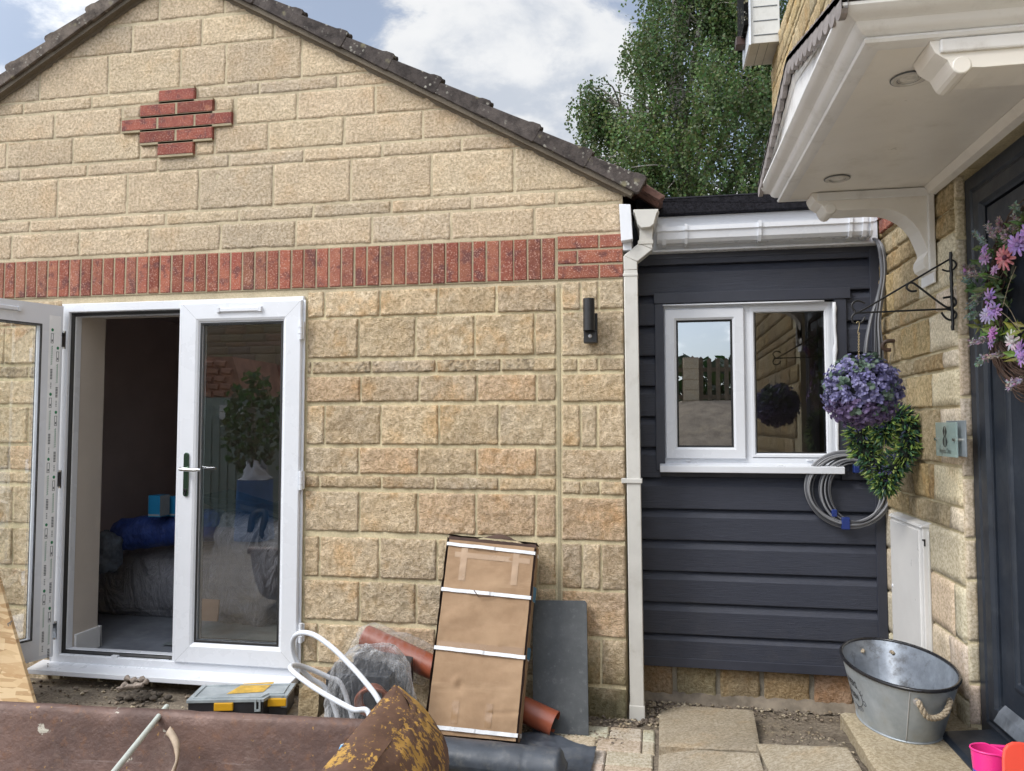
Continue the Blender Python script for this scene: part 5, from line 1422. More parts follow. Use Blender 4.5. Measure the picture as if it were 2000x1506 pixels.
def door_wreath():
    rnd = random.Random(23); X = 1.105
    c = at(2006, 585, X=X + .02)
    t = thing('flower_wreath', 'twig wreath of pink, lilac and white artificial flowers on the dark front door', 'wreath', c)
    Rw = (at(1912, 585, X=X + .02) - c).length
    tw = pbr('twig', (.085, .05, .035), .8, var=.35, scale=30)
    mb = MB()
    for k in range(44):
        r0 = Rw * rnd.uniform(.60, .86); ph0 = rnd.uniform(0, 6.3); pts = []
        for i in range(40):
            a = 2 * math.pi * i / 40; r = r0 * (1 + .05 * math.sin(3 * a + ph0)); pts.append((X + .028 + .012 * math.sin(5 * a + ph0 * 2), c.y + r * math.cos(a), c.z + r * math.sin(a)))
        mb.tube(pts, .0022, 5, closed=True)
    mb.build('twig_ring', tw, t, smooth=180)
    NRM = Vector((-1, -.25, .1)).normalized()
    def basis(n):
        n = n.normalized(); a = n.orthogonal().normalized(); return a, n.cross(a), n
    def daisy(x, y, r, np_, pc, cc, lay=1, n=None, off=0.):
        r *= 1.65
        p = at(x, y, X=X - off); mb = MB(); a, b, n = basis((n or NRM) + rdir(rnd) * .3)
        for L_ in range(lay):
            for k in range(np_):
                an = 2 * math.pi * (k + .5 * L_) / np_ + rnd.uniform(-.1, .1); d = a * math.cos(an) + b * math.sin(an); rr = r * (1 - .2 * L_) * rnd.uniform(.9, 1.05)
                s = d.cross(n).normalized(); w = rr * 2.2 / np_ * 1.5; col = tuple(q * rnd.uniform(.85, 1.1) for q in pc)
                P = [p, p + d * rr * .5 + s * w * .5 + n * rr * (.22 + .2 * L_), p + d * rr + s * w * .3 + n * rr * (.15 + .3 * L_), p + d * rr * 1.04 + n * rr * (.12 + .3 * L_), p + d * rr - s * w * .3 + n * rr * (.15 + .3 * L_), p + d * rr * .5 - s * w * .5 + n * rr * (.22 + .2 * L_), p + d * rr * .5 + n * rr * (.14 + .2 * L_)]
                mb.add(P, [(0, 1, 6), (1, 2, 3, 6), (3, 4, 5, 6), (5, 0, 6)], col)
        f = mb.build('flower', M['foliage'], t)
        mb = MB(); mb.sphere(p + n * r * .16, r * .2, 8, 6, c=cc); mb.build('flower_centre', M['foliage'], f, smooth=180)
    pink, lil, wht, mau = (.60, .22, .24), (.42, .26, .56), (.66, .60, .62), (.52, .32, .52)
    for args in ((1967, 503, .026, 11, pink, (.10, .02, .05), 2), (1990, 478, .022, 9, lil, (.3, .2, .4), 2), (1936, 582, .020, 10, lil, (.3, .16, .4), 1), (1932, 615, .019, 12, (.50, .44, .62), (.62, .55, .55), 2), (1944, 607, .017, 9, lil, (.35, .2, .5), 2),
                 (1925, 505, .014, 9, mau, (.4, .25, .4), 2), (1945, 527, .012, 8, mau, (.4, .2, .4), 2), (1942, 652, .017, 9, (.45, .2, .46), (.3, .1, .3), 2), (1982, 667, .023, 11, wht, (.55, .5, .5), 2), (1938, 670, .014, 8, lil, (.3, .2, .4), 1), (1997, 685, .02, 9, lil, (.3, .2, .4), 2), (1998, 700, .016, 9, lil, (.3, .2, .4), 1),
                 (1887, 527, .008, 8, (.42, .18, .45), (.3, .1, .3), 2), (1925, 488, .012, 8, lil, (.3, .2, .4), 2), (2012, 455, .02, 9, lil, (.3, .2, .4), 2)):
        daisy(*args, off=.02 + rnd.uniform(0, .02))
    mb = MB()                                             # leaves
    for x, y, n, col in ((1932, 492, 7, (.12, .20, .05)), (1944, 550, 8, (.13, .21, .05)), (1913, 562, 6, (.10, .17, .05)), (1950, 565, 7, (.10, .16, .05)), (1965, 590, 9, (.07, .12, .04)), (1928, 640, 9, (.16, .25, .05)), (1952, 640, 8, (.20, .29, .06)), (1994, 648, 8, (.24, .30, .05)), (1992, 440, 9, (.15, .24, .06)), (1992, 700, 6, (.20, .27, .05)), (1915, 520, 6, (.09, .15, .06)), (1960, 545, 8, (.06, .10, .035)), (1975, 470, 7, (.10, .16, .06)), (1962, 655, 6, (.08, .12, .05))):
        for _ in range(n + 4):
            p = at(x + rnd.uniform(-15, 15), y + rnd.uniform(-10, 10), X=X + .01 - rnd.uniform(0, .025))
            leaf_tri(mb, p, rdir(rnd) + Vector((-.5, .2, 0)), Vector((-1, 0, .2)), rnd.uniform(.032, .055), rnd.uniform(.016, .026), tuple(q * rnd.uniform(.7, 1.2) for q in col))
    mb.build('leaves', M['foliage'], t)
    mb = MB()                                             # heather and lavender sprays
    for x, y, dx, dy, L_, col in ((1930, 478, -24, -22, .05, (.30, .36, .34)), (1955, 458, -4, -28, .06, (.45, .32, .34)), (1975, 452, 10, -26, .06, (.40, .36, .33)), (1990, 425, -10, -24, .05, (.22, .28, .22)), (1918, 540, -34, -6, .05, (.42, .32, .36)), (1905, 522, -24, 2, .04, (.25, .2, .2)),
                                 (1940, 660, -44, 10, .07, (.44, .36, .42)), (1958, 688, -38, 14, .06, (.44, .34, .38)), (1915, 590, -24, 8, .045, (.25, .33, .27)), (1912, 612, -18, 12, .04, (.2, .28, .22)), (1905, 560, -18, -12, .04, (.22, .30, .24)), (2000, 735, -30, 20, .05, (.42, .34, .40)), (1945, 470, -20, -28, .05, (.42, .36, .38)), (1965, 478, -2, -24, .05, (.5, .38, .4)), (1920, 570, -22, 16, .04, (.25, .3, .22)), (1928, 690, -16, 20, .04, (.28, .36, .30))):
        for s_ in range(4):
            p = at(x + rnd.uniform(-8, 8), y + rnd.uniform(-5, 5), X=X - .012); e = at(x + dx + rnd.uniform(-7, 7), y + dy + rnd.uniform(-7, 7), X=X - .03)
            mb.tube([p, p.lerp(e, .5) + rdir(rnd) * .003, e], .0008, 4, c=(.2, .22, .14))
            for k in range(26):
                q = p.lerp(e, .2 + .8 * k / 26); leaf_tri(mb, q, (e - p).normalized() * .5 + rdir(rnd) * .7, rdir(rnd), .013, .006, tuple(v * rnd.uniform(.75, 1.25) for v in col))
    mb.build('sprays', M['foliage'], t)
    mb = MB()
    for x0, y0, x1, y1 in ((1950, 545, 1888, 542), (1985, 520, 1958, 600), (1945, 560, 1890, 596), (1940, 600, 1995, 650), (1960, 590, 1990, 640)):
        p, e = at(x0, y0, X=X - .02), at(x1, y1, X=X - .045); mb.tube(spline([p, p.lerp(e, .5) + Vector((0, 0, .01)), e], 6), .001, 5, c=(.30, .24, .15))
    mb.build('stalks', M['foliage'], t)
door_wreath()

# ------------------------------------------------------------------ on the step
def tub():
    zb, h = .3525, .215; rz = zb + h
    c = Vector((at(1690, 1245, Z=rz) + at(1792, 1346, Z=rz)) / 2) * .5 + Vector((at(1637, 1266, Z=rz) + at(1873, 1300, Z=rz)) / 2) * .5
    c = Vector((.884, 3.15, 0)); th = R(11)
    A1, B1, A0, B0 = .325, .186, .215, .138
    u = Vector((-math.sin(th) * 1, math.cos(th), 0)); v = Vector((math.cos(th), math.sin(th), 0))
    u = Vector((math.sin(R(1)), math.cos(R(1)), 0)); v = Vector((u.y, -u.x, 0))
    t = thing('galvanised_tub', 'oval galvanised metal planter tub with rope handles and black rim on the step', 'planter', (c.x, c.y, zb))
    def P(a, s, inset=0.0):
        k = s; A = A0 + (A1 - A0) * k - inset; B = B0 + (B1 - B0) * k - inset
        return c + u * A * math.cos(a) + v * B * math.sin(a) + Vector((0, 0, zb + h * s))
    def galv(nm, lo, hi, dirt, da):
        m = NT(nm); vv = m.vor(20); cc = m.mix(m.ramp(m.noise(7, 8, .7), .3, .7), lo, hi); cc = m.mix(m.math('MULTIPLY', vv.outputs['Color'], .22), cc, m.mix(1., cc, (1.35, 1.35, 1.4), 'MULTIPLY'))
        cc = m.mix(m.ramp(m.noise(9, 9, .75, w=4.), .5, .68, 0, da), cc, dirt); m.col(cc); m.set(Metallic=.45); m.rough(m.ramp(m.noise(12, 5, .6), .3, .7, .38, .62)); m.bump(m.noise(25, 5, .6), .12, .004); return m.m
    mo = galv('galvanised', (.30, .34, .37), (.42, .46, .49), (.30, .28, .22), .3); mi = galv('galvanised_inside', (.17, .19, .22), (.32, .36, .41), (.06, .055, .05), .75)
    n = 72
    mb = MB(); mb.grid(n, 12, lambda a, s: P(a * 2 * math.pi, s)); mb.build('shell', mo, t, smooth=180)
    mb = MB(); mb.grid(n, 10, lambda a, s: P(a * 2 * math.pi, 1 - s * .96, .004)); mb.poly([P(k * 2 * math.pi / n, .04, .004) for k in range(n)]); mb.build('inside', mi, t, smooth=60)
    mb = MB(); mb.tube([P(k * 2 * math.pi / n, 1.0) for k in range(n)], .0068, 8, closed=True); mb.build('rim', pbr('black_enamel_rim', (.012, .012, .014), .25, dirt=(.2, .2, .2), dirtamt=.2, dirtscale=20), t, smooth=180)
    mb = MB(); mb.tube([P(k * 2 * math.pi / n, .012) for k in range(n)], .0042, 6, closed=True); mb.build('base_bead', mo, t, smooth=180)
    a_s = math.pi + R(14); mb = MB(); mb.tube([P(a_s, .03 + .94 * k / 10) + Vector((0, -.0012, 0)) for k in range(11)], .0016, 5); mb.build('seam', galv('seam_metal', (.5, .52, .54), (.6, .6, .6), (.4, .4, .4), .2), t, smooth=180)
    rope = NT('jute_rope'); cr = rope.mix(rope.ramp(rope.noise(160, 3, .6), .3, .7), (.20, .155, .10), (.46, .39, .29)); rope.col(cr); rope.rough(.95)
    def handle(ac, sg):
        ends = [P(ac + d, .80) for d in (-R(19), R(19))]; nrm = (P(ac, .8) - c); nrm.z = 0; nrm.normalize()
        mid = (ends[0] + ends[1]) / 2
        pts = spline([ends[0] - nrm * .008, ends[0] + nrm * .012, ends[0].lerp(ends[1], .22) + nrm * .022 - Vector((0, 0, .035)), mid + nrm * .020 - Vector((0, 0, .050)), ends[0].lerp(ends[1], .80) + nrm * .022 - Vector((0, 0, .040)), ends[1] + nrm * .014 + Vector((0, 0, .002)), ends[1] - nrm * .008], 10)
        mb = MB(); m_ = len(pts)
        for s in range(3):
            q = []
            for i, p in enumerate(pts):
                tn = (pts[min(i + 1, m_ - 1)] - pts[max(i - 1, 0)]).normalized(); x = tn.orthogonal().normalized(); y = tn.cross(x)
                a = i * .62 + s * 2 * math.pi / 3; q.append(p + (nrm.cross(tn).normalized() * math.cos(a) + nrm * math.sin(a)) * .0052)
            mb.tube(q, .0058, 7)
        o = mb.build('rope_handle', rope.m, t, smooth=180)
        mb = MB(); mb.tube([ends[1] + nrm * .0, ends[1] + nrm * .016], .0125, 12); mb.tube([ends[0] + nrm * .0, ends[0] + nrm * .003], .012, 12); mb.build('rope_ferrule', pbr('worn_ferrule', (.42, .40, .38), .4, metal=.3, dirt=(.2, .1, .05), dirtamt=.5, dirtscale=30), o, smooth=40)
    handle(math.pi - R(12), 1); handle(0, 1)
    ink = pbr('stencil_ink', (.03, .03, .035), .6)
    mb = MB(); a_c = math.pi * 1.5 + R(0); 
    def onside(x, y):                                     # x along the side towards the near end, y up
        s = .5 + y / h; A = A0 + (A1 - A0) * s; B = B0 + (B1 - B0) * s; a = math.pi * 1.5 - x / (A * .93)
        p = P(a, s); nn = (p - c); nn.z = 0; return p + nn.normalized() * .0012
    for body, size, yy in (('FLOWERS', .034, .036), ('&', .020, .010), ('GARDEN', .031, -.012)):
        vs, fs = text_mesh(body, size, .0006)
        sx = 1.08
        mb.add([onside(p[0] * sx, yy + p[1]) for p in vs], fs)
    for k in range(2):
        sg = 1 if k else -1
        for pts in ([(.02, -.062), (.06, -.066), (.10, -.05), (.125, -.02), (.118, .012), (.128, .03)], [(.125, -.02), (.142, -.015), (.147, -.032), (.134, -.038), (.128, -.03)], [(.118, .012), (.132, .008), (.138, .018)], [(.118, .012), (.105, .022), (.110, .034)], [(.06, -.066), (.07, -.085)], [(.075, -.062), (.088, -.082)], [(.09, -.055), (.104, -.074)], [(.045, -.066), (.05, -.086)]):
            q = spline([onside(sg * x * .8, y * .75 + .004) for x, y in pts], 5); mb.tube(q, .0009, 4)
    mb.build('lettering', ink, t)
tub()

def pink_toys():
    z = .353
    pk = pbr('pink_plastic', (.80, .035, .25), .3, var=.05); pu = pbr('purple_plastic', (.12, .06, .42), .3, var=.05); rd = pbr('coral_plastic', (.80, .085, .055), .32, var=.06)
    # pink pot with a purple base and a ribbed back
    D = 2.02
    a = at(1906, 1466, D=D); b = at(1964, 1470, D=D)
    cx = at(1940, 1475, D=D - .02); r = (b - a).length / 2
    t = thing('toy_watering_pot', 'pink plastic toy pot with purple base and ribbed lip at the edge of the step', 'toy', (cx.x, cx.y, z))
    ztop = at(1932, 1466, D=D).z
    c = at(1936, 1468, D=D)
    def ov(k, r_, zz, sx=1.0): a = 2 * math.pi * k; return Vector((c.x + r_ * 1.25 * math.cos(a) * sx, c.y + r_ * .95 * math.sin(a), zz))
    zt = c.z + .006
    def shell(r0, z0, r1, z1, m, nm):
        mb = MB(); mb.grid(32, 4, lambda u, v: ov(u, r0 + (r1 - r0) * v, z0 + (z1 - z0) * v - .018 * v * max(0, math.cos(2 * math.pi * u)))); mb.grid(32, 2, lambda u, v: ov(u, r1 - .003 - (r1 - r0) * .3 * v, z1 - (z1 - z0) * .8 * v - .018 * max(0, math.cos(2 * math.pi * u)) * (1 - v)))
        return mb.build(nm, m, t, smooth=180)
    shell(r * .92, zt - .052, r, zt, pk, 'pot_body')
    mb = MB(); mb.grid(32, 6, lambda u, v: ov(u, r * (.62 + .30 * v), z + (zt - .05 - z) * v)); mb.poly([ov(k / 32, r * .62, z) for k in range(32)]); mb.build('pot_base', pu, t, smooth=180)
    mb = MB(); mb.tube([ov(k / 32, r, zt - .018 * max(0, math.cos(2 * math.pi * k / 32))) for k in range(32)], .0028, 6, closed=True); mb.build('pot_rim', pk, t, smooth=180)
    mb = MB(); A = at(1937, 1459, D=D + .04); B = at(2004, 1462, D=D + .06); lo = at(1950, 1512, D=D - .02)
    hgt = .085
    mb.prism([A, B, B - Vector((0, .03, hgt)), A - Vector((-.01, .03, hgt))], (0, .006, 0))
    for k in range(5):
        f0 = .22 + k * .15; p = A + Vector((.018, -.03 * f0 - .004, -hgt * f0)); q = B + Vector((-.0, -.03 * f0 - .004, -hgt * f0)); mb.tube([p, q], .0032, 6)
    mb.box(A.x, B.x, A.y - .004, A.y + .010, A.z - .006, A.z + .004)
    mb.build('ribbed_lip', pk, t, bevel=.001)
    # coral spade blade standing in front
    D2 = 1.93; P0 = at(1961, 1500, D=D2)
    t2 = thing('toy_spade', 'coral red rounded toy spade blade leaning by the pink pot', 'toy', (at(1995, 1500, D=D2).x, at(1995, 1500, D=D2).y, z))
    outl = [(1961, 1560), (1960, 1482), (1962, 1466), (1969, 1456), (1980, 1451), (1994, 1451), (2040, 1458), (2060, 1470), (2062, 1560), (2030, 1610), (1990, 1610)]
    mb = MB(); mb.prism([at(x, y, D=D2 + (y - 1500) * -.0004) for x, y in outl], _fw * .009); mb.build('blade', rd, t2, bevel=.003)
    mb = MB(); mb.tube([at(2012, 1600, D=D2), Vector((at(2012, 1640, D=D2).x, at(2012, 1640, D=D2).y, z + .01))], .012, 10); mb.build('handle', rd, t2, smooth=60)
pink_toys()
# ------------------------------------------------------------------ builder's clutter
def cardboard():
    bz_ = .078; m = NT('cardboard')
    cc = m.mix(m.ramp(m.noise(5, 7, .65), .3, .7), (.275, .175, .10), (.36, .24, .145)); cc = m.mix(m.ramp(m.noise(2.5, 8, .7, sc=(1, 1, 6)), .5, .72, 0, .4), cc, (.46, .32, .20)); cc = m.mix(m.ramp(m.noise(8, 8, .75, w=3.), .6, .75, 0, .4), cc, (.17, .10, .06)); m.col(cc); m.rough(.85)
    m.bump(m.noise(6, 4, .6, sc=(60, 1, 1)), .12, .003); card = m.m
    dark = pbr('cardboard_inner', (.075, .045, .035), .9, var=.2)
    tape = pbr('white_strap', (.68, .70, .73), .4, var=.08, scale=20); clear = pbr('brown_tape', (.31, .20, .115), .25, var=.08); clr2 = pbr('clear_parcel_tape', (.365, .25, .155), .2, var=.1)
    Y1 = 3.715
    TL, TR = at(876, 1049, Y=Y1), at(1047, 1066, Y=Y1); BL, BR = at(829, 1431, Z=bz_ + .004), at(1010, 1448, Z=bz_ + .004)
    BL.z = BR.z = bz_
    n = (TR - BL).cross(TL - BR).normalized()
    if n.y > 0: n = -n
    Dp = .085
    t = thing('cardboard_carton', 'tall battered cardboard carton with white straps leaning on the stone wall', 'carton', (BL + BR) / 2)
    def fp(u, v, h=0.0): return (BL * (1 - u) + BR * u) * (1 - v) + (TL * (1 - u) + TR * u) * v + n * h
    mb = MB()
    def front(u, v):
        d = min(u, 1 - u); bow = .006 * fbm(u * 3, v * 7, 2., 3) + .004 * math.sin(v * 9.4) * (1 - abs(2 * u - 1))
        dent = -.007 * math.exp(-(((u - .33) / .03) ** 2 + ((v - .235) / .022) ** 2)) + .008 * math.exp(-(((u - .27) / .03) ** 2 + ((v - .26) / .02) ** 2))
        cr = -.006 * math.exp(-((v - .12 - .05 * (u - .7)) / .006) ** 2) * sstep(.6, .75, u)
        return fp(.012 + .972 * u, v * .985 + .003, bow + dent + cr)
    mb.grid(44, 90, front); mb.build('front_panel', card, t, smooth=180)
    mb = MB(); a = [fp(0, 0, -.022), fp(1, 0, -.022), fp(1, 1, -.022), fp(0, 1, -.022)]; mb.prism(a, -n * (Dp - .022)); mb.build('box_body', dark, t)
    def side(u0, s, nm):
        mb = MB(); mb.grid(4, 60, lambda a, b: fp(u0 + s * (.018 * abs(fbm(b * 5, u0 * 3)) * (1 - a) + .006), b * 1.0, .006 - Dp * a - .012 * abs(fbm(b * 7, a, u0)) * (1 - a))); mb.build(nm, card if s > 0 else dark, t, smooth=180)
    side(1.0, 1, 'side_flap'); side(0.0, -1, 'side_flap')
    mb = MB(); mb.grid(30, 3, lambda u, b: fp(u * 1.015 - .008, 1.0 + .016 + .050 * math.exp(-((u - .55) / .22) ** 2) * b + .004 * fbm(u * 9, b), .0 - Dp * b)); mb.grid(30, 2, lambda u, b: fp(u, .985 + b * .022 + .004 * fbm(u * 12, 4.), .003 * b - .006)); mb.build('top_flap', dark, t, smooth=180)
    for k, (vl, vr) in enumerate(((.962, .955), (.715, .712), (.415, .405), (.035, .030))):
        mb = MB(); w = .0105 if k else .010
        def st(u, b, vl=vl, vr=vr, w=w, k=k): v = vl + (vr - vl) * u + w * (b * 2 - 1) * .9 + .0015 * fbm(u * 9, k); return fp(-.004 + 1.006 * u, v, .0085 + .004 * abs(fbm(u * 3, v * 7, 2., 3)) + (.004 if .30 < u < .55 else 0))
        mb.grid(50, 1, st); mb.grid(1, 1, lambda u, b, vl=vr, w=w: fp(1.004 + .008 * u, vl + w * (b * 2 - 1), .009 - Dp * u)); mb.grid(1, 1, lambda u, b, vl=vl, w=w: fp(-.006 - .008 * u, vl + w * (b * 2 - 1), .009 - Dp * u))
        mb.build('strap', tape, t)
    for u0, u1, v0, v1, mt in ((.17, .245, .78, .965, clr2), (.76, .83, .78, .965, clr2), (.27, .345, .055, .165, clear), (.64, .71, .05, .165, clear), (.03, .97, .415, .455, clear), (.10, .95, .905, .935, clr2)):
        mb = MB(); mb.grid(6, 12, lambda a, b: Vector(front((u0 + (u1 - u0) * a - .012) / .972, v0 + (v1 - v0) * b)) + n * .0015); mb.build('parcel_tape', mt, t, smooth=180)
    mb = MB(); mb.tube([fp(.37, .722, .014), fp(.43, .690, .018), fp(.50, .694, .018), fp(.60, .702, .014)], .0018, 5); mb.build('torn_strap', dark, t)
    for v0, v1 in ((.40, .46), (.70, .78)):
        mb = MB(); mb.grid(2, 4, lambda a, b: fp(1.004 + .022 * a, v0 + (v1 - v0) * b, -.01 - .055 * a)); mb.build('printed_patch', pbr('blue_print', (.05, .17, .30), .5), t)
cardboard()

def slate():
    Y1 = 3.822; TL, TR = at(1040, 1172, Y=Y1), at(1146, 1173, Y=Y1); BR, BL = at(1150, 1437, Z=.045), at(1036, 1441, Z=.045)
    BL.y = BR.y; n = (TR - BL).cross(TL - BR).normalized(); n = n if n.y < 0 else -n
    m = NT('slate'); c = m.mix(m.ramp(m.noise(5, 9, .7), .3, .7), (.036, .042, .046), (.068, .075, .080)); c = m.mix(m.ramp(m.noise(40, 6, .7), .55, .75, 0, .5), c, (.15, .155, .155)); m.col(c); m.rough(.55); m.bump(m.noise(22, 8, .7), .4, .003)
    mb = MB(); tr2 = TR.lerp(TL, .03); tr3 = TR.lerp(BR, .02); mb.prism([BL, BR, tr3, tr2, TL], n * -.011)
    o = mb.build('slate_slab', m.m, bevel=.0015, loc=(BL + BR) / 2, fixn=True); tag(o, 'dark grey slate slab leaning on the stone pier behind the carton', 'slate slab')
slate()

def drain_pipe():
    a = at(1084, 1414, Z=.098); b = at(714, 1243, Y=3.755)
    d = (b - a).normalized(); r = .057; mb = MB()
    n = 40; x = d.orthogonal().normalized(); y = d.cross(x)
    L_ = (b - a).length
    def P(k, s, rr): an = 2 * math.pi * k / n; return a + d * s + (x * math.cos(an) + y * math.sin(an)) * rr
    for s0, r0, s1, r1 in ((0, r, L_, r), (L_, r, L_, r - .004), (L_, r - .004, 0, r - .004), (0, r - .004, 0, r)):
        A = [P(k, s0, r0) for k in range(n)]; B = [P(k, s1, r1) for k in range(n)]; mb.add(A + B, [(k, (k + 1) % n, n + (k + 1) % n, n + k) for k in range(n)])
    o = mb.build('drain_pipe', pbr('terracotta_pvc', (.27, .072, .036), .38, var=.08, scale=4, dirt=(.30, .20, .15), dirtamt=.25, dirtscale=7), smooth=40, loc=(a.x, a.y, .045))
    tag(o, 'orange brown plastic drain pipe lying slantwise behind the carton', 'drain pipe')
drain_pipe()

def bag():
    rnd = random.Random(5); c = at(722, 1345, D=3.45); c.z = .17
    t = thing('bag_of_fittings', 'clear plastic bag holding dark boxes and coiled brown pipe beside the carton', 'plastic bag', (c.x, c.y, .045))
    rr = _r; fd = _fh
    mb = MB()
    def obox(p, du, dv, dw): 
        q = [p, p + du, p + du + dv, p + dv]; mb.prism(q, dw)
    p = at(636, 1315, D=3.50); q = at(772, 1322, D=3.50); lo = Vector((p.x, p.y, .05))
    obox(Vector((p.x, p.y, .05)), (q - p) * .92, fd * .18 + rr * .02, Vector((0, 0, p.z - .05)))
    mb.build('dark_box', pbr('black_box', (.030, .034, .042), .5, var=.3, scale=12), t, bevel=.006)
    mb = MB(); p2 = at(690, 1282, D=3.58); q2 = at(800, 1300, D=3.58); obox(Vector((p2.x, p2.y, .05)), q2 - p2, fd * .14, Vector((0, 0, p2.z - .05))); mb.build('inner_box', pbr('charcoal_box', (.05, .053, .06), .5, var=.3), t, bevel=.006)
    mb = MB()
    for k in range(3): mb.tube([at(728 + (24 + 4 * k) * math.cos(a), 1365 + 26 * math.sin(a) + k * 3, D=3.40 - .01 * k) for a in [2 * math.pi * i / 24 for i in range(24)]], .011, 8, closed=True)
    mb.build('brown_coil', pbr('copper_pipe', (.25, .085, .05), .35, metal=.4), t, smooth=180)
    out = [(618, 1396), (622, 1350), (640, 1312), (662, 1282), (700, 1262), (742, 1272), (782, 1290), (812, 1318), (808, 1362), (800, 1400)]
    mb = MB()
    def hull(u, v):
        a = math.pi * 2 * u; s = v
        z = .04 + .36 * math.sin(min(1, s * 1.0) * math.pi / 2) ** .8 if False else 0
        th = (1 - v) * math.pi / 2 * 1.0
        rx, ry = .222, .155
        w = 1 + .13 * fbm(math.cos(a) * 1.7 + 3, math.sin(a) * 1.7, v * 2.2) + .05 * fbm(math.cos(a) * 5, math.sin(a) * 5, v * 7)
        k = math.cos(v * math.pi / 2) ** .5
        p = c + rr * (rx * k * math.cos(a) * w) + fd * (ry * k * math.sin(a) * w)
        zz = .045 + (at(715, 1268, D=3.45).z - .045) * math.sin(v * math.pi / 2) ** 1.1 * (1 + .08 * fbm(a * 1.2, v * 3, 5.))
        return Vector((p.x, p.y, max(.046, zz)))
    mb.grid(64, 30, hull); mb.build('film', M['bag_film'], t, smooth=180)
    # loose neck of the bag round the end of the pipe
    pa, pb = at(1084, 1414, Z=.098), at(714, 1243, Y=3.755); ax = (pa - pb).normalized(); side = ax.cross(Vector((0, 0, 1))).normalized(); upv = side.cross(ax).normalized(); mb = MB()
    def neck(u, v):
        a = 2 * math.pi * u; s = -.035 + .40 * v; sag = max(0, -math.sin(a))
        r = .066 + .010 * v + .010 * fbm(u * 3, v * 3, 1.) + .006 * math.sin(a * 4 + v * 4) * (.3 + .7 * sag)
        r += .050 * max(0, math.sin(a - .3)) * (1 - abs(v - .35)) * (.6 + .5 * fbm(v * 3, u * 2, 6.)) + .075 * sag * (.6 + .5 * fbm(v * 4, u * 3, 9.))
        if v < .12: r *= .5 + .5 * v / .12 * 1.0 if sag < .1 else 1
        return pb + ax * (s + .03 * fbm(u * 4, 2.)) + side * math.cos(a) * r * .9 + upv * math.sin(a) * r
    mb.grid(64, 40, neck); mb.build('bag_neck', M['film_neck'], t, smooth=180)
bag()

def hose():
    m = pbr('white_plastic_pipe', (.70, .74, .80), .3, var=.03)
    for nm, pts, lab in (('plastic_pipe', [(745, 1396, 2.98), (738, 1365, 3.0), (712, 1330, 3.05), (685, 1300, 3.1), (650, 1266, 3.15), (615, 1241, 3.2), (588, 1236, 3.24), (573, 1248, 3.3), (574, 1275, 3.36), (588, 1305, 3.4), (606, 1324, 3.43), (640, 1350, 3.45)], 'upper loop of white plastic water pipe rising above the bag'),
                         ('plastic_pipe', [(722, 1400, 2.98), (690, 1386, 3.0), (650, 1365, 3.06), (612, 1342, 3.12), (582, 1320, 3.18), (568, 1307, 3.24), (570, 1300, 3.3), (585, 1300, 3.36), (606, 1307, 3.4), (640, 1322, 3.43), (668, 1340, 3.45)], 'lower loop of white plastic water pipe beside the end of the door sill')):
        P = [at(x, y, D=d) for x, y, d in pts]
        P.insert(0, Vector((P[0].x + .03, P[0].y - .10, .10))); P.append(Vector((P[-1].x + .06, P[-1].y + .02, .09)))
        mb = MB(); mb.tube(spline(P, 9), .0108, 12); o = mb.build(nm, m, smooth=180, loc=(P[0].x, P[0].y, .05)); tag(o, lab, 'water pipe', 'loops of white plastic pipe')
hose()

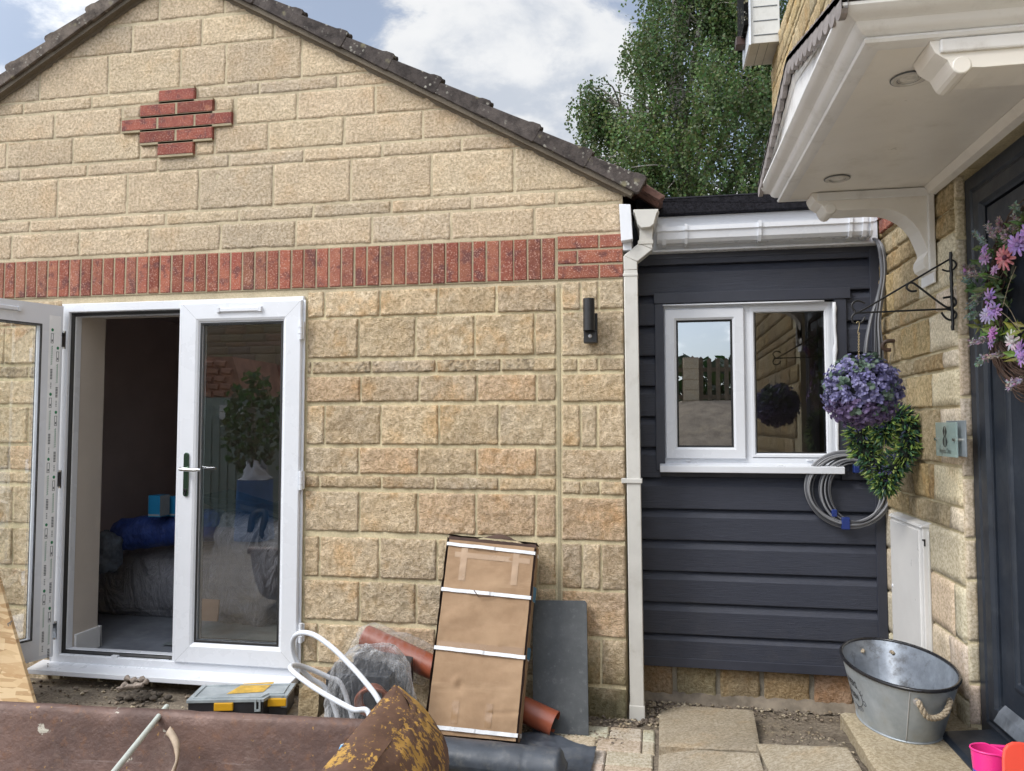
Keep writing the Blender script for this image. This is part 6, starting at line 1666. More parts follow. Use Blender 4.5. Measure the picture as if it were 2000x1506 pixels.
def organiser():
    z1, z0 = .142, .045
    FL, FR, BR_, BL_ = at(367, 1368, Z=z1), at(534, 1365, Z=z1), at(577, 1344.5, Z=z1), at(456, 1343, Z=z1)
    FR2 = FL + (FR - FL) * 1.0
    u = (FR - FL); u.z = 0; W_ = u.length; u.normalize(); v = Vector((-u.y, u.x, 0)); W_ = .455; D_ = .215
    t = thing('organiser_case', 'black and yellow tool organiser case with clear lid on the ground below the sill', 'tool case', (FL.x, FL.y, z0))
    def P(a, b, z): q = FL + u * a + v * b; return Vector((q.x, q.y, z))
    bk = pbr('black_case_plastic', (.018, .018, .022), .4, var=.2); ye = pbr('yellow_plastic', (.62, .33, .012), .4, var=.08, dirt=(.2, .12, .03), dirtamt=.3, dirtscale=9)
    outl = [(0, 0), (W_ - .10, 0), (W_ - .085, .05), (W_, .05), (W_, D_), (.0, D_)]
    mb = MB(); mb.prism([P(a, b, z0) for a, b in outl], (0, 0, z1 - z0 - .012)); mb.build('case_body', bk, t, bevel=.004, fixn=True)
    m = NT('clear_lid'); m.col(m.mix(m.ramp(m.noise(9, 5, .6), .3, .7), (.27, .31, .33), (.42, .47, .49))); m.rough(.18); m.set(Alpha=.82)
    mb = MB(); mb.prism([P(a, b, z1 - .012) for a, b in [(-.006, -.006), (W_ - .096, -.006), (W_ - .08, .044), (W_ + .006, .044), (W_ + .006, D_ + .006), (-.006, D_ + .006)]], (0, 0, .014))
    mb.tube([P(.02, .02, z1 + .003), P(W_ - .11, .02, z1 + .003), P(W_ - .09, .065, z1 + .003), P(W_ - .02, .065, z1 + .003), P(W_ - .02, D_ - .02, z1 + .003), P(.02, D_ - .02, z1 + .003)], .005, 6, closed=True)
    mb.build('lid', m.m, t, bevel=.003, fixn=True)
    mb = MB(); mb.poly([P(.16, .07, z1 + .004), P(.33, .09, z1 + .004), P(.35, .24, z1 + .004), P(.20, .22, z1 + .004)]); mb.build('label', pbr('yellow_label', (.55, .34, .04), .5, var=.2, scale=30, dirt=(.03, .025, .02), dirtamt=.9, dirtscale=16), t)
    for a, b in ((.17, -.012), (W_ - .045, .036)):
        mb = MB(); mb.prism([P(a - .045, b, z1 - .05), P(a + .045, b, z1 - .05), P(a + .045, b, z1 - .012), P(a - .045, b, z1 - .012)], v * .02); mb.build('latch', ye, t, bevel=.004)
    for a in (W_ - .125, W_ - .012):
        mb = MB(); b0 = -.010 if a < W_ - .1 else .04
        for s in (0, 1): mb.prism([P(a - .014 + s * .02, b0, z1 - .05), P(a - .006 + s * .02, b0, z1 - .05), P(a - .006 + s * .02, b0, z1), P(a - .014 + s * .02, b0, z1)], v * .012)
        mb.prism([P(a - .014, b0, z1 - .055), P(a + .014, b0, z1 - .055), P(a + .014, b0, z1 - .046), P(a - .014, b0, z1 - .046)], v * .012); mb.build('clip', m.m, t)
organiser()

def osb():
    m = NT('osb')
    v = m.vor(7, sc=(1.0, .05, 6.5), rot=(0, R(34), 0)); v2 = m.vor(7, sc=(1.1, .05, 6.0), rot=(0, R(-48), 0)); v3 = m.vor(10, sc=(1., .05, 2.0), rot=(0, R(10), 0))
    ca = m.mix(m.ramp(v.outputs['Color'], .2, .8), (.40, .25, .12), (.64, .47, .27)); cb = m.mix(m.ramp(v2.outputs['Color'], .2, .8), (.46, .29, .14), (.66, .50, .30)); c = m.mix(m.ramp(v3.outputs['Color'], .45, .52), ca, cb); c = m.mix(m.ramp(m.noise(30, 5, .6, sc=(1, 1, 5)), .55, .7, 0, .4), c, (.66, .52, .33)); m.col(c); m.rough(.75); m.bump(m.noise(40, 6, .7), .3, .003)
    Y = 3.28
    pts = [at(-150, 1150, Y=Y + .16), at(-4, 1128, Y=Y + .15), at(74, 1400, Y=Y), at(-140, 1430, Y=Y)]
    k = (pts[1] - pts[2]) ; pts[2] = pts[2] - k * ((pts[2].z - .05) / k.z); k = (pts[0] - pts[3]); pts[3] = pts[3] - k * ((pts[3].z - .05) / k.z)
    mb = MB(); mb.prism(pts, (0, .018, 0)); o = mb.build('osb_board', m.m, bevel=.001, loc=(pts[2].x, pts[2].y, .045)); tag(o, 'offcut of pale strand board propped at the left edge below the open door leaf', 'wood board')
    vs, fs = text_mesh('F', .045); mb = MB(); q = at(18, 1217, Y=Y + .09)
    nn = (pts[1] - pts[2]).cross(pts[3] - pts[2]).normalized(); nn = nn if nn.y < 0 else -nn; up = (pts[1] - pts[2]).normalized(); rt = up.cross(nn) * -1
    d = (q - pts[2]).dot(nn); q = q - nn * d + nn * .0015
    mb.add([q + up * -p[0] + rt * p[1] for p in vs], fs); mb.build('board_print', M['grey_ink'], o)
osb()

def bucket():
    m = NT('rusty_steel')
    c = m.mix(m.ramp(m.noise(4, 9, .72), .3, .7), (.085, .052, .044), (.165, .100, .080)); c = m.mix(m.ramp(m.noise(26, 7, .7, w=2.), .52, .72, 0, .6), c, (.21, .10, .05)); c = m.mix(m.ramp(m.noise(6, 7, .7, w=6., sc=(1, 1, .4)), .54, .74, 0, .55), c, (.18, .135, .115))
    c = m.mix(m.ramp(m.noise(13, 6, .62, w=11.), .675, .70, 0, .9), c, (.47, .45, .38)); c = m.mix(m.ramp(m.noise(60, 5, .6, w=7.), .66, .70, 0, .7), c, (.40, .23, .06)); m.col(c); m.set(Metallic=.25); m.rough(m.ramp(m.noise(9, 5, .6), .3, .7, .42, .7)); sc_ = m.noise(3, 3, .5, sc=(1., 1., 30.), rot=(0, R(14), 0)); c = m.mix(m.ramp(sc_, .655, .675, 0, .35), c, (.26, .20, .18)); m.col(c)
    m.bump(m.math('ADD', m.math('MULTIPLY', m.noise(45, 6, .65), .25), m.noise(3.2, 4, .55, w=8.)), .8, .02)
    rust = m.m
    def paint(nm, sc, th, w, yel=(.50, .29, .07), scr=None):      # the vertex tint says where the paint survived
        m = NT(nm); c = m.mix(m.ramp(m.noise(6, 9, .7), .3, .7), (.085, .045, .032), (.17, .095, .065))
        f = m.ramp(m.math('ADD', m.noise(sc, 8, .66, w=w, sc=scr, dist=.3), m.math('MULTIPLY', m.math('SUBTRACT', m.attr(), .5), .36)), th, th + .03); yl = m.mix(m.ramp(m.noise(14, 6, .6), .3, .7), tuple(q * .75 for q in yel), tuple(q * 1.15 for q in yel)); c = m.mix(f, c, yl)
        c = m.mix(m.ramp(m.noise(30, 6, .7, w=3.), .62, .72, 0, .6), c, (.055, .03, .025)); m.col(c); m.set(Metallic=.15); m.rough(.5); m.bump(m.noise(50, 6, .6), .35, .003); return m.m
    t = thing('digger_bucket', 'rusty brown digger bucket with worn yellow paint in the foreground', 'digger bucket', (-1.4, 2.1, .04))
    zt = .515; A = at(0, 1381, Z=zt); B = at(700, 1416, Z=zt); d = (B - A).normalized(); A2 = A - d * .9; B2 = B + d * .10
    nr = Vector((d.y, -d.x, 0))
    prof = [(-.016, -.03), (-.016, -.004), (-.011, .003), (-.004, .005), (.003, .003), (.008, -.005), (.013, -.03), (.026, -.08), (.050, -.17), (.09, -.27), (.16, -.37), (.26, -.435), (.40, -.463), (.62, -.468), (.78, -.460)]
    mb = MB(); n = 60; vs = []
    for i in range(n + 1):
        p = A2.lerp(B2, i / n)
        for k, (o, z) in enumerate(prof):
            wv = .0035 * fbm(i * .22, k * .3, 2.) + (.003 * fbm(i * .9, 3.) if 0 < k < 6 else 0)
            vs.append(p + nr * (o + wv) + Vector((0, 0, z + wv)))
    m_ = len(prof); mb.add(vs, [(i * m_ + k, (i + 1) * m_ + k, (i + 1) * m_ + k + 1, i * m_ + k + 1) for i in range(n) for k in range(m_ - 1)])
    o = mb.build('back_plate', rust, t, smooth=180); so = o.modifiers.new('thickness', 'SOLIDIFY'); so.thickness = .012; so.offset = -1
    # right cheek: worn top flange, outer face with yellow paint, inner face
    top = [at(771, 1337, D=2.46), at(742, 1368, D=2.36), at(700, 1419, D=2.20), at(640, 1490, D=2.0), at(585, 1560, D=1.84)]
    rid = [at(777, 1341, D=2.455), at(800, 1388, D=2.35), at(772, 1436, D=2.18), at(729, 1497, D=1.98), at(690, 1560, D=1.82)]
    sil = [at(777, 1340, D=2.47), at(822, 1376, D=2.455), at(853, 1416, D=2.42), at(870, 1446, D=2.39), at(877, 1482, D=2.34), at(873, 1522, D=2.27), at(852, 1575, D=2.18)]
    ts, rs, ss = spline(top, 8), spline(rid, 8), spline(sil, 6)
    def res(L_, n):
        out = []
        for i in range(n + 1): f = i / n * (len(L_) - 1); k = min(int(f), len(L_) - 2); out.append(L_[k].lerp(L_[k + 1], f - k))
        return out
    N = 40; ts, rs, ss = res(ts, N), res(rs, N), res(ss, N)
    mb = MB(); mb.add(ts + rs, []); 
    def band(u, v):
        i = min(N, int(round(u * N))); a, b = ts[i], rs[i]; return a.lerp(b, v) + Vector((0, 0, 1)) * .012 * math.sin(math.pi * v) * min(1, u * 3) + Vector((0, 0, .002 * fbm(u * 7, v * 3)))
    mb = MB(); mb.grid(N, 10, band); mb.vc = [(q, q, q) for q in [max(0, min(1, .5 + .55 * fbm(p[0] * 9, p[1] * 9, p[2] * 9, 3))) for p in mb.v]]; mb.build('worn_flange', paint('worn_yellow_flange', 85, .535, 2., scr=(1, .6, 1)), t, smooth=180)
    def outer(u, v):
        i = min(N, int(round(u * N))); a, b = rs[i], ss[i]; bl = math.sin(math.pi * v); return a.lerp(b, v) + Vector((.35, -.5, .35)) * .030 * bl * min(1, u * 2.2) + Vector((.003, 0, .003)) * fbm(u * 9, v * 6, 4.)
    mb = MB(); mb.grid(N, 24, outer); mb.vc = []
    for k, p in enumerate(mb.v):
        u, v = (k % (N + 1)) / N, (k // (N + 1)) / 24; q = .30 + .75 * sstep(.25, .8, v) * sstep(.75, .1, u) + .25 * sstep(.1, .35, v) * sstep(.5, .9, u) - .4 * sstep(.9, 1., v) + .35 * fbm(p[0] * 8, p[1] * 8, p[2] * 5, 3); q = max(0, min(1, q)); mb.vc.append((q, q, q))
    mb.build('painted_cheek', paint('worn_yellow_cheek', 30, .475, 5., scr=(1.8, 1.8, .22)), t, smooth=180)
    mb = MB()
    lowz = lambda p, z: Vector((p.x, p.y, z))
    mb.grid(N, 8, lambda u, v: ts[min(N, int(round(u * N)))].lerp(lowz(ts[min(N, int(round(u * N)))], .06), v)); mb.grid(N, 10, lambda u, v: ss[min(N, int(round(u * N)))].lerp(Vector((ss[min(N, int(round(u * N)))].x - .14 * v, ss[min(N, int(round(u * N)))].y - .08 * v, max(.06, ss[min(N, int(round(u * N)))].z * (1 - v) + .06 * v))), v))
    mb.build('cheek_side', rust, t, smooth=180)
    # things lying in the bucket
    Y0 = at(325, 1381, D=2.56); Y1 = at(205, 1530, D=2.05); mb = MB(); mb.tube([Y0 + (Y0 - Y1).normalized() * .002, Y0.lerp(Y1, .5), Y1 + (Y1 - Y0) * .25], .0092, 10)
    o = mb.build('plastic_rod', pbr('pale_rod', (.50, .54, .50), .4, var=.06), smooth=40, loc=Y1); tag(o, 'thin pale green plastic rod leaning over the rusty bucket lip', 'rod')
    mb = MB(); L_ = [(333, 1419, 2.40), (342, 1432, 2.38), (349, 1446, 2.36), (351, 1462, 2.345), (349, 1480, 2.33), (344, 1500, 2.31), (338, 1530, 2.29)]; R_ = [(325, 1436, 2.40), (331, 1440, 2.38), (337, 1452, 2.36), (342, 1466, 2.345), (345, 1484, 2.33), (338, 1501, 2.31), (325, 1530, 2.29)]
    a, b = spline([at(*q[:2], D=q[2]) for q in L_], 5), spline([at(*q[:2], D=q[2]) for q in R_], 5)
    mb.grid(len(a) - 1, 4, lambda u, v: a[int(round(u * (len(a) - 1)))].lerp(b[int(round(u * (len(a) - 1)))], v) - _fh * .012 * math.sin(math.pi * v))
    o = mb.build('veneer_strip', pbr('peeled_strip', (.40, .315, .23), .7, var=.15, scale=30), smooth=180, loc=a[-1]); s = o.modifiers.new('thickness', 'SOLIDIFY'); s.thickness = .002; tag(o, 'curled tan strip of peeled card standing in the rusty bucket', 'offcut')
    mb = MB(); p = [at(655, 1478, D=2.18), at(665, 1456, D=2.20), at(680, 1450, D=2.21), at(674, 1464, D=2.18), at(648, 1500, D=2.14)]; mb.prism(p, _fh * .006)
    o = mb.build('paper_sleeve', pbr('white_sleeve', (.62, .66, .72), .4), loc=p[0]); tag(o, 'white paper sleeve with a blue end tucked by the worn yellow flange', 'packaging')
    mb = MB(); mb.prism([p[1] - _fh * .001, p[2] - _fh * .001, p[2].lerp(p[3], .6) - _fh * .001, p[1].lerp(p[0], .3) - _fh * .001], _fh * -.001); mb.build('blue_end', pbr('blue_card', (.02, .26, .52), .4), o)
bucket()

def membrane():
    m = NT('membrane'); c = m.mix(m.ramp(m.noise(4, 8, .7), .3, .7), (.035, .044, .058), (.068, .080, .100)); c = m.mix(m.ramp(m.noise(9, 9, .75, w=2.), .5, .72, 0, .5), c, (.19, .185, .165)); m.col(c); m.rough(m.ramp(m.noise(5, 5, .6), .3, .7, .36, .6)); m.bump(m.noise(6, 5, .55, sc=(1, 1, 1), dist=.8), .4, .012)
    t = thing('plastic_membrane', 'dark blue roll of plastic membrane with a loose flap at the foot of the carton', 'plastic sheet', (-.5, 3.1, .045))
    a = at(845, 1468, D=3.14); b = at(1106, 1500, D=3.02); a.z = .115; b.z = .110; d = (b - a).normalized(); a = a - d * .05
    L_ = (b - a).length; x = Vector((0, 0, 1)); y = d.cross(x).normalized()
    mb = MB()
    def roll(u, v):
        an = 2 * math.pi * v; s = u * L_; r = .070 * (1 + .05 * fbm(u * 5, math.cos(an), math.sin(an)) - .04 * math.exp(-((u - .73) / .012) ** 2)) * (1 - .82 * sstep(.955, 1., u) * (.5 + .5 * abs(math.sin(an)))); flat = .78 if math.sin(an) < 0 else 1
        return a + d * s + y * r * 1.15 * math.cos(an) + x * (r * math.sin(an) * flat)
    mb.grid(60, 36, roll); mb.poly([roll(1, k / 36) for k in range(36)]); mb.build('roll', m.m, t, smooth=60)
    mb = MB(); c4 = [at(930, 1446, Z=.052), at(1062, 1428, Z=.052), at(1165, 1467, Z=.056), at(1140, 1560, Z=.06), at(900, 1560, Z=.06)]
    def flap(u, v):
        A = c4[0].lerp(c4[1], u) if u < 1 else c4[1]; e0 = c4[0].lerp(c4[4], v); e1 = (c4[1].lerp(c4[2], min(1, v * 2.2)) if v < .4545 else c4[2].lerp(c4[3], (v - .4545) / .5455)); p = e0.lerp(e1, u)
        return Vector((p.x, p.y, gz(p.x, p.y) + .022 + .014 * abs(fbm(p.x * 7, p.y * 7, 3.)) + .022 * math.exp(-((v - .42 - .2 * (u - .7)) / .06) ** 2) * sstep(.5, .8, u)))
    mb.grid(70, 50, flap); o = mb.build('loose_flap', m.m, t, smooth=180)
membrane()

def rubble():
    rnd = random.Random(8)
    for (x, y, d, sx, sy, sz, col, lab) in ((612, 1345, 3.62, .05, .05, .06, (.52, .42, .27), 'broken block of yellow stone upright beside the end of the door sill'), (603, 1383, 3.42, .072, .05, .036, (.46, .40, .30), 'flat grey topped stone lying between the tool case and the bag')):
        c = at(x, y, D=d); mb = MB(); mb.vc = []
        c.z = .04 + sz + (.068 if sz > .05 else 0)
        n = 14
        def f(p): 
            q = Vector((p[0] * sx, p[1] * sy, p[2] * sz)); q *= 1 + .05 * noise.noise(q * 14 + Vector((x, 0, 0))); return c + q + Vector((1, 1, 1)) * .006 * fbm(q.x * 30, q.y * 30, q.z * 30)
        for ax in range(3):
            for s in (-1, 1):
                b = len(mb.v)
                def g(u, v):
                    p = [0, 0, 0]; p[ax] = s; p[(ax + 1) % 3] = u * 2 - 1; p[(ax + 2) % 3] = v * 2 - 1; return f(p)
                mb.grid(n, n, g)
        mb.vc = [tuple(q * (1 + .12 * fbm(p[0] * 20, p[1] * 20)) for q in col) for p in mb.v]
        o = mb.build('broken_stone', M['wall_stone'], smooth=60, loc=(c.x, c.y, .045), fixn=False); tag(o, lab, 'broken stone', 'broken stones by the door')
    # scrap of torn sheet and mortar lumps under the sill
    c = at(252, 1343, Y=3.62); mb = MB()
    pts = [at(x, y, Y=yy) for x, y, yy in ((232, 1348, 3.55), (240, 1339, 3.57), (262, 1340, 3.58), (284, 1332, 3.6), (278, 1327, 3.62), (262, 1329, 3.62), (247, 1325, 3.63))]
    mb.tube(spline(pts, 6), [.012 + .007 * math.sin(i * 1.1) for i in range(6 * 6 + 1)], 7); mb.tube(spline([pts[0], pts[0] + Vector((.03, .02, .012)), pts[3] + Vector((0, -.02, -.01))], 6), .012, 6)
    o = mb.build('torn_rag', pbr('dirty_rag', (.24, .20, .17), .9, var=.4, scale=40), smooth=60, loc=(c.x, 3.6, .05)); tag(o, 'dirty twisted scrap of rag on the ground under the door sill', 'rag')
    mb = MB()
    for i in range(46):
        x, y = rnd.gauss(272, 22), rnd.gauss(1358, 6); p = at(x, y, Z=.055); r = rnd.uniform(.008, .026); mb.sphere((p.x, p.y, .045 + r * .4), r, 8, 6, sz=.6, jit=.5, seed=i * 1.7)
    o = mb.build('soil_clods', pbr('dark_soil', (.085, .07, .055), .95, var=.5, scale=30, bump=.6, bscale=60), smooth=60); tag(o, kind='stuff')
rubble()

# ------------------------------------------------------------------ things standing in the room
def room():
    z0 = RZ + .001
    film = crumpled_film('dust_sheet_film', .42, 5, .10, 1.0, (.46, .46, .50))
    nt = film.node_tree
    # sofa under plastic
    t = thing('wrapped_sofa', 'sofa wrapped in clear dust sheeting inside the dark room', 'sofa', (-3.0, 5.2, z0))
    base = pbr('grey_sofa', (.28, .28, .30), .8, var=.2)
    X0, X1 = -4.45, -2.05
    def blob(cx, cy, cz, sx, sy, sz, e=.35, amp=.03, sd=0.):
        def f(u, v):
            a, b = 2 * math.pi * u, math.pi * (v - .5)
            s = lambda w, m: math.copysign(abs(w) ** m, w)
            d = Vector((s(math.cos(b), e) * s(math.cos(a), e), s(math.cos(b), e) * s(math.sin(a), e), s(math.sin(b), e)))
            k = 1 + amp * fbm(d.x * 2 + sd, d.y * 2, d.z * 2.5) + amp * .5 * fbm(d.x * 6 + sd, d.y * 6, d.z * 3)
            return Vector((cx + d.x * sx * k, cy + d.y * sy * k, max(z0, cz + d.z * sz * k)))
        return f
    mb = MB(); mb.grid(40, 24, blob(-3.2, 5.25, z0 + .22, 1.16, .38, .20)); mb.grid(30, 20, blob(-2.62, 5.05, z0 + .36, .30, .36, .36, .5)); mb.build('seat', base, t, smooth=180)
    mb = MB(); mb.grid(120, 60, blob(-3.2, 5.22, z0 + .22, 1.22, .44, .245, .4, .07, 3.)); mb.grid(80, 50, blob(-2.60, 5.02, z0 + .37, .34, .42, .40, .55, .09, 7.)); mb.build('dust_sheet', film, t, smooth=180)
    # blue roll
    bm_ = NT('blue_tarpaulin'); bm_.col(bm_.mix(bm_.ramp(bm_.noise(12, 6, .6), .3, .7), (.010, .025, .13), (.028, .065, .27))); bm_.rough(.35); bm_.bump(bm_.noise(14, 6, .65, sc=(2.2, 1, 1), dist=.9), 1., .03)
    a, b = at(222, 1046, D=5.15), at(440, 1022, D=5.25); d = (b - a).normalized(); x = Vector((0, 0, 1)); y = d.cross(x).normalized(); L_ = (b - a).length; mb = MB()
    def roll(u, v): an = 2 * math.pi * v; e = 1 - .25 * max(0, abs(2 * u - 1) - .85) / .15; r = .108 * e * (1 + .07 * fbm(u * 14, math.cos(an) * 1.5, math.sin(an) * 1.5)); return a + d * u * L_ + (y * math.cos(an) + x * math.sin(an)) * r
    mb.grid(70, 30, roll); mb.poly([roll(0, k / 30) for k in range(30)]); mb.poly([roll(1, k / 30) for k in range(30)]); o = mb.build('tarpaulin_roll', bm_.m, smooth=180, loc=a - Vector((0, 0, .11))); tag(o, 'rolled dark blue tarpaulin lying on the wrapped sofa', 'tarpaulin')
    for (x0, y0, x1, y1, D, lab) in ((289, 968, 318, 1008, 5.0, 'blue cardboard box standing left on the tarpaulin roll'), (324, 970, 352, 1007, 5.12, 'blue cardboard box half hidden by the closed door leaf')):
        p0, p1 = at(x0, y1, D=D), at(x1, y0, D=D); w = p1.x - p0.x; mb = MB(); mb.box(p0.x, p1.x - w * .12, p0.y, p0.y + .10, p0.z - .006, p1.z)
        o = mb.build('blue_box', pbr('blue_carton', (.012, .17, .34), .45, var=.08), bevel=.002, loc=(p0.x, p0.y, p0.z)); tag(o, lab, 'box', 'blue boxes on the tarpaulin')
        mb = MB(); mb.poly([(p0.x + w * .02, p0.y - .001, p0.z + .002), (p1.x - w * .14, p0.y - .001, p0.z + .002), (p1.x - w * .14, p0.y - .001, p0.z + .012), (p0.x + w * .02, p0.y - .001, p0.z + .012)]); mb.poly([(p1.x - w * .12 + .001, p0.y, p0.z), (p1.x - w * .12 + .001, p0.y + .1, p0.z), (p1.x - w * .12 + .001, p0.y + .1, p1.z), (p1.x - w * .12 + .001, p0.y, p1.z)]); mb.build('side_panel', pbr('grey_side', (.25, .27, .28), .5), o)
    # black chair with a looped arm and a dark lid
    t = thing('folding_chair', 'black folding chair with looped arm seen through the closed door pane', 'chair', (-2.0, 4.9, z0))
    m = M['black_metal']; D = 5.0
    mb = MB(); mb.tube(spline([at(489, 1040, D=D), at(494, 1008, D=D), (at(508, 998, D=D)), at(518, 1003, D=D), at(512, 1040, D=D), at(511, 1062, D=D), at(524, 1072, D=D), at(560, 1066, D=D)], 5), .022, 10); mb.build('arm', m, t, smooth=180)
    mb = MB()
    for x in (500, 556): p = at(x, 1070, D=D + .1); mb.tube([p, Vector((p.x, p.y, z0))], .014, 8)
    mb.build('leg', m, t, smooth=180)
    mb = MB(); q = [at(385, 968, D=5.3), at(450, 955, D=5.4), at(548, 985, D=5.2), at(548, 1003, D=5.0), at(470, 985, D=5.0), at(420, 984, D=5.1)]; mb.prism(q, (0, 0, -.03)); mb.build('seat', m, t)
    c = at(411, 1190, D=5.0); mb = MB(); mb.prism([at(394, 1170, D=4.82), at(428, 1172, D=4.82), at(424, 1214, D=4.74), at(393, 1212, D=4.74)], (0, .012, 0)); o = mb.build('card_offcut', pbr('brown_card', (.26, .16, .10), .8), loc=(c.x, c.y - .2, z0)); tag(o, 'square of brown card leaning on the wrapped sofa inside the room', 'card')
    mb = MB(); mb.grid(50, 30, lambda u, v: Vector((-2.9 + 1.5 * u, 4.2 + .75 * v + .1 * u, z0 + .006 + .02 * abs(fbm(u * 4, v * 4, 1.)) + .07 * math.exp(-((v - .6 - .4 * u) / .12) ** 2) * u))); o = mb.build('floor_sheet', pbr('grey_sheet', (.20, .23, .23), .6, var=.15), smooth=180); tag(o, 'grey green dust sheet crumpled on the floor behind the closed door pane', 'dust sheet')
    c = at(205, 1068, D=5.0); mb = MB(); mb.grid(20, 14, blob(c.x, c.y, c.z - .04, .10, .08, .13, .8, .25, 5.)); o = mb.build('cloth_bundle', pbr('blue_grey_cloth', (.10, .12, .15), .9, var=.5, scale=14), smooth=180, loc=(c.x, c.y, c.z - .15)); tag(o, 'crumpled blue grey bundle at the left end of the tarpaulin roll', 'bundle')
room()
# ------------------------------------------------------------------ trees
def mesh_leaves(name, pts, dirs, sizes, cols, mat, parent=None, loc=None):
    """one small folded diamond per leaf"""
    v = []; f = []; c = []
    for i, (p, d, s, col) in enumerate(zip(pts, dirs, sizes, cols)):
        sd = d.orthogonal(); a = (i * 2.399) % 6.283; n = d.cross(sd); sd = sd * math.cos(a) + n * math.sin(a)
        m = p + d * s * .5
        v += [p, m + sd * s * .38, p + d * s, m - sd * s * .38]; f.append((4 * i, 4 * i + 1, 4 * i + 2, 4 * i + 3)); c += [col] * 4
    mb = MB(); mb.v = [tuple(q) for q in v]; mb.f = f; mb.c = [None] * len(f); mb.vc = c
    return mb.build(name, mat, parent, loc=loc)
leafm = foliage_mat('birch_leaf', .55, .38)
bark = NT('birch_bark'); bc = bark.mix(bark.ramp(bark.noise(6, 8, .7, sc=(1, 1, 5)), .45, .6), (.40, .38, .34), (.06, .05, .045)); bark.col(bc); bark.rough(.9)
def birch():
    rnd = random.Random(31); Y = 12.0
    base = at(1345, 900, Y=Y); base.z = 0
    t = thing('birch_tree', 'tall birch tree with drooping green foliage behind the flat roof', 'tree', base)
    mb = MB(); tops = []
    trunk = [Vector((base.x + .10 * math.sin(z * .6), Y + .08 * math.sin(z * .9 + 1), z)) for z in [k * .6 for k in range(20)]]
    mb.tube(trunk, [.17 * (1 - k / 21) + .012 for k in range(20)], 10)
    lobes = []   # pixel centre, radii, depth offset
    for x, y, rx, ry, dy in ((1380, 20, 120, 130, 0.), (1330, -60, 90, 120, .3), (1440, 60, 90, 160, .4), (1290, 130, 75, 110, -.3), (1165, 205, 52, 50, -.2), (1210, 255, 80, 75, .1), (1180, 300, 58, 60, .3), (1300, 260, 110, 90, -.6), (1400, 210, 110, 120, -.7), (1480, 200, 60, 150, .2), (1240, 345, 95, 70, -.3), (1360, 360, 130, 80, -.5), (1470, 350, 70, 100, 0.), (1255, 90, 40, 60, .2), (1500, 90, 60, 130, .8), (1400, -150, 130, 150, .2), (1300, 430, 120, 60, .2), (1420, 450, 140, 70, .3), (1560, 200, 90, 220, .9)):
        c = at(x, y, Y=Y + dy); k = (c - CAM).length / FPX; lobes.append((c, rx * k, ry * k))
    for c, rx, rz in lobes:
        s = trunk[max(2, min(18, int((c.z - rz * 1.2) / .6)))]
        m = s.lerp(c, .55) + Vector((0, 0, .25)); pts = spline([s, m, c + Vector((0, 0, rz * .35))], 6); mb.tube(pts, [.06 * (1 - i / 14) + .008 for i in range(13)], 6)
        for _ in range(5):
            e = c + Vector((rnd.uniform(-1, 1) * rx * .9, rnd.uniform(-.7, .7), rnd.uniform(-.3, .8) * rz)); mb.tube(spline([pts[8], pts[8].lerp(e, .5) + Vector((0, 0, .15)), e], 4), [.02, .018, .016, .014, .012, .010, .008, .006, .004], 5)
    mb.build('trunk', bark.m, t, smooth=180)
    P, Dv, S, C = [], [], [], []
    for c, rx, rz in lobes:
        ns = int(58 + 235 * rx * rz / .5)
        ryy = min(rx, .8) * 1.0
        for _ in range(ns):
            d = rdir(rnd); r = rnd.random() ** .5
            p = c + Vector((d.x * rx * r, d.y * ryy * r, d.z * rz * r + rz * .12))
            if fbm(p.x * 1.5, p.z * 1.5, p.y * 1.5, 3) < -.22: continue
            L_ = rnd.uniform(.18, .62) * (1 if rnd.random() < .8 else 1.35); n = int(L_ / .022); sway = Vector((rnd.uniform(-.35, .35), rnd.uniform(-.35, .35), -1)).normalized()
            tone = .5 + .5 * fbm(p.x * 1.1 + 3, p.y * 1.1, p.z * 1.1, 3) + rnd.uniform(-.15, .15)
            for k in range(n):
                q = p + sway * (k * .022) + Vector((rnd.gauss(0, .03), rnd.gauss(0, .03), rnd.gauss(0, .015)))
                P.append(q); Dv.append((rdir(rnd) + Vector((0, 0, -.6))).normalized()); S.append(rnd.uniform(.034, .055))
                C.append(tuple(v * rnd.uniform(.75, 1.25) for v in mix3((.048, .090, .032), (.15, .21, .068), max(0, min(1, tone)))))
    mesh_leaves('crown', P, Dv, S, C, leafm, t)
    print('birch leaves', len(P))
birch()

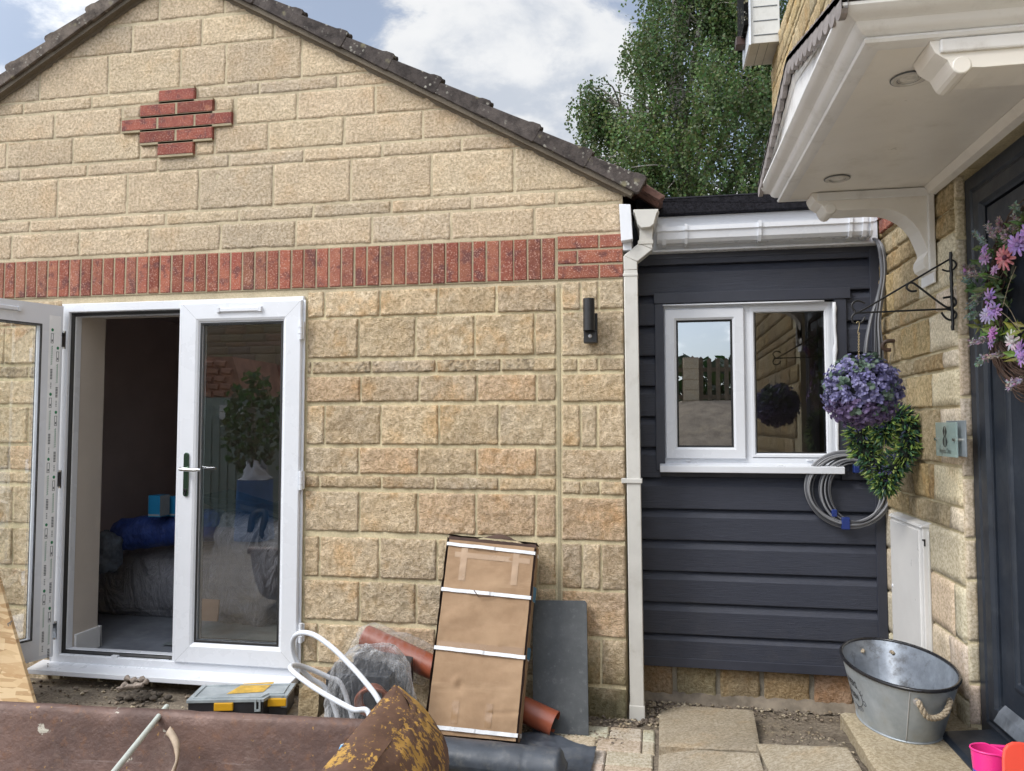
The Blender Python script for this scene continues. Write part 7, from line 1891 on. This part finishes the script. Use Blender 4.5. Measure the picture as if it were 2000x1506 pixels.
# ------------------------------------------------------------------ the garden behind the camera (seen in the panes)
def behind():
    rnd = random.Random(77)
    wood = pbr('weathered_fence_wood', (.16, .125, .085), .85, var=.3, scale=12)
    t = thing('picket_fence', 'weathered picket fence on the bank reflected in the open casement pane', 'fence', (1.5, -9.2, 1.75))
    for z in (2.05, 2.65): 
        mb = MB(); mb.box(-3, 5, -9.18, -9.12, z, z + .09); mb.build('rail', wood, t)
    for k in range(44):
        x = -3 + k * .18; mb = MB(); h = 2.98 + rnd.uniform(-.04, .04); mb.prism([(x, -9.1, 1.7), (x + .09, -9.1, 1.7), (x + .09, -9.1, h - .04), (x + .045, -9.1, h), (x, -9.1, h - .04)], (0, .02, 0)); mb.build('picket', wood, t)
    mb = MB(); bl = []; z = 1.7; k = 0
    for k in range(6): bl.append((.62, .95, 1.55 + k * .23, 1.77 + k * .23, (.55, .48, .37), .01, .004))
    stones(mb, bl, lambda u, v, h: (u, -8.9 + h, v), .06); mb.box(.62, .95, -9.2, -8.9, 1.5, 2.95)
    mb.vc += [(.5, .42, .32)] * (len(mb.v) - len(mb.vc)); o = mb.build('stone_pillar', M['ashlar'], loc=(.78, -9.05, 1.5)); tag(o, 'pale stone pillar at the end of the reflected picket fence', 'pillar')
    P, Dv, S, C = [], [], [], []
    for _ in range(5200):
        x = rnd.uniform(-14, 16); hgt = 1.35 + .5 * abs(fbm(x * .35, 2.)) + .3 * fbm(x * .9, 7.); p = Vector((x, -13 + rnd.uniform(-1.5, 1.5), 1.7 + rnd.random() * hgt)); P.append(p); Dv.append(rdir(rnd)); S.append(rnd.uniform(.22, .42)); C.append(tuple(q * rnd.uniform(.6, 1.3) for q in (.035, .06, .022)))
    o = mesh_leaves('hedge', P, Dv, S, C, leafm); tag(o, kind='stuff')
    # opposite garage and shed, mirrored in the closed door pane
    t = thing('neighbour_garage', 'stone garage wall with a brick band across the yard, mirrored in the closed door pane', 'building', (-7.2, -5.5, 0))
    mb = MB(); bl = []; z = 0.; k = 0
    while z < 4.6:
        h = (.15, .225, .15, .08)[k % 4]; x = -11.5 + rnd.uniform(0, .3)
        while x < -3.6: 
            w = rnd.uniform(.35, .5); 
            if not 2.35 < z + h / 2 < 2.6: bl.append((x, min(-3.6, x + w), z, z + h, tuple(q * rnd.uniform(.9, 1.1) for q in (.47, .38, .26)), .01, .005))
            x += w
        z += h; k += 1
    stones(mb, bl, lambda u, v, h: (u, -5.5 + h, v), .09); mb.build('wall_stonework', M['gable_stone'], t, smooth=180)
    mb = MB(); mb.box(-11.5, -3.6, -5.8, -5.5, -.2, 4.6); mb.build('wall', M['mortar_gable'], t)
    mb = MB(); bricks(mb, [(-11.5 + k * .075, -11.5 + k * .075 + .065, 2.36, 2.58, .02, (1, 1, 1)) for k in range(104)], lambda u, v, h: (u, -5.5 + h, v)); mb.build('brick_band', M['brick'], t)
    t = thing('garden_shed', 'green metal shed with clay tile roof, mirrored in the closed door pane', 'shed', (-6.6, -2.6, 0))
    g = pbr('green_shed_metal', (.26, .34, .30), .5, var=.1); mb = MB(); mb.box(-7.9, -5.6, -3.6, -2.3, 0, 1.86)
    for k in range(18): mb.box(-7.9 + k * .128, -7.9 + k * .128 + .05, -2.3, -2.285, .05, 1.55)
    mb.build('wall', g, t)
    mb = MB(); mb.prism([(-8.0, -3.7, 1.86), (-5.75, -3.7, 1.86), (-5.95, -3.7, 2.45), (-8.0, -3.7, 2.45)], (0, 1.3, 0))
    for k in range(10):
        for j in range(5): mb.tube([(-8.0 + k * .2 + (.1 if j % 2 else 0), -2.40, 1.92 + j * .11), (-8.0 + k * .2 + .15 + (.1 if j % 2 else 0), -2.40, 1.90 + j * .11)], .05, 6)
    mb.build('roof', pbr('clay_roof', (.46, .25, .17), .85, var=.3), t)
    mb = MB(); mb.box(-6.05, -5.65, -2.28, -2.26, 1.55, 1.75)
    mb.build('vent', pbr('vent_white', (.7, .72, .72), .5), t)
    t = thing('builders_sack', 'blue and white builders sack on the yard, mirrored low in the closed door pane', 'sack', (-4.9, -1.2, .05))
    mb = MB(); mb.grid(30, 16, lambda u, v: (-4.9 + (.21 - .03 * v) * math.copysign(abs(math.cos(6.283 * u)) ** .5, math.cos(6.283 * u)) * (1 + .06 * fbm(u * 6, v * 4)), -1.2 + .19 * math.copysign(abs(math.sin(6.283 * u)) ** .5, math.sin(6.283 * u)), .05 + .74 * v)); mb.build('sack_body', pbr('blue_weave', (.035, .14, .34), .6, var=.2), t, smooth=180)
    mb = MB(); mb.grid(30, 8, lambda u, v: (-4.9 + .19 * (1 - v * .5) * math.cos(6.283 * u) * (1 + .5 * fbm(u * 8, v * 4, 3.)), -1.2 + .17 * (1 - v * .5) * math.sin(6.283 * u), .79 + .20 * v * (1 + .8 * fbm(u * 9, 2.)))); mb.build('white_film', pbr('white_film', (.50, .52, .55), .4), t, smooth=180)
    t = thing('yard_shrub', 'leafy green shrub beside the blue sack, mirrored in the closed door pane', 'shrub', (-5.2, -1.6, .05))
    P, Dv, S, C = [], [], [], []
    for _ in range(620):
        d = rdir(rnd); P.append(Vector((-5.15 + d.x * .45 * rnd.random() ** .4, -1.6 + d.y * .3, 1.45 + d.z * .75 * rnd.random() ** .4))); Dv.append(rdir(rnd)); S.append(rnd.uniform(.06, .12)); C.append(tuple(q * rnd.uniform(.7, 1.4) for q in (.08, .15, .05)))
    mesh_leaves('foliage', P, Dv, S, C, leafm, t)
    mb = MB(); mb.tube([(-5.15, -1.6, .05), (-5.13, -1.58, 1.0), (-5.17, -1.6, 1.8)], .03, 6); mb.build('stem', bark.m, t)
behind()
bpy.context.view_layer.update()
